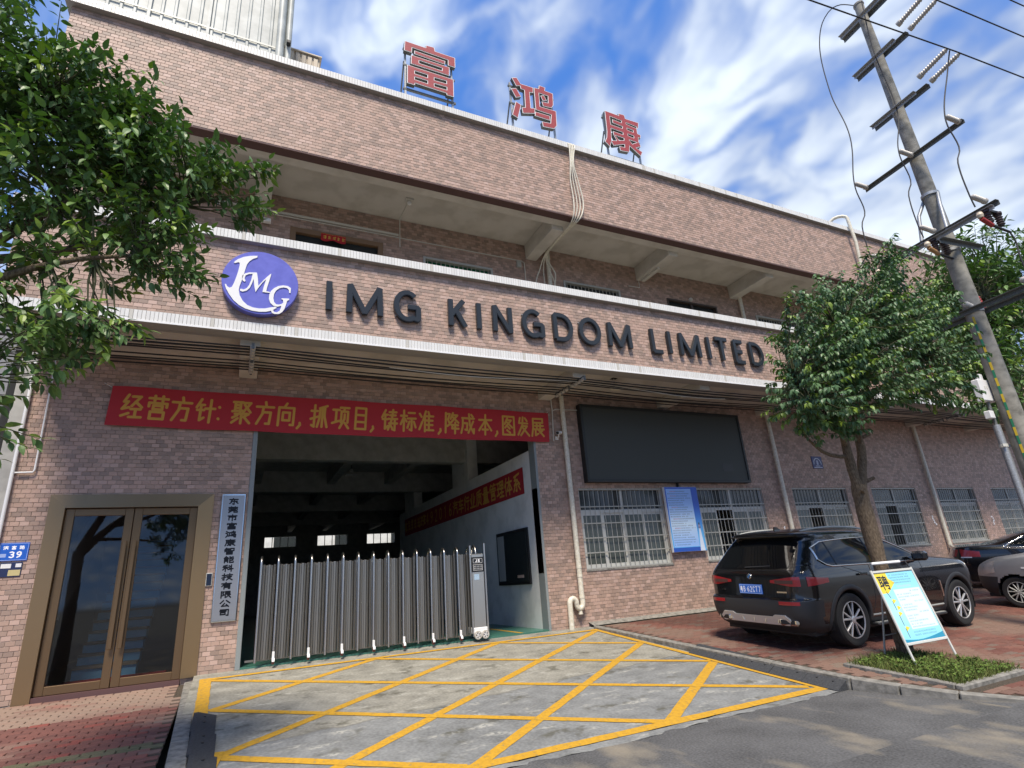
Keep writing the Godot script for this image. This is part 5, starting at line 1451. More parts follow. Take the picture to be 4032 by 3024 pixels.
func make_fittings() -> void:
	# cables under the canopy, carried on racks at the beams
	var zs := [1.60, 1.48, 1.36, 1.24, 0.98, 0.84, 0.70, 0.56]
	var names := ["outermost black cable under the canopy, nearest the white tile band", "second black cable under the canopy behind the white tile band", "third black cable under the canopy behind the white tile band", "fourth black cable under the canopy, last of the outer four", "fifth black cable under the canopy, first of the inner four", "sixth black cable under the canopy, among the inner four", "seventh black cable under the canopy, among the inner four", "innermost black cable under the canopy, nearest the tiled wall"]
	for k in 8:
		var c := thing("service_cable", names[k], "cable", Vector3(0, 4.735, zs[k]), 0, "black cables strung under the canopy")
		var path := []
		var xx := -9.0
		while xx < 26.0:
			var ph := fposmod(xx + 0.04, 6.1) / 6.1
			path.append(Vector3(xx, -0.05 * sin(ph * PI) * (0.6 + 0.25 * (k % 3)), 0.015 * sin(xx * 0.7 + k)))
			xx += 0.6
		var m := MB.new()
		m.tube(path, 0.0125 if k != 1 else 0.016, 6)
		obj("strand", m, M.cable, c)
	# a pale loop of loose wire among them
	var lw := thing("loose_cable", "pale loose cable drooping among the black canopy cables", "cable", Vector3(0, 4.70, 1.42))
	var lp := []
	for i in 40:
		var fx := i / 39.0
		lp.append(Vector3(2.2 + fx * 8.0, -0.03 - 0.05 * sin(fx * 9.0), 0.04 * sin(fx * 5.0)))
	var lm := MB.new()
	lm.tube(lp, 0.009, 6)
	obj("strand", lm, M.conduit, lw)
	for e in [[0.0, "spool insulator rack on the canopy beam over the glass door side of the gate"], [6.10, "spool insulator rack on the canopy beam beside the cream drain pipe"], [12.9, "spool insulator rack on the canopy beam behind the tree crown"], [19.78, "spool insulator rack on the far canopy beam behind the utility pole"]]:
		var R := thing("insulator_rack", e[1], "insulator rack", Vector3(e[0], 4.77, 0), 0, "insulator racks under the canopy beams")
		for g in [[1.68, 1.16], [1.06, 0.48]]:
			bx("bracket", Vector3(-0.02, -0.012, g[1]), Vector3(0.02, -0.002, g[0]), M.angle_iron, R)
			for s in [g[0], g[1]]:
				bx("end_lug", Vector3(-0.02, -0.10, s - 0.006), Vector3(0.02, -0.012, s + 0.006), M.angle_iron, R)
			var rod := MB.new()
			rod.cyl(Vector3(0, -0.055, g[1]), Vector3(0, -0.055, g[0]), 0.009, 0.009, 6)
			obj("rod", rod, M.angle_iron, R)
			var nn := 4
			for i in nn:
				var zc: float = lerpf(g[1], g[0], (i + 0.5) / nn)
				var sp := MB.new()
				sp.lathe([[0.0, -0.05], [0.036, -0.05], [0.042, -0.03], [0.030, -0.008], [0.030, 0.008], [0.042, 0.03], [0.036, 0.05], [0.0, 0.05]], Transform3D(Basis(Vector3.RIGHT, Vector3.BACK, Vector3.DOWN), Vector3(0, -0.055, zc)), 14)
				obj("spool", sp, M.porcelain, R)
	# flood light
	var F := thing("flood_light", "small white flood light hanging from the canopy soffit beside the display panel", "flood light", Vector3(7.22, 4.99, 1.15))
	bx("bracket_plate", Vector3(-0.06, -0.012, -0.05), Vector3(0.06, 0.0, 0.05), M.black, F)
	var st := MB.new()
	st.cyl(Vector3(0, -0.012, 0), Vector3(0, -0.17, 0), 0.012, 0.012, 8)
	obj("stem", st, M.conduit, F)
	bx("lamp_housing", Vector3(-0.12, -0.27, -0.05), Vector3(0.12, -0.17, 0.05), mat(lin(0.62, 0.58, 0.44), 0.5), F, 0.015)
	# camera
	var C := thing("security_camera", "white bullet security camera on the wall beside the cream drain pipe", "security camera", Vector3(6.30, 3.95, 0))
	bx("base", Vector3(-0.04, -0.10, 0.0), Vector3(0.04, -0.02, 0.03), M.white_paint, C, 0.008)
	var am := MB.new()
	am.tube([Vector3(0, -0.06, 0.03), Vector3(0, -0.05, 0.10), Vector3(-0.02, 0.0, 0.14)], 0.014, 8)
	obj("arm", am, M.white_paint, C)
	var ax := Vector3(-0.80, -0.22, 0.55).normalized()
	var bd := MB.new()
	bd.cyl(Vector3(0.06, 0.05, 0.10), Vector3(0.06, 0.05, 0.10) + ax * 0.17, 0.040, 0.040, 14)
	obj("body", bd, M.white_paint, C)
	bd = MB.new()
	bd.cyl(Vector3(0.06, 0.05, 0.10) + ax * 0.1701, Vector3(0.06, 0.05, 0.10) + ax * 0.182, 0.036, 0.034, 14)
	obj("lens", bd, M.black_gloss, C)
	# ropes and conduits dropping over the roof edge
	var ends := [[6.27, 6.02, 0.0], [6.32, 6.20, 0.04], [6.36, 6.30, 0.08], [6.42, 6.36, 0.11]]
	for i in 4:
		var R := thing("hanging_hose", ["straight white hose hanging over the roof edge above the gallery beam", "second white hose hanging over the roof edge, twisted with the others", "third white hose hanging over the roof edge, bowed outwards", "fourth white hose over the roof edge, the widest loop"][i], "hose", Vector3(0, 0, 0), 0, "white hoses hanging over the roof edge")
		var e: Array = ends[i]
		var k: float = i * 0.045
		var path := [Vector3(e[0] - 0.02, 10.53, 1.55), Vector3(e[0], 10.535, 1.86), Vector3(e[0], 10.45, 1.935), Vector3(6.24 + k * 0.6, 9.9, 1.94), Vector3(6.21 + k * 1.5, 9.45, 1.90), Vector3(6.24 + k * 1.9, 8.95, 1.88), Vector3(6.22 + k * 1.6, 8.60, 1.87), Vector3(6.20 + k, 8.42, 1.78), Vector3(6.235 + k * 0.4, 8.40, 1.45), Vector3(6.25 + k * 0.2, 8.40, 0.6), Vector3(6.27 + k * 0.8, 8.36, 0.27), Vector3([6.17, 6.28, 6.48, 6.62][i], 8.03, 0.20), Vector3([6.05, 6.30, 6.60, 6.57][i], 7.70, 0.18), Vector3([6.02, 6.3, 6.56, 6.5][i], 7.0, 0.15)]
		var cv := Curve3D.new()
		for j in path.size():
			var tg: Vector3 = (path[mini(j + 1, path.size() - 1)] - path[maxi(j - 1, 0)]) / 6.0
			cv.add_point(path[j], -tg, tg)
		var m := MB.new()
		var sm := []
		for q in cv.get_baked_length() / 0.09: sm.append(cv.sample_baked(q * 0.09))
		m.tube(sm, [0.015, 0.012, 0.014, 0.016][i], 7)
		obj("hose", m, M.pvc, R)
	# sheet metal shed on the roof
	var S := thing("roof_shed", "white ribbed sheet metal shed standing on the roof at the corner", "shed", Vector3(XL, 9.2, 1.50))
	var m2 := MB.new()
	var w := 3.06
	var prof := []
	var xx2 := 0.0
	while xx2 < w - 0.05:
		for q in [[0.0, 0.0], [0.115, 0.0], [0.13, 0.022], [0.165, 0.022], [0.18, 0.0]]: prof.append(Vector2(xx2 + q[0], q[1]))
		xx2 += 0.2
	for i in prof.size() - 1:
		if prof[i + 1].x - prof[i].x > 0.0001:
			m2.flat([Vector3(prof[i].x, 0.0, prof[i].y), Vector3(prof[i + 1].x, 0.0, prof[i + 1].y), Vector3(prof[i + 1].x, 3.9, prof[i + 1].y), Vector3(prof[i].x, 3.9, prof[i].y)], Vector3.BACK)
	obj("ribbed_sheet", m2, M.sheet, S)
	bx("flashing", Vector3(0.0, 1.86, 0.023), Vector3(w, 1.895, 0.034), M.alu, S)
	for fx in [0.93, 1.86]:
		bx("seam_cover", Vector3(fx, 0.0, 0.0235), Vector3(fx + 0.05, 3.9, 0.036), M.sheet, S)
	bx("roof_sheet", Vector3(-0.1, 3.9, -4.0), Vector3(w + 0.25, 3.95, 0.15), M.sheet, S)
	bx("side_sheet", Vector3(w, 0.0, -4.0), Vector3(w + 0.03, 3.9, 0.0), M.sheet, S)
	var pipe := MB.new()
	pipe.tube([Vector3(w + 0.06, 0.0, 0.06), Vector3(w + 0.06, 3.9, 0.06)], 0.075, 12)
	obj("corner_pipe", pipe, M.sheet, S)
	pipe = MB.new()
	pipe.tube([Vector3(w + 0.21, 0.6, 0.02), Vector3(w + 0.21, 3.9, 0.02)], 0.055, 12)
	obj("corner_pipe", pipe, M.sheet, S)
	bx("spot_lamp", Vector3(w + 0.17, 1.95, 0.08), Vector3(w + 0.25, 2.03, 0.18), M.black, S, 0.01)
	var Q := thing("beige_roof_hut", "low beige ribbed hut behind the white roof shed", "hut", Vector3(0.1, 9.2, 0.9))
	var m3 := MB.new()
	for i in 6:
		m3.flat([Vector3(i * 0.12, 0, 0), Vector3(i * 0.12 + 0.08, 0, 0), Vector3(i * 0.12 + 0.08, 2.66 - i * 0.01, 0), Vector3(i * 0.12, 2.66 - i * 0.01, 0)], Vector3.BACK)
		m3.flat([Vector3(i * 0.12 + 0.08, 0, -0.03), Vector3(i * 0.12 + 0.12, 0, -0.03), Vector3(i * 0.12 + 0.12, 2.66, -0.03), Vector3(i * 0.12 + 0.08, 2.66, -0.03)], Vector3.BACK)
		m3.flat([Vector3(i * 0.12 + 0.08, 0, 0), Vector3(i * 0.12 + 0.08, 0, -0.03), Vector3(i * 0.12 + 0.08, 2.66, -0.03), Vector3(i * 0.12 + 0.08, 2.66, 0)], Vector3.RIGHT)
	obj("ribbed_sheet", m3, M.beige_sheet, Q)
	bx("roof_sheet", Vector3(-0.05, 2.66, -1.5), Vector3(0.76, 2.69, 0.03), M.beige_sheet, Q)
	bx("side_sheet", Vector3(0.70, 0.0, -1.5), Vector3(0.72, 2.66, -0.035), M.beige_sheet, Q)
	# bent vent pipe over the far roof edge
	var V := thing("roof_vent_pipe", "bent cream pipe hooked over the roof edge behind the tree crown", "pipe", Vector3(16.0, 10.5, 1.5))
	var vp := [Vector3(0, 0.0, 0.0), Vector3(0, 0.25, 0.1)]
	for i in 7: vp.append(Vector3(0.0 + 0.28 * (1 - cos(PI * i / 6.0)) * 0.5, 0.25 + 0.14 * sin(PI * i / 6.0), 0.1 + 0.38 * (1 - cos(PI * i / 6.0)) * 0.5))
	vp.append(Vector3(0.30, -0.6, 0.50)); vp.append(Vector3(0.34, -1.6, 0.40))
	var vm := MB.new()
	vm.tube(vp, 0.05, 10)
	obj("pipe", vm, M.pvc, V)
	# pendant lamp in the hall
	var P := thing("pendant_lamp", "unlit metal pendant lamp hanging from the hall ceiling inside the gate", "lamp", Vector3(2.86, 4.449, -6.0))
	var pm := MB.new()
	pm.cyl(Vector3(0, 0.0, 0), Vector3(0, -0.14, 0), 0.012, 0.012, 6)
	obj("rod", pm, M.black, P)
	pm = MB.new()
	pm.lathe([[0.03, -0.12], [0.05, -0.14], [0.07, -0.20], [0.18, -0.30], [0.17, -0.30], [0.05, -0.20], [0.0, -0.20]], Transform3D(), 20)
	obj("shade", pm, mat(lin(0.35, 0.35, 0.33), 0.5), P)
	# neighbour
	var N := thing("neighbour_building", "grey mosaic clad neighbouring building standing past the factory corner", "building", Vector3(-3.75, 0, -1.2))
	bx("wall", Vector3(-16.0, -0.6, -14.0), Vector3(0.0, 6.6, 0.0), rough_mat([[0.3, lin(0.19, 0.195, 0.20)], [0.7, lin(0.27, 0.275, 0.28)]], 0.2, 2, 1.2, 0.6, 64), N)
	bx("coping", Vector3(-16.1, 6.6, -14.1), Vector3(0.1, 6.75, 0.12), M.white_wall, N)
	for i in 4:
		for fl in [0.9, 4.0]:
			var wx := -2.9 - i * 3.4
			bx("window", Vector3(wx, fl, 0.0), Vector3(wx + 1.8, fl + 1.6, 0.03), M.alu_white, N)
			for s in 2:
				bx("pane", Vector3(wx + 0.06 + s * 0.87, fl + 0.06, 0.03), Vector3(wx + 0.87 + s * 0.87, fl + 1.54, 0.036), M.dark_glass, N)
	# bright wall of the yard behind the hall windows
	var Y := thing("rear_building", "pale building seen through the small windows at the back of the hall", "building", Vector3(8.0, 0, -34.0))
	bx("wall", Vector3(-16.0, -0.6, -6.0), Vector3(18.0, 9.0, 0.0), M.white_wall, Y)
	for i in 7: bx("window", Vector3(-14.0 + i * 4.2, 3.2, 0.0), Vector3(-12.2 + i * 4.2, 5.0, 0.05), M.dark_glass, Y)

# ---------------------------------------------------------------- utility pole
func insulator(m: MB, a: Vector3, d: Vector3, len: float, r: float, sheds: int) -> void:   # ribbed post insulator from a along d
	var t := Transform3D(Basis(), a)
	var u := d.normalized()
	var e := u.cross(Vector3.UP if absf(u.y) < 0.9 else Vector3.RIGHT).normalized()
	t.basis = Basis(e, u, e.cross(u))
	var p := [[0.0, 0.0], [r * 1.1, 0.0], [r * 1.1, len * 0.12]]
	for i in sheds:
		var y := len * (0.14 + 0.80 * i / sheds)
		p.append([r * 0.72, y]); p.append([r, y + len * 0.30 / sheds]); p.append([r * 0.72, y + len * 0.60 / sheds])
	p.append([r * 0.6, len * 0.96]); p.append([0.0, len])
	m.lathe(p, t, 12)
func angle(m: MB, a: Vector3, b: Vector3, s := 0.063) -> void:    # steel angle: two thin flanges
	var d := (b - a).normalized()
	var side := d.cross(Vector3.UP).normalized()
	var bas := Basis(d, Vector3.UP, side)
	var c := (a + b) / 2.0
	var L := (b - a).length()
	m.box(c + Vector3.DOWN * s / 2 + side * 0.003, Vector3(L, s, 0.006), bas)
	m.box(c + side * (s / 2 + 0.006) + Vector3.DOWN * 0.003, Vector3(L, 0.006, s), bas)

func make_pole() -> void:
	var bx0 := 12.10
	var bz := 5.83
	var gy := sy(bz)
	var P := thing("utility_pole", "tall tapering concrete utility pole carrying steel crossarms and grey insulators", "utility pole", Vector3(bx0, gy, bz))
	var H := 12.95 - gy
	var m := MB.new()
	var path := []
	var rr := []
	for i in 14:
		var f := i / 13.0
		path.append(Vector3(0, -0.1 + f * (H + 0.1), 0)); rr.append(lerpf(0.183, 0.095, f))
	m.tube(path, rr, 20)
	obj("shaft", m, M.pole, P)
	var cap := MB.new()
	cap.lathe([[0.095, 0.0], [0.11, 0.02], [0.105, 0.07], [0.06, 0.11], [0.0, 0.12]], Transform3D(Basis(), Vector3(0, H, 0)), 16)
	obj("cap", cap, M.concrete, P)
	var road := Vector3(-0.10, 0, 1.0).normalized()   # crossarms point at the road
	var along := Vector3(1.0, 0, 0.10).normalized()
	# three upper arms: a bar through the pole, two post insulators holding the line on the road side
	var tops := [H - 0.28, H - 1.50, H - 2.95]
	for k in 3:
		var y: float = tops[k]
		var c := MB.new()
		angle(c, Vector3(0, y, 0) - road * 0.62 + along * 0.14, Vector3(0, y, 0) + road * 0.62 + along * 0.14, 0.09)
		obj("crossarm", c, M.angle_iron, P)
		c = MB.new()
		angle(c, Vector3(0, y - 0.16, 0) - road * 0.5 - along * 0.17, Vector3(0, y - 0.16, 0) + road * 0.5 - along * 0.17, 0.07)
		obj("crossarm", c, M.galv, P)
		for s in [0.14, -0.22]:
			var i := MB.new()
			insulator(i, Vector3(0, y + 0.03, 0) + road * 0.66 + along * s, road + Vector3.UP * 0.16, 0.62, 0.056, 11)
			obj("insulator", i, M.porcelain, P)
	var jc := []
	# long arm with three pin insulators, then the fuse arms
	var y4 := H - 4.35
	var c4 := MB.new()
	angle(c4, Vector3(0, y4, 0) - road * 1.05 - along * 0.16, Vector3(0, y4, 0) + road * 1.05 - along * 0.16, 0.075)
	obj("crossarm", c4, M.angle_iron, P)
	var outs := [-0.98, 0.05, 0.98]
	for s: float in outs:
		var i := MB.new()
		insulator(i, Vector3(0, y4, 0) + road * s - along * 0.20, -along + Vector3.UP * 0.10, 0.36, 0.05, 8)
		obj("insulator", i, M.porcelain, P)
	var y5 := H - 6.25
	for e in [[-0.30, 0.09], [-0.52, 0.07]]:
		var c5 := MB.new()
		angle(c5, Vector3(0, y5 + (0.0 if e[0] > -0.4 else -0.15), 0) - road * 1.12 + along * e[0], Vector3(0, y5 + (0.0 if e[0] > -0.4 else -0.15), 0) + road * 1.12 + along * e[0], e[1])
		obj("crossarm", c5, M.angle_iron if e[0] > -0.4 else M.galv, P)
	var cb := MB.new()
	angle(cb, Vector3(0, y5 - 0.25, 0) + road * 0.19 - along * 0.6, Vector3(0, y5 - 0.25, 0) + road * 0.19 + along * 0.6, 0.08)
	obj("bracket_arm", cb, M.angle_iron, P)
	for s in [-0.35, 0.35]:
		var br := MB.new()
		br.tube([Vector3(0, y5 + 0.95, 0) + road * s * 0.4, Vector3(0, y5 + 0.6, 0) + road * s * 0.6 - along * 0.2, Vector3(0, y5 - 0.05, 0) + road * s * 0.7 - along * 0.34], 0.035, 7)
		obj("brace", br, M.galv, P)
	for y in [y5 + 0.95, y5 - 0.35, H - 7.9]:
		var bd := MB.new()
		bd.cyl(Vector3(0, y, 0), Vector3(0, y + 0.06, 0), 0.158, 0.158, 18)
		obj("band", bd, M.galv, P)
	for s: float in outs:
		var at := Vector3(0, y5 + 0.05, 0) + road * s - along * 0.40
		var i := MB.new()
		insulator(i, at, -along + Vector3.UP * 0.12, 0.36, 0.05, 8)
		obj("insulator", i, M.porcelain, P)
		var bl := MB.new()
		bl.lathe([[0.0, -0.06], [0.04, -0.05], [0.055, 0.0], [0.04, 0.05], [0.0, 0.06]], Transform3D(Basis(), at - along * 0.33 + Vector3.DOWN * 0.35), 12)
		obj("clamp_ball", bl, mat(lin(0.62, 0.52, 0.38), 0.5), P)
		# fuse cutout: plate, two sheds, sleeve
		var fz := at + Vector3.DOWN * 0.22 + along * 0.05
		var fp := MB.new()
		fp.box(fz, Vector3(0.42, 0.04, 0.07), Basis(along, Vector3.UP, road * 1.0))
		obj("cutout_plate", fp, M.black, P)
		for q in [-0.16, 0.14]:
			var sh := MB.new()
			insulator(sh, fz + along * q, Vector3.DOWN, 0.28, 0.062, 5)
			obj("cutout_insulator", sh, mat(lin(0.05, 0.035, 0.035), 0.5), P)
		var sl := MB.new()
		sl.tube([fz - along * 0.38 + Vector3.DOWN * 0.20, fz - along * 0.14 + Vector3.DOWN * 0.30], 0.04, 8)
		obj("sleeve", sl, [mat(lin(0.03, 0.06, 0.05), 0.5), mat(lin(0.40, 0.22, 0.09), 0.5), M.red_plastic][outs.find(s)], P)
		sl = MB.new()
		sl.tube([fz - along * 0.14 + Vector3.DOWN * 0.30, fz + along * 0.30 + Vector3.DOWN * 0.36], 0.022, 7)
		obj("fuse_tube", sl, M.black, P)
		# jumper from the line arm through the pins to the cutout
		var k := outs.find(s)
		var start: Vector3 = [Vector3(0, H + 0.02, 0), Vector3(0, tops[0] + 0.2, 0) + road * 0.16 - along * 0.14, Vector3(0, tops[2] + 0.10, 0) + road * 1.26 - along * 0.16][k]
		var via: Array = [[start, Vector3(0, H + 0.65, 0) - road * 0.55, Vector3(0, H + 0.1, 0) - road * 1.0 - along * 0.1, Vector3(0, tops[1] + 0.1, 0) - road * 1.12 - along * 0.15, Vector3(0, tops[2], 0) - road * 0.95 - along * 0.25], [start, Vector3(0, tops[1], 0) + road * 0.05 - along * 0.17, Vector3(0, tops[2] - 0.2, 0) + road * 0.08 - along * 0.18], [start, Vector3(0, tops[2] - 0.3, 0) + road * 1.12 - along * 0.2]][k]
		var pin := Vector3(0, y4 + 0.04, 0) + road * s - along * 0.57
		via.append(pin); via.append(pin + Vector3(0, -0.7, 0) + along * 0.05); via.append(at - along * 0.36 + Vector3(0, 0.75, 0)); via.append(at - along * 0.40 + Vector3(0, 0.05, 0)); via.append(at - along * 0.33 + Vector3.DOWN * 0.35); via.append(fz - along * 0.38 + Vector3.DOWN * 0.20)
		var cv := Curve3D.new()
		for j in via.size():
			var tg: Vector3 = (via[mini(j + 1, via.size() - 1)] - via[maxi(j - 1, 0)]) / 5.0
			cv.add_point(via[j], -tg, tg)
		var sm := []
		for q in int(cv.get_baked_length() / 0.12): sm.append(cv.sample_baked(q * 0.12))
		var j2 := MB.new()
		j2.tube(sm, 0.012, 6)
		obj("jumper_cable", j2, M.cable, P)
		# cable down to the lower arm
		var lo := Vector3(0, H - 7.55, 0) + road * s - along * 0.05
		var dn := MB.new()
		var e0 := fz + along * 0.30 + Vector3.DOWN * 0.36
		var cw := Curve3D.new()
		cw.add_point(e0, Vector3.ZERO, along * 0.2); cw.add_point(lo + Vector3.UP * 0.2, Vector3.UP * 0.3, Vector3.DOWN * 0.3); cw.add_point(lo + Vector3.DOWN * 1.0, Vector3.UP * 0.3, Vector3.ZERO)
		sm = []
		for q in int(cw.get_baked_length() / 0.12): sm.append(cw.sample_baked(q * 0.12))
		dn.tube(sm, 0.014, 6)
		obj("jumper_cable", dn, M.cable, P)
		var so := MB.new()
		so.lathe([[0.0, 0.16], [0.02, 0.15], [0.045, 0.05], [0.05, -0.02], [0.03, -0.15], [0.0, -0.17]], Transform3D(Basis(), lo + Vector3.DOWN * 1.1), 10)
		obj("cable_boot", so, M.red_plastic, P)
		var ar := MB.new()
		insulator(ar, lo + along * 0.30 + Vector3.DOWN * 0.30, Vector3.UP + along * -0.3, 0.32, 0.05, 6)
		obj("arrester", ar, M.red_plastic, P)
		var pi := MB.new()
		insulator(pi, lo + along * 0.05 + Vector3.DOWN * 0.28, -along + Vector3.UP * 0.3, 0.3, 0.055, 6)
		obj("insulator", pi, M.porcelain, P)
	var y6 := H - 7.85
	for q in [-0.17, 0.17]:
		var c6 := MB.new()
		angle(c6, Vector3(0, y6, 0) - road * 1.15 + along * q, Vector3(0, y6, 0) + road * 1.15 + along * q, 0.08)
		obj("crossarm", c6, M.angle_iron, P)
	# yellow and green marked earthing strip down the shaft
	var dirc := Vector3(-bx0, 0, CAM.z - bz).normalized()
	dirc = dirc.rotated(Vector3.UP, -0.25)
	for i in 34:
		var y := H - 8.0 - i * 0.15
		if y < 0.2: break
		var f := y / H
		var r := lerpf(0.183, 0.095, f) + 0.004
		var mm := MB.new()
		mm.box(dirc * r + Vector3(0, y - 0.075, 0), Vector3(0.034, 0.15, 0.006), Basis(Vector3.UP.cross(dirc), Vector3.UP, dirc))
		obj("earthing_strip", mm, mat(lin(0.62, 0.44, 0.03), 0.6) if i % 2 == 0 else mat(lin(0.02, 0.20, 0.10), 0.6), P)
	# three overhead lines running to the next pole
	for k in 3:
		var yk: float = gy + tops[k] + 0.12
		var L := thing("overhead_line", ["overhead line on the topmost crossarm of the concrete pole", "overhead line on the second crossarm of the concrete pole", "overhead line on the third crossarm of the concrete pole"][k], "power line", Vector3(bx0, yk, bz), 0, "black power lines on the concrete pole")
		var at := road * 1.27
		var pts := []
		for i in 31:
			var f := (i - 12) / 18.0
			pts.append(at + along * (f * 38.0) + Vector3.UP * (1.1 * absf(f) * (absf(f) - 1.0) if f > 0 else 0.7 * absf(f) * (absf(f) - 0.67)))
		var lm := MB.new()
		lm.tube(pts, 0.014, 6)
		obj("strand", lm, M.cable, L)
	# steel sign post strapped to it
	var Q := thing("steel_post", "galvanised steel post with a white box strapped to the concrete utility pole", "post", Vector3(11.93, sy(5.62), 5.62))
	var q1 := MB.new()
	q1.cyl(Vector3(0, -0.05, 0), Vector3(0, 3.35, 0), 0.057, 0.057, 16)
	obj("post", q1, M.galv, Q)
	q1 = MB.new()
	q1.cyl(Vector3(0, 3.35, 0), Vector3(0, 4.15, 0), 0.028, 0.026, 10)
	obj("mast", q1, M.angle_iron, Q)
	bx("equipment_box", Vector3(-0.21, 3.78, -0.06), Vector3(0.21, 4.18, 0.06), M.white_paint, Q, 0.012)
	bx("sensor", Vector3(-0.05, 4.18, -0.04), Vector3(0.05, 4.30, 0.04), M.white_paint, Q, 0.012)
	bx("small_box", Vector3(-0.17, 3.46, -0.05), Vector3(-0.03, 3.60, 0.05), M.white_paint, Q, 0.01)
	for y in [2.95, 4.0]:
		var cl := MB.new()
		cl.cyl(Vector3(0, y, 0), Vector3(0, y + 0.055, 0), 0.064, 0.064, 16)
		cl.box(Vector3(0.11, y + 0.027, 0.03), Vector3(0.16, 0.05, 0.02), Basis(Vector3.UP, -0.6))
		cl.box(Vector3(-0.09, y + 0.027, 0.05), Vector3(0.07, 0.05, 0.02), Basis(Vector3.UP, -0.3))
		obj("clamp", cl, M.alu_white, Q)

# ---------------------------------------------------------------- cars: a body is a stack of rounded outlines, x forward from the rear axle, z to the near side
class Car:
	var rows: Array          # [y, rear x, front x, half width, rear corner rx, rz, front corner rx, rz]
	func at(y: float) -> Array:
		var n := rows.size()
		if y <= rows[0][0]: return rows[0]
		for i in n - 1:
			if y <= rows[i + 1][0]:
				var f: float = (y - rows[i][0]) / (rows[i + 1][0] - rows[i][0])
				var r := [y]
				for k in range(1, 8):
					# Catmull-Rom, held inside the two neighbours so that outlines stay monotone
					var p0: float = rows[maxi(i - 1, 0)][k]; var p1: float = rows[i][k]; var p2: float = rows[i + 1][k]; var p3: float = rows[mini(i + 2, n - 1)][k]
					var v := 0.5 * (2.0 * p1 + (p2 - p0) * f + (2.0 * p0 - 5.0 * p1 + 4.0 * p2 - p3) * f * f + (3.0 * p1 - p0 - 3.0 * p2 + p3) * f * f * f)
					r.append(clampf(v, minf(p1, p2), maxf(p1, p2)))
				return r
		return rows[n - 1]
	func half(y: float, x: float) -> float:      # half width at height y and position x along the side
		var r := at(y)
		var w: float = r[3]
		var mid: float = (r[1] + r[2]) / 2.0
		var L: float = (r[2] - r[1]) / 2.0
		w *= 1.0 - 0.035 * pow(absf((x - mid) / maxf(L, 0.01)), 2.5)
		if x < r[1] + r[4]:
			var t: float = clampf((r[1] + r[4] - x) / r[4], 0.0, 1.0)
			w -= r[5] * (1.0 - sqrt(maxf(0.0, 1.0 - t * t)))
		if x > r[2] - r[6]:
			var t2: float = clampf((x - r[2] + r[6]) / r[6], 0.0, 1.0)
			w -= r[7] * (1.0 - sqrt(maxf(0.0, 1.0 - t2 * t2)))
		return w
	func rear(y: float, z: float) -> float:       # x of the rear face
		var r := at(y)
		var zz := absf(z)
		var w := half(y, r[1] + r[4])
		var x: float = r[1] + 0.05 * pow(zz / maxf(w, 0.1), 2.0)
		if zz > w - r[5]:
			var t: float = clampf((zz - w + r[5]) / r[5], 0.0, 1.0)
			x += (r[4] - 0.03) * (1.0 - sqrt(maxf(0.0, 1.0 - t * t)))
		return x
	func ring(y: float) -> Array:                 # near half outline, rear centre to front centre
		var r := at(y)
		var p := []
		var w0 := half(y, r[1] + r[4]) 
		for i in 9:
			var z: float = (w0 - r[5]) * i / 9.0
			p.append(Vector3(r[1] + 0.05 * pow(z / maxf(w0, 0.1), 2.0), y, z))
		var off: float = 0.05 * pow((w0 - r[5]) / maxf(w0, 0.1), 2.0)
		for i in 9:
			var a := PI / 2.0 * i / 8.0
			p.append(Vector3(r[1] + off + (r[4] - off) * (1.0 - cos(a)), y, w0 - r[5] + r[5] * sin(a)))
		var xa: float = r[1] + r[4]
		var xb: float = r[2] - r[6]
		for i in range(1, 80):
			var x: float = lerpf(xa, xb, i / 80.0)
			p.append(Vector3(x, y, half(y, x)))
		var w1 := half(y, xb)
		for i in 10:
			var a := PI / 2.0 * i / 9.0
			p.append(Vector3(xb + r[6] * sin(a), y, w1 - r[7] + r[7] * cos(a)))
		for i in range(1, 7):
			p.append(Vector3(r[2], y, (w1 - r[7]) * (1.0 - i / 6.0)))
		return p

func car_shell(car: Car, ys: Array, hubs: Array, arch: float, hub_y: float, split: Callable) -> Dictionary:
	# the skin as a grid; split names the part each face belongs to ("" leaves it out)
	var rows := []
	for y in ys: rows.append(car.ring(y))
	var n: int = rows[0].size()
	var nor := []
	for i in rows.size():
		var r := []
		for j in n:
			var du: Vector3 = rows[mini(i + 1, rows.size() - 1)][j] - rows[maxi(i - 1, 0)][j]
			var j0 := maxi(j - 1, 0); var j1 := mini(j + 1, n - 1)
			var dv: Vector3 = rows[i][j1] - rows[i][j0]
			var m := dv.cross(du)
			if m.length() < 1e-9: m = Vector3.UP
			m = m.normalized()
			if m.dot(Vector3(0, 0, 1)) < -0.3 and rows[i][j].z > 0.3: m = -m
			if i == rows.size() - 1: m = Vector3.UP
			r.append(m)
		nor.append(r)
	var parts := {}
	for i in rows.size() - 1:
		for j in n - 1:
			var a: Vector3 = rows[i][j]; var b: Vector3 = rows[i][j + 1]; var c: Vector3 = rows[i + 1][j + 1]; var d: Vector3 = rows[i + 1][j]
			var mid := (a + b + c + d) / 4.0
			var gone := false
			for h: float in hubs:
				if mid.z > 0.45 and Vector2(mid.x - h, mid.y - hub_y).length() < arch: gone = true
			if gone: continue
			var k: String = split.call(mid)
			if k == "": continue
			if not parts.has(k): parts[k] = MB.new()
			var m: MB = parts[k]
			var na: Vector3 = nor[i][j]; var nb: Vector3 = nor[i][j + 1]; var nc: Vector3 = nor[i + 1][j + 1]; var nd: Vector3 = nor[i + 1][j]
			m.tri(a, b, c, na, nb, nc); m.tri(a, c, d, na, nc, nd)
			var f := Vector3(1, 1, -1)
			m.tri(a * f, b * f, c * f, na * f, nb * f, nc * f); m.tri(a * f, c * f, d * f, na * f, nc * f, nd * f)
	return parts

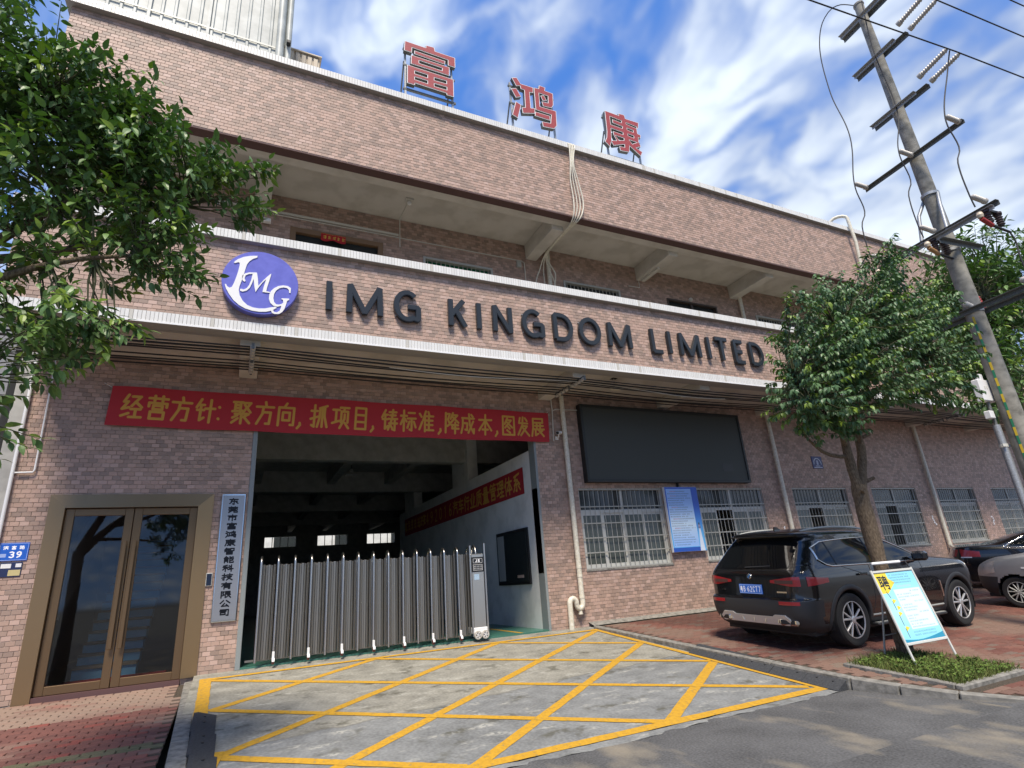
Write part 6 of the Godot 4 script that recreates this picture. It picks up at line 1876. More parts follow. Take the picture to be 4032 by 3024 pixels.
func side_patch(car: Car, x0: float, x1: float, lo: Callable, hi: Callable, lift: float, s: float, nx := 24, ny := 8) -> MB:
	var g := []
	for i in nx + 1:
		var x := lerpf(x0, x1, float(i) / nx)
		var row := []
		for j in ny + 1:
			var y := lerpf(lo.call(x), hi.call(x), float(j) / ny)
			row.append(Vector3(x, y, (car.half(y, x) + lift) * s))
		g.append(row)
	var m := MB.new()
	m.grid(g, Vector3(0, 0, s))
	return m
func rear_patch(car: Car, z0: float, z1: float, lo: Callable, hi: Callable, lift: float, nz := 20, ny := 8) -> MB:
	var g := []
	for i in nz + 1:
		var z := lerpf(z0, z1, float(i) / nz)
		var row := []
		for j in ny + 1:
			var y := lerpf(lo.call(z), hi.call(z), float(j) / ny)
			row.append(Vector3(car.rear(y, z) - lift, y, z))
		g.append(row)
	var m := MB.new()
	m.grid(g, Vector3.LEFT)
	return m
func side_line(car: Car, pts: Array, r: float, s: float, lift := 0.004) -> MB:
	var p := []
	for i in pts.size() - 1:
		for k in 8:
			var q: Vector2 = pts[i].lerp(pts[i + 1], k / 8.0)
			p.append(Vector3(q.x, q.y, (car.half(q.y, q.x) + lift) * s))
	var e: Vector2 = pts[-1]
	p.append(Vector3(e.x, e.y, (car.half(e.y, e.x) + lift) * s))
	var m := MB.new()
	m.tube(p, r, 6)
	return m

func make_wheel(parent: Node3D, at: Vector3, R: float, W: float, rim: float, spokes: int, s: float, rim_mat: Material) -> void:
	var w := Node3D.new()
	w.name = "wheel"
	parent.add_child(w, true)
	w.position = at
	var T := Transform3D(Basis(Vector3.RIGHT, Vector3(0, 0, s), Vector3(0, -s, 0)), Vector3.ZERO)
	var t := MB.new()
	t.lathe([[rim * 0.96, -W / 2], [R * 0.90, -W / 2], [R * 0.985, -W * 0.40], [R, -W * 0.2], [R, W * 0.2], [R * 0.985, W * 0.40], [R * 0.93, W * 0.485], [R * 0.86, W / 2], [rim * 1.02, W * 0.47], [rim * 0.98, W * 0.42]], T, 40)
	obj("tyre", t, mat(lin(0.018, 0.018, 0.018), 0.85), w)
	var d := MB.new()
	d.lathe([[rim, W * 0.44], [rim * 0.97, W * 0.46], [rim * 0.93, W * 0.42], [rim * 0.90, W * 0.05], [rim * 0.88, -W * 0.1], [0.0, -W * 0.1]], T, 40)
	obj("barrel", d, mat(lin(0.03, 0.03, 0.032), 0.5, 0.6), w)
	var q := MB.new()
	for k in spokes:
		for e in [-0.13, 0.13]:
			var a: float = TAU * (k + 0.25) / spokes
			var p0 := Vector2(cos(a + e * 0.8), sin(a + e * 0.8)) * rim * 0.17
			var p1 := Vector2(cos(a + e * 1.9), sin(a + e * 1.9)) * rim * 0.95
			var c := (p0 + p1) / 2.0
			var dir := (p1 - p0)
			var bas := Basis(Vector3(dir.normalized().x, dir.normalized().y, -0.04 * s).normalized(), Vector3(-dir.normalized().y, dir.normalized().x, 0), Vector3(0, 0, 1))
			q.bevel(Vector3(c.x, c.y, s * W * 0.37), Vector3(dir.length(), rim * 0.105, 0.030), 0.006, bas)
	q.lathe([[rim * 1.0, W * 0.43], [rim * 0.985, W * 0.475], [rim * 0.95, W * 0.475], [rim * 0.935, W * 0.43]], T, 40)
	obj("rim", q, rim_mat, w)
	var h := MB.new()
	h.lathe([[rim * 0.20, W * 0.30], [rim * 0.19, W * 0.44], [rim * 0.12, W * 0.46], [0.0, W * 0.46]], T, 20)
	obj("hub_cap", h, rim_mat, w)

func arch_trim(car: Car, hx: float, hy: float, r0: float, r1: float, a0: float, a1: float, lift: float, s: float) -> MB:
	var g := []
	for i in 37:
		var a := deg_to_rad(lerpf(a0, a1, i / 36.0))
		var row := []
		for k in [[r0 - 0.002, -0.06], [r0, lift * 0.6], [lerpf(r0, r1, 0.3), lift], [lerpf(r0, r1, 0.8), lift], [r1, 0.001]]:
			var x: float = hx + k[0] * cos(a)
			var y: float = hy + k[0] * sin(a)
			row.append(Vector3(x, y, (car.half(maxf(y, 0.27), x) + k[1]) * s))
		g.append(row)
	var m := MB.new()
	m.grid(g, Vector3(0, 0, s))
	return m
func well(hx: float, hy: float, r: float, zi: float, zo: float, s: float) -> MB:
	var m := MB.new()
	var g := []
	for i in 25:
		var a := PI * (i / 24.0 * 1.16 - 0.08)
		g.append([Vector3(hx + r * cos(a), hy + r * sin(a), zo * s), Vector3(hx + r * cos(a), hy + r * sin(a), zi * s)])
	m.grid(g)
	var fan := [Vector3(hx, hy, zi * s)]
	for i in 24:
		m.flat([Vector3(hx, hy, zi * s), g[i][1], g[i + 1][1]], Vector3(0, 0, s))
	return m

func lin_ys(y0: float, y1: float, n: int) -> Array:
	var r := []
	for i in n: r.append(lerpf(y0, y1, float(i) / n))
	return r

func make_suv() -> void:
	var tilt := atan(0.072)
	var T := thing("suv", "glossy black suv with a blue number plate and silver diffuser parked before the barred windows", "car", Vector3(8.40, -0.262, 3.556))
	T.basis = Basis(Vector3.UP, 0.022) * Basis(Vector3.RIGHT, 0.05)
	M.car_paint = mat(lin(0.006, 0.0065, 0.0075), 0.22)
	M.car_paint.clearcoat_enabled = true; M.car_paint.clearcoat = 1.0; M.car_paint.clearcoat_roughness = 0.03
	M.car_glass = mat(lin(0.006, 0.007, 0.008), 0.03)
	M.car_plastic = mat(lin(0.030, 0.031, 0.033), 0.55)
	M.tail_red = mat(lin(0.36, 0.006, 0.010), 0.10)
	M.tail_red.clearcoat_enabled = true
	M.alloy = mat(lin(0.66, 0.66, 0.65), 0.34, 0.6)
	var car := Car.new()
	car.rows = [
		[0.24, -0.78, 3.55, 0.86, 0.25, 0.25, 0.45, 0.35],
		[0.32, -0.90, 3.70, 0.93, 0.28, 0.26, 0.50, 0.38],
		[0.45, -0.99, 3.82, 0.965, 0.30, 0.27, 0.55, 0.40],
		[0.60, -1.02, 3.86, 0.985, 0.32, 0.27, 0.60, 0.42],
		[0.705, -1.015, 3.86, 0.992, 0.32, 0.27, 0.60, 0.42],
		[0.73, -0.965, 3.86, 0.993, 0.31, 0.26, 0.60, 0.42],
		[0.88, -0.955, 3.84, 0.997, 0.31, 0.25, 0.60, 0.42],
		[1.00, -0.955, 3.78, 0.990, 0.31, 0.24, 0.60, 0.42],
		[1.06, -0.945, 3.64, 0.980, 0.30, 0.23, 0.60, 0.40],
		[1.11, -0.915, 3.30, 0.968, 0.30, 0.22, 0.62, 0.36],
		[1.155, -0.875, 2.80, 0.952, 0.30, 0.20, 0.60, 0.30],
		[1.20, -0.835, 2.42, 0.930, 0.30, 0.19, 0.50, 0.26],
		[1.30, -0.745, 2.16, 0.893, 0.30, 0.18, 0.42, 0.26],
		[1.42, -0.640, 1.88, 0.845, 0.29, 0.17, 0.40, 0.26],
		[1.54, -0.535, 1.58, 0.790, 0.28, 0.17, 0.40, 0.26],
		[1.615, -0.475, 1.36, 0.745, 0.30, 0.18, 0.40, 0.26],
		[1.645, -0.585, 1.26, 0.715, 0.30, 0.18, 0.40, 0.26],
		[1.675, -0.560, 1.14, 0.672, 0.30, 0.22, 0.45, 0.28],
		[1.705, -0.40, 0.95, 0.585, 0.30, 0.24, 0.45, 0.28],
		[1.728, -0.12, 0.72, 0.43, 0.25, 0.20, 0.35, 0.20],
		[1.740, 0.16, 0.50, 0.20, 0.12, 0.10, 0.14, 0.10]]
	var ys := lin_ys(0.24, 0.70, 18) + [0.70, 0.706, 0.715, 0.724, 0.731] + lin_ys(0.74, 1.0, 10) + lin_ys(1.0, 1.22, 34) + lin_ys(1.22, 1.61, 22) + lin_ys(1.61, 1.741, 22)
	var hubs := [0.0, 2.975]
	var hy := 0.378
	var parts := car_shell(car, ys, hubs, 0.455, hy, func(p: Vector3) -> String:
		if p.y < 0.36: return "lower_cladding"
		if p.x < -0.62 and p.y < 0.702: return "rear_bumper"
		return "body")
	obj("body", parts.body, M.car_paint, T)
	obj("lower_cladding", parts.lower_cladding, M.car_plastic, T)
	obj("rear_bumper", parts.rear_bumper, M.car_plastic, T)
	bx("underbody", Vector3(-0.7, 0.20, -0.80), Vector3(3.5, 0.26, 0.80), M.black, T)
	# glass house
	var lo := func(x: float) -> float: return 1.145 - 0.012 * (x - 0.6) + (clampf((-0.30 - x) / 0.2, 0.0, 1.0) * 0.12)
	var hi := func(x: float) -> float:
		var t := 1.545 - 0.035 * pow(x - 0.75, 2.0)
		if x > 1.25: t = minf(t, 1.53 - (x - 1.25) * 0.395)
		if x < -0.28: t = minf(t, 1.50 - (-0.28 - x) * 0.35)
		return maxf(t, lo.call(x) + 0.004)
	for s: float in [1.0, -1.0]:
		obj("side_window", side_patch(car, -0.47, 2.16, lo, hi, 0.004, s, 44), M.car_glass, T)
		var outl := []
		for i in 23: outl.append(Vector2(lerpf(-0.47, 2.18, i / 22.0), lo.call(lerpf(-0.47, 2.18, i / 22.0))))
		obj("window_trim", side_line(car, outl, 0.011, s, 0.008), M.chrome, T)
		outl = []
		for i in 23: outl.append(Vector2(lerpf(-0.47, 2.16, i / 22.0), hi.call(lerpf(-0.47, 2.16, i / 22.0))))
		obj("window_trim", side_line(car, outl, 0.010, s, 0.008), M.chrome, T)
		obj("window_trim", side_line(car, [Vector2(-0.47, lo.call(-0.47)), Vector2(-0.47, hi.call(-0.47))], 0.016, s, 0.006), M.chrome, T)
		for px in [[-0.10, -0.14], [0.83, 0.80]]:
			obj("window_pillar", side_line(car, [Vector2(px[0], lo.call(px[0])), Vector2(px[1], hi.call(px[1]))], 0.016, s, 0.0), M.black_gloss, T)
		# door gaps
		for gp in [[Vector2(0.52, 0.42), Vector2(0.60, 0.62), Vector2(0.62, 0.95), Vector2(-0.02, 1.135)], [Vector2(0.86, 0.40), Vector2(0.86, 1.13)], [Vector2(1.95, 0.40), Vector2(2.02, 0.8), Vector2(2.00, 1.12)]]:
			obj("door_gap", side_line(car, gp, 0.005, s, -0.001), M.black, T)
		# handles, mirror, rails, vents
		for hx in [0.38, 1.30]:
			var hm := MB.new()
			var zc: float = car.half(1.0, hx) + 0.022
			hm.bevel(Vector3(hx, 1.005, zc * s), Vector3(0.21, 0.032, 0.022), 0.008)
			obj("door_handle", hm, M.car_paint, T)
		var mm := MB.new()
		mm.bevel(Vector3(1.86, 1.20, (car.half(1.15, 1.86) + 0.13) * s), Vector3(0.13, 0.15, 0.22), 0.035, Basis(Vector3.UP, 0.15 * s))
		mm.box(Vector3(1.88, 1.135, (car.half(1.15, 1.86) + 0.02) * s), Vector3(0.06, 0.03, 0.10))
		obj("door_mirror", mm, M.car_paint, T)
		var rail := []
		for i in 17:
			var f := i / 16.0
			var x := lerpf(-0.36, 1.40, f)
			rail.append(Vector3(x, 1.655 + 0.085 * pow(sin(PI * clampf(f * 0.90 + 0.03, 0, 1)), 0.55) - 0.04 * f * f, (0.60 - 0.02 * f) * s))
		var rm := MB.new()
		rm.tube(rail, 0.018, 8)
		obj("roof_rail", rm, M.alu, T)
		obj("fender_vent", side_line(car, [Vector2(2.42, 0.78), Vector2(2.47, 0.52)], 0.014, s, 0.004), M.chrome, T)
		obj("sill_strip", side_line(car, [Vector2(0.5, 0.40), Vector2(2.45, 0.40)], 0.014, s, 0.004), M.alu, T)
		bx("side_step", Vector3(0.52, 0.245, 0.86 * s), Vector3(2.42, 0.285, 1.0 * s), M.car_plastic, T, 0.012)
		bx("step_strip", Vector3(0.54, 0.285, 0.93 * s), Vector3(2.40, 0.291, 0.99 * s), M.alu, T)
		for hx: float in hubs:
			obj("wheel_arch_trim", arch_trim(car, hx, hy, 0.425, 0.50, -14.0, 194.0, 0.016, s), M.car_plastic, T)
			obj("wheel_well", well(hx, hy, 0.45, 0.52, 0.955, s), M.black, T)
			make_wheel(T, Vector3(hx, hy, 0.845 * s), hy, 0.275, 0.262, 5, s, M.alloy)
		# tail lamps wrap the corner
		var tl := rear_patch(car, 0.38 * s, 0.915 * s, func(z: float) -> float: return lerpf(0.945, 0.900, clampf((absf(z) - 0.40) / 0.3, 0, 1)), func(z: float) -> float: return lerpf(0.985, 1.035, clampf((absf(z) - 0.40) / 0.35, 0, 1)), 0.010)
		obj("tail_lamp", tl, M.tail_red, T)
		var t2 := side_patch(car, -0.83, -0.42, func(x: float) -> float: return lerpf(0.900, 0.935, clampf((x + 0.84) / 0.4, 0, 1)), func(x: float) -> float: return lerpf(1.035, 1.000, clampf((x + 0.84) / 0.4, 0, 1)), 0.010, s, 16)
		obj("tail_lamp", t2, M.tail_red, T)
		obj("lamp_insert", rear_patch(car, 0.46 * s, 0.76 * s, func(z: float) -> float: return 0.935, func(z: float) -> float: return 0.985, 0.014, 12, 2), mat(lin(0.12, 0.06, 0.05), 0.15), T)
		obj("reflector", rear_patch(car, 0.52 * s, 0.84 * s, func(z: float) -> float: return 0.640, func(z: float) -> float: return 0.690, 0.010, 14, 2), M.tail_red, T)
		# exhaust trims
		var ex := MB.new()
		ex.bevel(Vector3(car.rear(0.40, 0.62) - 0.012, 0.405, 0.60 * s), Vector3(0.07, 0.105, 0.30), 0.03, Basis(Vector3.UP, 0.20 * s))
		obj("exhaust_trim", ex, M.chrome, T)
		ex = MB.new()
		ex.bevel(Vector3(car.rear(0.40, 0.62) - 0.044, 0.405, 0.60 * s), Vector3(0.012, 0.060, 0.22), 0.005, Basis(Vector3.UP, 0.20 * s))
		obj("exhaust_mouth", ex, M.black, T)
	# rear glass, spoiler shadow gap, wiper, diffuser, plate
	obj("rear_window", rear_patch(car, -0.66, 0.66, func(z: float) -> float: return 1.15 + 0.012 * z * z, func(z: float) -> float: return 1.585 - 0.06 * z * z, 0.006), M.car_glass, T)
	obj("tailgate_gap", rear_patch(car, -0.74, 0.74, func(z: float) -> float: return 1.118, func(z: float) -> float: return 1.124, 0.003, 20, 1), M.black, T)
	var wp := MB.new()
	wp.tube([Vector3(car.rear(1.17, -0.12) - 0.02, 1.165, -0.12), Vector3(car.rear(1.20, 0.30) - 0.02, 1.185, 0.34)], 0.012, 6)
	obj("wiper", wp, M.car_plastic, T)
	var df := MB.new()
	var shape := PackedVector2Array([Vector2(-0.62, 0.0), Vector2(-0.66, 0.07), Vector2(-0.58, 0.145), Vector2(-0.40, 0.145), Vector2(-0.35, 0.115), Vector2(0.35, 0.115), Vector2(0.40, 0.145), Vector2(0.58, 0.145), Vector2(0.66, 0.07), Vector2(0.62, 0.0)])
	df.prism(shape, Transform3D(Basis(Vector3(0, 0, 1), Vector3(-0.25, 0.97, 0).normalized(), Vector3(-1, -0.25, 0).normalized()), Vector3(car.rear(0.42, 0.0) + 0.05, 0.365, 0.0)), 0.05)
	obj("diffuser", df, M.alloy, T)
	for z in [-0.45, -0.22, 0.0, 0.22, 0.45]:
		var fin := MB.new()
		fin.box(Vector3(car.rear(0.42, 0) - 0.012, 0.42, z), Vector3(0.014, 0.085, 0.012), Basis(Vector3.RIGHT, 0.35 * signf(z)))
		obj("diffuser_fin", fin, M.chrome, T)
	var py := 1.005 - 0.02
	var im := Image.create(220, 70, false, Image.FORMAT_RGB8)
	im.fill(lin(0.03, 0.16, 0.62))
	for b in [[3, 3, 214, 2], [3, 65, 214, 2], [3, 3, 2, 64], [215, 3, 2, 64]]: im.fill_rect(Rect2i(b[0], b[1], b[2], b[3]), Color(0.9, 0.94, 1))
	var cs := "粤B62CT7"
	for i in 7: put_glyph(im, cs[i], [9, 38, 77, 104, 131, 158, 186][i], 12, 23, 46, 2.6, Color.WHITE)
	im.fill_rect(Rect2i(66, 33, 4, 4), Color.WHITE)
	var plx := car.rear(0.93, 0.0) - 0.016
	var tail := Basis(Vector3(0, 0, 1), Vector3.UP, Vector3(-1, 0, 0))
	bx("number_plate", Vector3(plx, 0.775, -0.22), Vector3(plx + 0.012, 0.915, 0.22), mat(lin(0.03, 0.16, 0.62), 0.4), T, 0.002)
	var pm := MB.new()
	pm.quad_uv([Vector3(plx - 0.002, 0.777, -0.218), Vector3(plx - 0.002, 0.777, 0.218), Vector3(plx - 0.002, 0.913, 0.218), Vector3(plx - 0.002, 0.913, -0.218)], Vector3.LEFT)
	obj("plate_print", pm, printed(im, 0.35), T)
	var rd := MB.new()
	rd.lathe([[0.0, 0.014], [0.034, 0.014], [0.041, 0.008], [0.041, -0.01]], Transform3D(Basis(Vector3(0, 0, 1), Vector3(-1, 0, 0), Vector3(0, -1, 0)), Vector3(car.rear(1.03, 0.0) - 0.006, 1.035, 0.0)), 24)
	obj("roundel", rd, M.chrome, T)
	rd = MB.new()
	for k in 4:
		var a0 := TAU * k / 4.0
		var fan := [Vector3(car.rear(1.03, 0) - 0.0215, 1.035, 0)]
		for q in 5: fan.append(Vector3(car.rear(1.03, 0) - 0.0215, 1.035 + 0.025 * sin(a0 + PI / 8.0 * q), 0.025 * cos(a0 + PI / 8.0 * q)))
		if k % 2 == 0: rd.flat(fan, Vector3.LEFT)
	obj("roundel_field", rd, mat(lin(0.05, 0.2, 0.5), 0.3), T)
	var bdg := MB.new()
	bdg.box(Vector3(car.rear(0.80, 0.60) - 0.012, 0.815, 0.56), Vector3(0.008, 0.022, 0.16), Basis(Vector3.UP, 0.10))
	obj("badge", bdg, M.chrome, T)
	bdg = MB.new()
	bdg.box(Vector3(car.rear(0.82, -0.60) - 0.012, 0.825, -0.58), Vector3(0.008, 0.035, 0.09), Basis(Vector3.UP, -0.10))
	obj("badge", bdg, M.chrome, T)
	var fin2 := MB.new()
	fin2.prism(PackedVector2Array([Vector2(-0.09, 0.0), Vector2(0.10, 0.0), Vector2(-0.02, 0.055), Vector2(-0.07, 0.06)]), Transform3D(Basis(), Vector3(-0.12, 1.716, -0.012)), 0.024)
	obj("roof_antenna", fin2, M.car_paint, T)
	bx("spoiler_lip", Vector3(-0.60, 1.622, -0.60), Vector3(-0.47, 1.640, 0.60), M.black, T, 0.004)
	# nose, seen from behind only as an edge
	bx("grille_block", Vector3(3.80, 0.45, -0.45), Vector3(3.872, 0.95, 0.45), M.black, T, 0.02)
	for s: float in [-1.0, 1.0]: bx("head_lamp", Vector3(3.52, 0.80, 0.62 * s), Vector3(3.70, 0.93, 0.86 * s), M.chrome, T, 0.03)
	obj("windscreen", front_glass(car, 1.23, 1.60), M.car_glass, T)

func front_glass(car: Car, y0: float, y1: float) -> MB:
	var g := []
	for i in 13:
		var row := []
		for j in 11:
			var y := lerpf(y0, y1, j / 10.0)
			var r := car.at(y)
			var z: float = lerpf(-1, 1, i / 12.0) * (car.half(y, r[2] - r[6]) - r[7])
			row.append(Vector3(r[2] + 0.006, y, z))
		g.append(row)
	var m := MB.new()
	m.grid(g, Vector3.RIGHT)
	return m

func make_other_cars() -> void:
	# black saloon: only its tail is in view
	var T := thing("black_saloon", "black saloon car with red tail lamps backed towards the wall beyond the suv", "car", Vector3(18.60, sy(1.95), 1.95))
	T.basis = Basis(Vector3.RIGHT, atan(0.072)) * Basis(Vector3.UP, -1.0)
	var car := Car.new()
	car.rows = [
		[0.20, -1.00, 3.55, 0.82, 0.25, 0.25, 0.5, 0.4], [0.35, -1.12, 3.65, 0.89, 0.28, 0.26, 0.5, 0.4], [0.55, -1.20, 3.70, 0.915, 0.30, 0.26, 0.55, 0.4], [0.75, -1.20, 3.68, 0.92, 0.30, 0.26, 0.55, 0.4],
		[0.88, -1.15, 3.55, 0.91, 0.30, 0.24, 0.55, 0.4], [0.98, -1.12, 3.20, 0.885, 0.32, 0.22, 0.55, 0.36], [1.04, -1.09, 2.35, 0.85, 0.32, 0.22, 0.5, 0.3], [1.065, -0.85, 2.25, 0.82, 0.40, 0.20, 0.45, 0.28], [1.09, -0.40, 2.18, 0.80, 0.40, 0.18, 0.42, 0.26],
		[1.17, -0.12, 1.98, 0.755, 0.38, 0.18, 0.4, 0.26], [1.27, 0.12, 1.72, 0.69, 0.36, 0.18, 0.4, 0.26], [1.36, 0.38, 1.42, 0.61, 0.30, 0.18, 0.35, 0.24], [1.41, 0.60, 1.20, 0.48, 0.2, 0.15, 0.2, 0.15], [1.43, 0.80, 1.02, 0.22, 0.08, 0.08, 0.08, 0.08]]
	var ys := lin_ys(0.20, 0.95, 24) + lin_ys(0.95, 1.12, 24) + lin_ys(1.12, 1.431, 22)
	var parts := car_shell(car, ys, [0.0, 2.76], 0.385, 0.33, func(p: Vector3) -> String: return "body")
	obj("body", parts.body, M.car_paint, T)
	for s: float in [1.0, -1.0]:
		var lo := func(x: float) -> float: return 1.02
		var hi := func(x: float) -> float: return maxf(1.024, 1.33 - 0.16 * pow(x - 0.9, 2.0) - maxf(0.0, 0.35 - x) * 0.30)
		obj("side_window", side_patch(car, -0.10, 1.95, lo, hi, 0.005, s, 30), M.car_glass, T)
		var o := []
		for i in 19: o.append(Vector2(lerpf(-0.10, 1.95, i / 18.0), hi.call(lerpf(-0.10, 1.95, i / 18.0))))
		obj("window_trim", side_line(car, o, 0.012, s, 0.008), M.chrome, T)
		obj("window_trim", side_line(car, [Vector2(-0.10, 1.02), Vector2(1.95, 1.02)], 0.012, s, 0.008), M.chrome, T)
		obj("tail_lamp", side_patch(car, -1.02, -0.62, func(x: float) -> float: return 0.80, func(x: float) -> float: return lerpf(0.99, 0.93, (x + 1.02) / 0.4), 0.01, s, 14), M.tail_red, T)
		obj("tail_lamp", rear_patch(car, 0.45 * s, 0.82 * s, func(z: float) -> float: return 0.80, func(z: float) -> float: return 0.98, 0.01), M.tail_red, T)
		obj("lamp_strip", side_patch(car, -1.03, -0.80, func(x: float) -> float: return 0.778, func(x: float) -> float: return 0.800, 0.011, s, 8, 1), M.white_paint, T)
		obj("door_gap", side_line(car, [Vector2(0.30, 0.45), Vector2(0.22, 0.8), Vector2(-0.02, 1.0)], 0.005, s, -0.001), M.black, T)
		for hx: float in [0.0, 2.76]:
			obj("wheel_well", well(hx, 0.33, 0.385, 0.5, 0.90, s), M.black, T)
			make_wheel(T, Vector3(hx, 0.33, 0.78 * s), 0.33, 0.24, 0.235, 7, s, mat(lin(0.12, 0.12, 0.12), 0.35, 0.8))
	bx("underbody", Vector3(-0.9, 0.17, -0.75), Vector3(3.4, 0.24, 0.75), M.black, T)
	# grey hatchback parked nose to the wall: its front corner at the edge of the picture
	var G := thing("grey_hatchback", "silver grey hatchback with a black lower bumper parked nose to the wall beyond the suv", "car", Vector3(15.15, sy(6.40), 6.40))
	G.basis = Basis(Vector3.RIGHT, atan(0.072)) * Basis(Vector3.UP, PI / 2)
	var c2 := Car.new()
	c2.rows = [
		[0.22, -0.52, 3.1, 0.76, 0.2, 0.2, 0.4, 0.35], [0.36, -0.62, 3.2, 0.82, 0.24, 0.24, 0.45, 0.4], [0.58, -0.66, 3.22, 0.845, 0.26, 0.26, 0.5, 0.4], [0.80, -0.64, 3.15, 0.85, 0.28, 0.26, 0.5, 0.4],
		[0.95, -0.60, 2.85, 0.84, 0.30, 0.26, 0.5, 0.36], [1.05, -0.55, 2.30, 0.82, 0.30, 0.25, 0.45, 0.3], [1.20, -0.46, 1.95, 0.77, 0.30, 0.24, 0.4, 0.26], [1.35, -0.36, 1.60, 0.70, 0.30, 0.22, 0.4, 0.26], [1.46, -0.22, 1.30, 0.62, 0.3, 0.22, 0.35, 0.24], [1.52, 0.05, 1.0, 0.45, 0.2, 0.15, 0.2, 0.15], [1.54, 0.35, 0.7, 0.2, 0.1, 0.08, 0.1, 0.08]]
	var y2 := lin_ys(0.22, 0.95, 24) + lin_ys(0.95, 1.541, 34)
	var silver := mat(lin(0.30, 0.31, 0.32), 0.35, 0.35)
	silver.clearcoat_enabled = true
	var p2 := car_shell(c2, y2, [0.0, 2.42], 0.345, 0.30, func(p: Vector3) -> String: return "lower_bumper" if p.y < 0.57 and (p.x < -0.25 or p.x > 2.75) else ("sill" if p.y < 0.34 else "body"))
	obj("body", p2.body, silver, G)
	obj("lower_bumper", p2.lower_bumper, M.car_plastic, G)
	obj("sill", p2.sill, M.car_plastic, G)
	for s: float in [1.0, -1.0]:
		obj("tail_lamp", side_patch(c2, -0.50, -0.26, func(x: float) -> float: return 0.66, func(x: float) -> float: return lerpf(1.0, 0.90, (x + 0.50) / 0.24), 0.008, s, 10), M.tail_red, G)
		obj("head_lamp", side_patch(c2, 2.74, 3.04, func(x: float) -> float: return lerpf(0.66, 0.62, (x - 2.74) / 0.3), func(x: float) -> float: return lerpf(0.93, 0.80, (x - 2.74) / 0.3), 0.008, s, 10), mat(lin(0.42, 0.40, 0.39), 0.10, 0.3), G)
		obj("side_repeater", side_patch(c2, 2.20, 2.27, func(x: float) -> float: return 0.76, func(x: float) -> float: return 0.79, 0.008, s, 3, 1), M.white_paint, G)
		obj("side_window", side_patch(c2, -0.15, 1.85, func(x: float) -> float: return 1.0, func(x: float) -> float: return maxf(1.004, 1.36 - 0.10 * pow(x - 0.6, 2.0) - maxf(0.0, x - 1.2) * 0.5), 0.005, s, 26), M.car_glass, G)
		for hx: float in [0.0, 2.42]:
			obj("wheel_well", well(hx, 0.30, 0.345, 0.45, 0.82, s), M.black, G)
			make_wheel(G, Vector3(hx, 0.30, 0.725 * s), 0.30, 0.19, 0.20, 6, s, M.alu)
	bx("underbody", Vector3(-0.45, 0.18, -0.70), Vector3(3.0, 0.24, 0.70), M.black, G)

# ---------------------------------------------------------------- trees, planter, A-board
func leaf_mesh(L: float, W: float, droop: float) -> ArrayMesh:   # pointed leaf along +x from its stalk, folded along the midrib
	var m := MB.new()
	var st := [[0.0, 0.0], [0.10, 0.02], [0.28, 0.80], [0.50, 1.0], [0.74, 0.66], [1.0, 0.0]]
	var mid := []
	var l := []
	var r := []
	for s in st:
		var x: float = s[0] * L
		var y: float = -droop * s[0] * s[0] * L
		mid.append(Vector3(x, y, 0)); l.append(Vector3(x, y + 0.10 * s[1] * W, s[1] * W / 2)); r.append(Vector3(x, y + 0.10 * s[1] * W, -s[1] * W / 2))
	for i in st.size() - 1:
		for e: Array in [l, r]:
			if (e[i] - mid[i]).length() < 0.0005: m.flat([mid[i], mid[i + 1], e[i + 1]], Vector3.UP)
			elif (e[i + 1] - mid[i + 1]).length() < 0.0005: m.flat([mid[i], mid[i + 1], e[i]], Vector3.UP)
			else: m.flat([mid[i], mid[i + 1], e[i + 1], e[i]], Vector3.UP)
	return m.done()

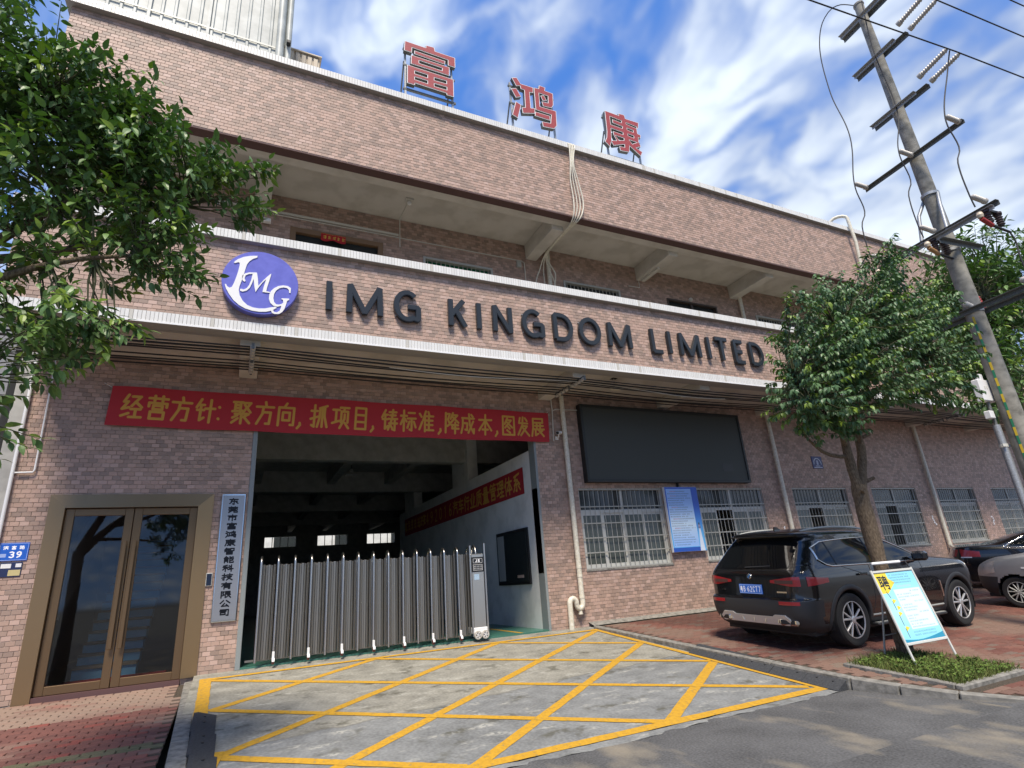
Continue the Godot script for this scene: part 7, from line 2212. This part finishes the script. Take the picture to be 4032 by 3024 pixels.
func grow(T: Node3D, limbs: Array, lobes: Array, leaf: Mesh, per_twig: int, scale: float, tones: Array, parts: int, young := 0.10, hang := 0.35) -> void:
	# limbs: polylines with radii, for the twigs to hang on; lobes: [centre, radii, number of twigs]
	var joints := []
	for L in limbs:
		for k in L[0].size():
			if k > 0: joints.append(L[0][k])
			if k > 0: joints.append((L[0][k] + L[0][k - 1]) / 2.0)
	var wood := MB.new()
	var at := []
	for lobe in lobes:
		var c: Vector3 = lobe[0]
		var rad: Vector3 = lobe[1]
		for i in lobe[2]:
			var d := Vector3(rng.randfn(), rng.randfn(), rng.randfn()).normalized()
			var p := c + rad * d * pow(rng.randf(), 0.42)
			# a twig from the nearest joint outwards to p
			var best: Vector3 = joints[0]
			for j: Vector3 in joints:
				if j.distance_squared_to(p) < best.distance_squared_to(p): best = j
			var dir := (p - best)
			var flat := Vector3(dir.x, dir.y * 0.4 + 0.05, dir.z).normalized()
			var len := rng.randf_range(0.20, 0.36) * scale
			var a := p - flat * len * 0.6
			var b := p + flat * len * 0.4 + Vector3.DOWN * len * 0.10
			if i % 2 == 0:
				var mid := best.lerp(a, 0.5) + Vector3(rng.randf_range(-0.06, 0.06), rng.randf_range(0.0, 0.10), rng.randf_range(-0.06, 0.06)) * scale
				wood.tube([best, mid, a, b], [0.011 * scale, 0.007 * scale, 0.005 * scale, 0.002], 4, false)
			else:
				wood.tube([a, b], [0.004 * scale, 0.002], 4, false)
			var fresh := rng.randf() < young
			var tone: Color = tones[rng.randi() % tones.size()]
			for k in per_twig:
				var f := (k + 0.6) / per_twig
				var s := a.lerp(b, 0.15 + 0.85 * f)
				var yaw := k * 2.4 + rng.randf_range(-0.4, 0.4)
				var side := flat.cross(Vector3.UP).normalized()
				var out := (flat * (0.35 + 0.5 * f) + side.rotated(flat, yaw) * 0.9 + Vector3.DOWN * rng.randf_range(hang * 0.3, hang * 1.7)).normalized()
				var up := (Vector3.UP + Vector3(rng.randf_range(-0.5, 0.5), 0, rng.randf_range(-0.5, 0.5))).normalized()
				var z := out.cross(up).normalized()
				var bas := Basis(out, z.cross(out), z).scaled_local(Vector3.ONE * rng.randf_range(0.72, 1.18))
				var col := tone.lerp(tones[rng.randi() % tones.size()], 0.4)
				if fresh and f > 0.4: col = Color(0.20, 0.29, 0.035).lerp(col, rng.randf_range(0.0, 0.5))
				at.append([s.distance_squared_to(CAM), Transform3D(bas, s), col])
	obj("twigs", wood, M.twig, T).set_meta("kind", "stuff")
	at.sort_custom(func(a, b): return a[0] < b[0])
	var rest := []
	var cols := []
	var mats := {}
	for i in at.size():
		var c: Color = at[i][2]
		if i % 3 == 0 and i / 3 < parts:
			var key := Vector3i(int(c.r * 60), int(c.g * 40), int(c.b * 60))
			if not mats.has(key):
				mats[key] = M.leaf.duplicate()
				mats[key].vertex_color_use_as_albedo = false
				mats[key].albedo_color = c.linear_to_srgb()
			obj("leaf", leaf, mats[key], T).transform = at[i][1]
		else:
			rest.append(at[i][1]); cols.append(c)
	many("crown", leaf, M.leaf, T, rest, cols)

func trunk(T: Node3D, called: String, path: Array, r: Array, k := 12) -> void:
	var cv := Curve3D.new()
	for j in path.size():
		var tg: Vector3 = (path[mini(j + 1, path.size() - 1)] - path[maxi(j - 1, 0)]) / 6.0
		cv.add_point(path[j], -tg, tg)
	var n := maxi(6, int(cv.get_baked_length() / 0.12))
	var p := []
	var rr := []
	for i in n + 1:
		var f := float(i) / n
		p.append(cv.sample_baked(f * cv.get_baked_length()))
		var x := f * (r.size() - 1)
		var q := mini(int(x), r.size() - 2)
		rr.append(lerpf(r[q], r[q + 1], x - q) * (1.0 + rng.randf_range(-0.06, 0.06)))
	var m := MB.new()
	m.tube(p, rr, k)
	obj(called, m, M.bark, T)

func make_trees() -> void:
	var green := [Color(0.130, 0.220, 0.065), Color(0.080, 0.155, 0.050), Color(0.135, 0.230, 0.065), Color(0.095, 0.170, 0.065), Color(0.066, 0.130, 0.046)]
	var cool := [Color(0.115, 0.205, 0.085), Color(0.074, 0.145, 0.066), Color(0.118, 0.205, 0.082), Color(0.100, 0.180, 0.068), Color(0.064, 0.128, 0.060)]
	# street tree whose crown hangs over the entrance
	var A := thing("street_tree", "broadleaf street tree whose leafy crown hangs before the entrance and parapet", "tree", Vector3(-3.25, ly(5.6), 5.6))
	var y0 := -ly(5.6)
	var LA := [
		[[Vector3(0, -0.1, 0), Vector3(0.03, 1.2, 0.02), Vector3(0.0, 2.3 + y0, 0.05)], [0.15, 0.12, 0.11]],
		[[Vector3(0, 2.2 + y0, 0.05), Vector3(0.55, 2.85 + y0, 0.10), Vector3(1.25, 3.45 + y0, 0.15), Vector3(1.75, 4.1 + y0, 0.1), Vector3(2.1, 4.5 + y0, 0.0)], [0.10, 0.075, 0.05, 0.03, 0.016]],
		[[Vector3(0, 2.3 + y0, 0.05), Vector3(0.45, 3.3 + y0, 0.0), Vector3(0.95, 4.3 + y0, 0.05), Vector3(1.5, 5.0 + y0, 0.1)], [0.09, 0.07, 0.045, 0.018]],
		[[Vector3(0.55, 2.85 + y0, 0.10), Vector3(1.2, 3.05 + y0, 0.3), Vector3(1.85, 3.45 + y0, 0.35), Vector3(2.35, 3.65 + y0, 0.3)], [0.055, 0.04, 0.026, 0.012]],
		[[Vector3(1.25, 3.45 + y0, 0.15), Vector3(1.9, 3.85 + y0, -0.05), Vector3(2.55, 4.45 + y0, -0.1)], [0.04, 0.028, 0.012]],
		[[Vector3(0.45, 3.3 + y0, 0.0), Vector3(0.55, 4.4 + y0, -0.2), Vector3(0.8, 5.4 + y0, -0.2)], [0.06, 0.04, 0.016]],
		[[Vector3(0.3, 2.55 + y0, 0.05), Vector3(1.0, 2.55 + y0, 0.4), Vector3(1.6, 2.45 + y0, 0.5)], [0.045, 0.03, 0.012]]]
	for i in LA.size(): trunk(A, "trunk" if i == 0 else "limb", LA[i][0], LA[i][1])
	var o := Vector3(3.25, y0, -5.6)
	var lobesA := []
	for l in [
		[Vector3(-2.05, 5.40, 5.6), Vector3(0.75, 0.55, 0.70), 210],
		[Vector3(-1.50, 5.02, 5.65), Vector3(0.82, 0.52, 0.70), 230],
		[Vector3(-0.95, 4.78, 5.65), Vector3(0.60, 0.40, 0.55), 115],
		[Vector3(-0.46, 4.88, 5.65), Vector3(0.30, 0.20, 0.32), 26],
		[Vector3(-0.10, 4.98, 5.60), Vector3(0.13, 0.08, 0.14), 6],
		[Vector3(-0.20, 4.55, 5.55), Vector3(0.28, 0.18, 0.25), 15],
		[Vector3(-1.25, 4.30, 5.75), Vector3(0.85, 0.42, 0.70), 150],
		[Vector3(-2.05, 4.45, 5.7), Vector3(0.60, 0.60, 0.6), 90],
		[Vector3(-0.80, 3.90, 5.85), Vector3(0.36, 0.32, 0.38), 44],
		[Vector3(-0.62, 3.55, 5.90), Vector3(0.22, 0.16, 0.22), 12],
		[Vector3(-1.40, 3.65, 5.85), Vector3(0.60, 0.30, 0.55), 36],
		[Vector3(-1.95, 3.55, 5.85), Vector3(0.45, 0.45, 0.5), 40],
		[Vector3(-1.60, 3.02, 5.95), Vector3(0.55, 0.32, 0.5), 46],
		[Vector3(-1.15, 3.0, 6.0), Vector3(0.34, 0.26, 0.30), 24],
		[Vector3(-1.35, 2.72, 6.0), Vector3(0.26, 0.24, 0.28), 15],
		[Vector3(-1.72, 2.45, 6.0), Vector3(0.32, 0.26, 0.3), 14],
		[Vector3(-1.45, 2.15, 6.05), Vector3(0.16, 0.16, 0.2), 4],
		[Vector3(-2.45, 6.0, 5.6), Vector3(0.55, 0.42, 0.55), 80]]:
		lobesA.append([l[0] + Vector3(3.25, -ly(5.6), -5.6), l[1], l[2]])
	grow(A, LA, lobesA, leaf_mesh(0.098, 0.043, 0.35), 11, 1.0, green, 300, 0.20, 0.45)
	# pruned tree in the planter
	var g := sy(5.28)
	var Bt := thing("planter_tree", "pruned street tree with a forked brown trunk growing from the grass planter beside the suv", "tree", Vector3(8.28, g, 5.28))
	var b := -g
	var LB := [
		[[Vector3(0, -0.05, 0), Vector3(-0.03, 0.8, 0.0), Vector3(-0.08, 1.6, 0.01), Vector3(-0.10, 2.15, 0.02), Vector3(-0.09, 2.32, 0.02)], [0.105, 0.098, 0.095, 0.115, 0.10]],
		[[Vector3(-0.11, 2.2, 0.02), Vector3(-0.13, 2.6, 0.02), Vector3(-0.14, 2.95, 0.03), Vector3(-0.12, 3.5, 0.05), Vector3(-0.25, 4.0, 0.1)], [0.072, 0.066, 0.055, 0.04, 0.025]],
		[[Vector3(-0.05, 2.22, 0.02), Vector3(0.10, 2.5, 0.0), Vector3(0.22, 2.85, 0.02), Vector3(0.27, 3.2, 0.0), Vector3(0.55, 3.6, 0.0), Vector3(0.85, 4.2, 0.1), Vector3(0.95, 4.7, 0.2)], [0.072, 0.066, 0.058, 0.052, 0.045, 0.034, 0.018]],
		[[Vector3(0.26, 3.15, 0.0), Vector3(0.18, 3.6, 0.2), Vector3(0.0, 4.2, 0.3), Vector3(-0.1, 4.6, 0.4)], [0.04, 0.034, 0.026, 0.014]],
		[[Vector3(-0.14, 2.9, 0.03), Vector3(-0.5, 3.2, 0.2), Vector3(-0.95, 3.5, 0.3), Vector3(-1.35, 3.65, 0.35)], [0.04, 0.03, 0.022, 0.012]],
		[[Vector3(-0.14, 2.75, 0.03), Vector3(-0.45, 2.80, -0.1), Vector3(-0.75, 3.15, -0.2)], [0.03, 0.026, 0.012]],
		[[Vector3(0.55, 3.6, 0.0), Vector3(1.05, 3.95, 0.2), Vector3(1.7, 4.4, 0.3), Vector3(2.2, 4.6, 0.4)], [0.036, 0.03, 0.022, 0.012]],
		[[Vector3(0.22, 2.9, 0.02), Vector3(0.02, 3.3, 0.25), Vector3(-0.4, 3.7, 0.5)], [0.022, 0.018, 0.01]]]
	for i in LB.size(): trunk(Bt, "trunk" if i == 0 else "limb", LB[i][0], LB[i][1], 14)
	for s in [Vector3(-0.15, 2.2, 0.10), Vector3(0.12, 2.38, 0.03), Vector3(0.28, 3.05, 0.05)]:
		var st := MB.new()
		st.cyl(s, s + Vector3(0.10 * signf(s.x), 0.04, 0.06), 0.028, 0.024, 8)
		obj("branch_stub", st, M.bark, Bt)
	var lobesB := []
	for l in [
		[Vector3(8.05, 4.05, 5.75), Vector3(1.10, 0.62, 1.0), 250],
		[Vector3(7.30, 3.70, 5.80), Vector3(0.75, 0.58, 0.75), 150],
		[Vector3(6.95, 3.10, 5.80), Vector3(0.52, 0.46, 0.6), 95],
		[Vector3(8.0, 3.35, 5.75), Vector3(0.95, 0.38, 0.85), 130],
		[Vector3(7.50, 2.85, 5.6), Vector3(0.50, 0.32, 0.5), 60],
		[Vector3(9.0, 4.30, 5.80), Vector3(0.95, 0.62, 0.9), 200],
		[Vector3(8.9, 5.0, 6.0), Vector3(0.62, 0.36, 0.60), 70],
		[Vector3(9.25, 5.55, 6.1), Vector3(0.40, 0.30, 0.42), 30],
		[Vector3(9.95, 4.75, 5.9), Vector3(0.60, 0.45, 0.6), 80],
		[Vector3(10.3, 4.10, 5.8), Vector3(0.75, 0.60, 0.7), 115],
		[Vector3(7.05, 4.35, 6.0), Vector3(0.34, 0.28, 0.36), 26],
		[Vector3(7.75, 4.72, 6.0), Vector3(0.38, 0.26, 0.36), 26],
		[Vector3(9.3, 3.45, 5.8), Vector3(0.80, 0.32, 0.7), 75],
		[Vector3(10.5, 3.4, 5.7), Vector3(0.45, 0.25, 0.4), 20]]:
		lobesB.append([l[0] + Vector3(-8.28, -g, -5.28), l[1], l[2]])
	grow(Bt, LB, lobesB, leaf_mesh(0.082, 0.040, 0.45), 15, 1.15, cool, 200, 0.20, 0.75)
	# big leaved tree past the utility pole
	var gc := sy(4.4)
	var Ct := thing("large_leaved_tree", "dense tree with long glossy leaves standing past the concrete utility pole", "tree", Vector3(15.6, gc, 4.6))
	var LC := [
		[[Vector3(0, -0.05, 0), Vector3(0.02, 2.0, 0), Vector3(0.0, 4.0, 0)], [0.16, 0.14, 0.12]],
		[[Vector3(0, 3.5, 0), Vector3(-0.5, 5.0, 0.3), Vector3(-0.9, 6.5, 0.5)], [0.09, 0.06, 0.02]],
		[[Vector3(0, 3.8, 0), Vector3(0.6, 5.4, 0), Vector3(0.9, 7.4, 0)], [0.09, 0.06, 0.02]],
		[[Vector3(0, 3.0, 0), Vector3(-1.0, 3.8, 0.4), Vector3(-1.8, 4.2, 0.6)], [0.07, 0.05, 0.02]]]
	for i in LC.size(): trunk(Ct, "trunk" if i == 0 else "limb", LC[i][0], LC[i][1])
	var lobesC := []
	for l in [[Vector3(16.3, 7.3, 4.6), Vector3(1.5, 1.3, 1.3), 300], [Vector3(15.2, 6.4, 4.8), Vector3(1.15, 1.2, 1.1), 240], [Vector3(15.0, 5.0, 4.8), Vector3(1.4, 1.0, 1.1), 210], [Vector3(14.0, 4.2, 5.0), Vector3(0.9, 0.6, 0.8), 75], [Vector3(13.4, 3.7, 5.1), Vector3(0.5, 0.4, 0.5), 22]]:
		lobesC.append([l[0] - Vector3(15.6, gc, 4.6), l[1], l[2]])
	grow(Ct, LC, lobesC, leaf_mesh(0.20, 0.062, 0.30), 10, 1.7, green, 100, 0.12, 0.25)

func make_planter() -> void:
	# edging, soil, ground cover
	var P := thing("tree_planter", "low concrete edged planting square holding grass round the tree foot", "planter", Vector3(7.90, sy(5.77), 5.77))
	P.basis = Basis(Vector3.RIGHT, atan(0.072))
	for e in [[Vector3(-0.66, -0.10, -0.70), Vector3(0.66, 0.035, -0.61)], [Vector3(-0.66, -0.10, 0.61), Vector3(0.66, 0.035, 0.70)], [Vector3(-0.66, -0.10, -0.605), Vector3(-0.57, 0.035, 0.605)], [Vector3(0.57, -0.10, -0.605), Vector3(0.66, 0.035, 0.605)]]:
		bx("edging", e[0], e[1], M.concrete, P, 0.012)
	var so := []
	for i in 13:
		var row := []
		for j in 13: row.append(Vector3(lerpf(-0.57, 0.57, i / 12.0), 0.005 + rng.randf_range(-0.01, 0.03), lerpf(-0.61, 0.61, j / 12.0)))
		so.append(row)
	var sm := MB.new()
	sm.grid(so, Vector3.UP)
	obj("soil", sm, M.soil, P)
	var blade := MB.new()
	blade.flat([Vector3(-0.003, 0, 0), Vector3(0.003, 0, 0), Vector3(0.0025, 0.05, 0.01)], Vector3.BACK)
	blade.flat([Vector3(-0.003, 0, 0), Vector3(0.0025, 0.05, 0.01), Vector3(0.0, 0.10, 0.035)], Vector3.BACK)
	var herb := leaf_mesh(0.034, 0.024, 0.3)
	var at := []
	var cols := []
	var a2 := []
	var c2 := []
	for i in 5200:
		var p := Vector3(rng.randf_range(-0.62, 0.62), 0.01, rng.randf_range(-0.66, 0.66))
		at.append(Transform3D(Basis.from_euler(Vector3(rng.randf_range(-0.4, 0.4), rng.randf() * TAU, rng.randf_range(-0.4, 0.4))).scaled_local(Vector3.ONE * rng.randf_range(0.6, 1.3)), p))
		cols.append(Color(0.085, 0.125, 0.028).lerp(Color(0.17, 0.18, 0.06), rng.randf()))
	for i in 2600:
		var p := Vector3(rng.randf_range(-0.55, 0.58), rng.randf_range(0.02, 0.11), rng.randf_range(-0.58, 0.62))
		a2.append(Transform3D(Basis.from_euler(Vector3(rng.randf_range(-0.6, 0.6), rng.randf() * TAU, rng.randf_range(-0.7, 0.3))).scaled_local(Vector3.ONE * rng.randf_range(0.7, 1.4)), p))
		c2.append(Color(0.065, 0.12, 0.025).lerp(Color(0.14, 0.21, 0.04), rng.randf()))
	var gr := many("grass", blade.done(), M.grass, self, at, cols)
	gr.transform = P.transform
	tag(gr, "short grass growing in the planting square round the tree foot", "grass", "", "stuff")
	var hb := many("ground_cover", herb, M.grass, self, a2, c2)
	hb.transform = P.transform
	tag(hb, "small leaved weeds growing among the grass in the planting square", "weeds", "", "stuff")
	# a tuft on the far side of the planter edge and a lump of clay
	var R := thing("clay_lump", "reddish lump of clay at the foot of the A-board in the planter", "stone", Vector3(8.34, sy(5.80) + 0.05, 5.80))
	var rm := MB.new()
	var gp := []
	for i in 9:
		var row := []
		for j in 15:
			var th := PI * i / 8.0
			var ph := TAU * j / 14.0
			var q := 1.0 + 0.16 * sin(3 * ph + i) + 0.1 * cos(5 * th + j % 14)
			row.append(Vector3(0.10 * sin(th) * cos(ph) * q, 0.065 * cos(th) * q, 0.075 * sin(th) * sin(ph) * q))
		gp.append(row)
	rm.grid(gp)
	obj("lump", rm, rough_mat([[0.2, lin(0.08, 0.045, 0.03)], [0.8, lin(0.17, 0.10, 0.06)]], 0.06, 4, 0.3, 0.95, 66, 0.8), R)

func make_board() -> void:
	var T := thing("recruitment_board", "white framed A-board with a pale blue recruitment poster standing in the planter", "sign board", Vector3(8.13, sy(5.72), 5.75), -0.04)
	var lean := 0.235
	var up := Vector3(0, cos(lean), -sin(lean))
	var nrm := Vector3(0, sin(lean), cos(lean))
	var at := func(x: float, h: float, d := 0.0) -> Vector3: return Vector3(x, 0, 0.0) + up * h + nrm * d
	var bas := Basis(Vector3.RIGHT, up, nrm)
	for x in [-0.415, 0.415]:
		var l := MB.new()
		l.bevel(at.call(x, 0.60), Vector3(0.028, 1.22, 0.022), 0.004, bas)
		obj("front_leg", l, M.alu_white, T)
		var bk := MB.new()
		bk.tube([Vector3(x * 0.55, 0.02, -0.55), at.call(x * 0.55, 1.15, -0.02)], 0.013, 8)
		obj("back_leg", bk, M.galv, T)
	for h in [0.29, 1.185]:
		var rl := MB.new()
		rl.bevel(at.call(0.0, h, 0.004), Vector3(0.80, 0.030, 0.026), 0.004, bas)
		obj("frame_rail", rl, M.alu_white, T)
	var br := MB.new()
	br.tube([Vector3(-0.23, 0.35, -0.47), Vector3(0.23, 0.35, -0.47)], 0.008, 6)
	obj("brace", br, M.galv, T)
	var hd := MB.new()
	hd.bevel(at.call(-0.02, 1.30, -0.01), Vector3(0.58, 0.035, 0.03), 0.008, bas)
	obj("handle", hd, M.white_paint, T)
	for x in [-0.40, 0.40]:
		var hb := MB.new()
		hb.tube([at.call(x, 1.20), at.call(x * 0.95, 1.30, -0.01)], 0.010, 6)
		obj("handle_bracket", hb, M.car_plastic, T)
	var bb := MB.new()
	bb.box(at.call(0.0, 0.737, -0.004), Vector3(0.80, 0.865, 0.008), bas)
	obj("panel", bb, M.white_paint, T)
	var im := Image.create(400, 432, false, Image.FORMAT_RGB8)
	for y in 432: im.fill_rect(Rect2i(0, y, 400, 1), lin(0.26, 0.66, 0.78).lerp(lin(0.42, 0.78, 0.86), clampf(1.0 - absf(y - 240) / 190.0, 0.0, 1.0)))
	var yl := lin(0.80, 0.62, 0.04)
	for y in 130: im.fill_rect(Rect2i(0, y, int(168.0 * (1.0 - absf(y - 66.0) / 100.0)) if y > 40 else 120, 1), yl)
	im.fill_rect(Rect2i(118, 112, 272, 250), lin(0.66, 0.86, 0.92))
	put_glyph(im, "聘", 14, 16, 92, 92, 5.0, lin(0.012, 0.012, 0.012))
	for y in 4: line_of_print(im, 140, 14 + y * 17, rng.randf_range(170, 236), 10, lin(0.05, 0.07, 0.10), 0.05)
	line_of_print(im, 170, 88, 150, 13, lin(0.70, 0.45, 0.62), 0.0)
	var yy := 124.0
	for k in 14:
		if k in [0, 4, 8]: line_of_print(im, 126, yy, 140, 11, lin(0.75, 0.32, 0.20), 0.0)
		line_of_print(im, 276 if k in [0, 4, 8] else 134, yy, 90 if k in [0, 4, 8] else rng.randf_range(60, 240), 10, lin(0.05, 0.06, 0.09), 0.08)
		yy += 17.0
	for s in [[30, 118, 46, 158], [46, 182, 46, 236], [46, 268, 46, 330], [46, 350, 46, 404]]:
		for q in 40:
			im.fill_rect(Rect2i(int(lerpf(s[0], s[2], q / 39.0)) + 10, int(lerpf(s[1], s[3], q / 39.0)), 5, 3), lin(0.012, 0.012, 0.012))
	for s in [[60, 170], [74, 214], [62, 250], [62, 340]]:
		for q in 26: im.fill_rect(Rect2i(s[0], s[1] + q, int(38.0 * (1.0 - absf(q - 9.0) / 18.0)), 1), yl)
	for k in 2: line_of_print(im, 118, 374 + k * 18, 230, 12, lin(0.03, 0.10, 0.14), 0.05)
	for x in 400: im.fill_rect(Rect2i(x, 432 - int(8 + 26 * pow(absf(x - 150) / 250.0, 1.6)), 1, 40), lin(0.02, 0.26, 0.40))
	var pf := MB.new()
	pf.quad_uv([at.call(-0.395, 0.31, 0.003), at.call(0.395, 0.31, 0.003), at.call(0.395, 1.165, 0.003), at.call(-0.395, 1.165, 0.003)], nrm)
	obj("poster", pf, printed(im, 0.35), T)

func _ready() -> void:
	rng.seed = 20240
	setup()
	make_materials()
	make_ground()
	make_building()
	make_signs()
	make_gate()
	make_fittings()
	make_pole()
	make_suv()
	make_other_cars()
	make_trees()
	make_planter()
	make_board()
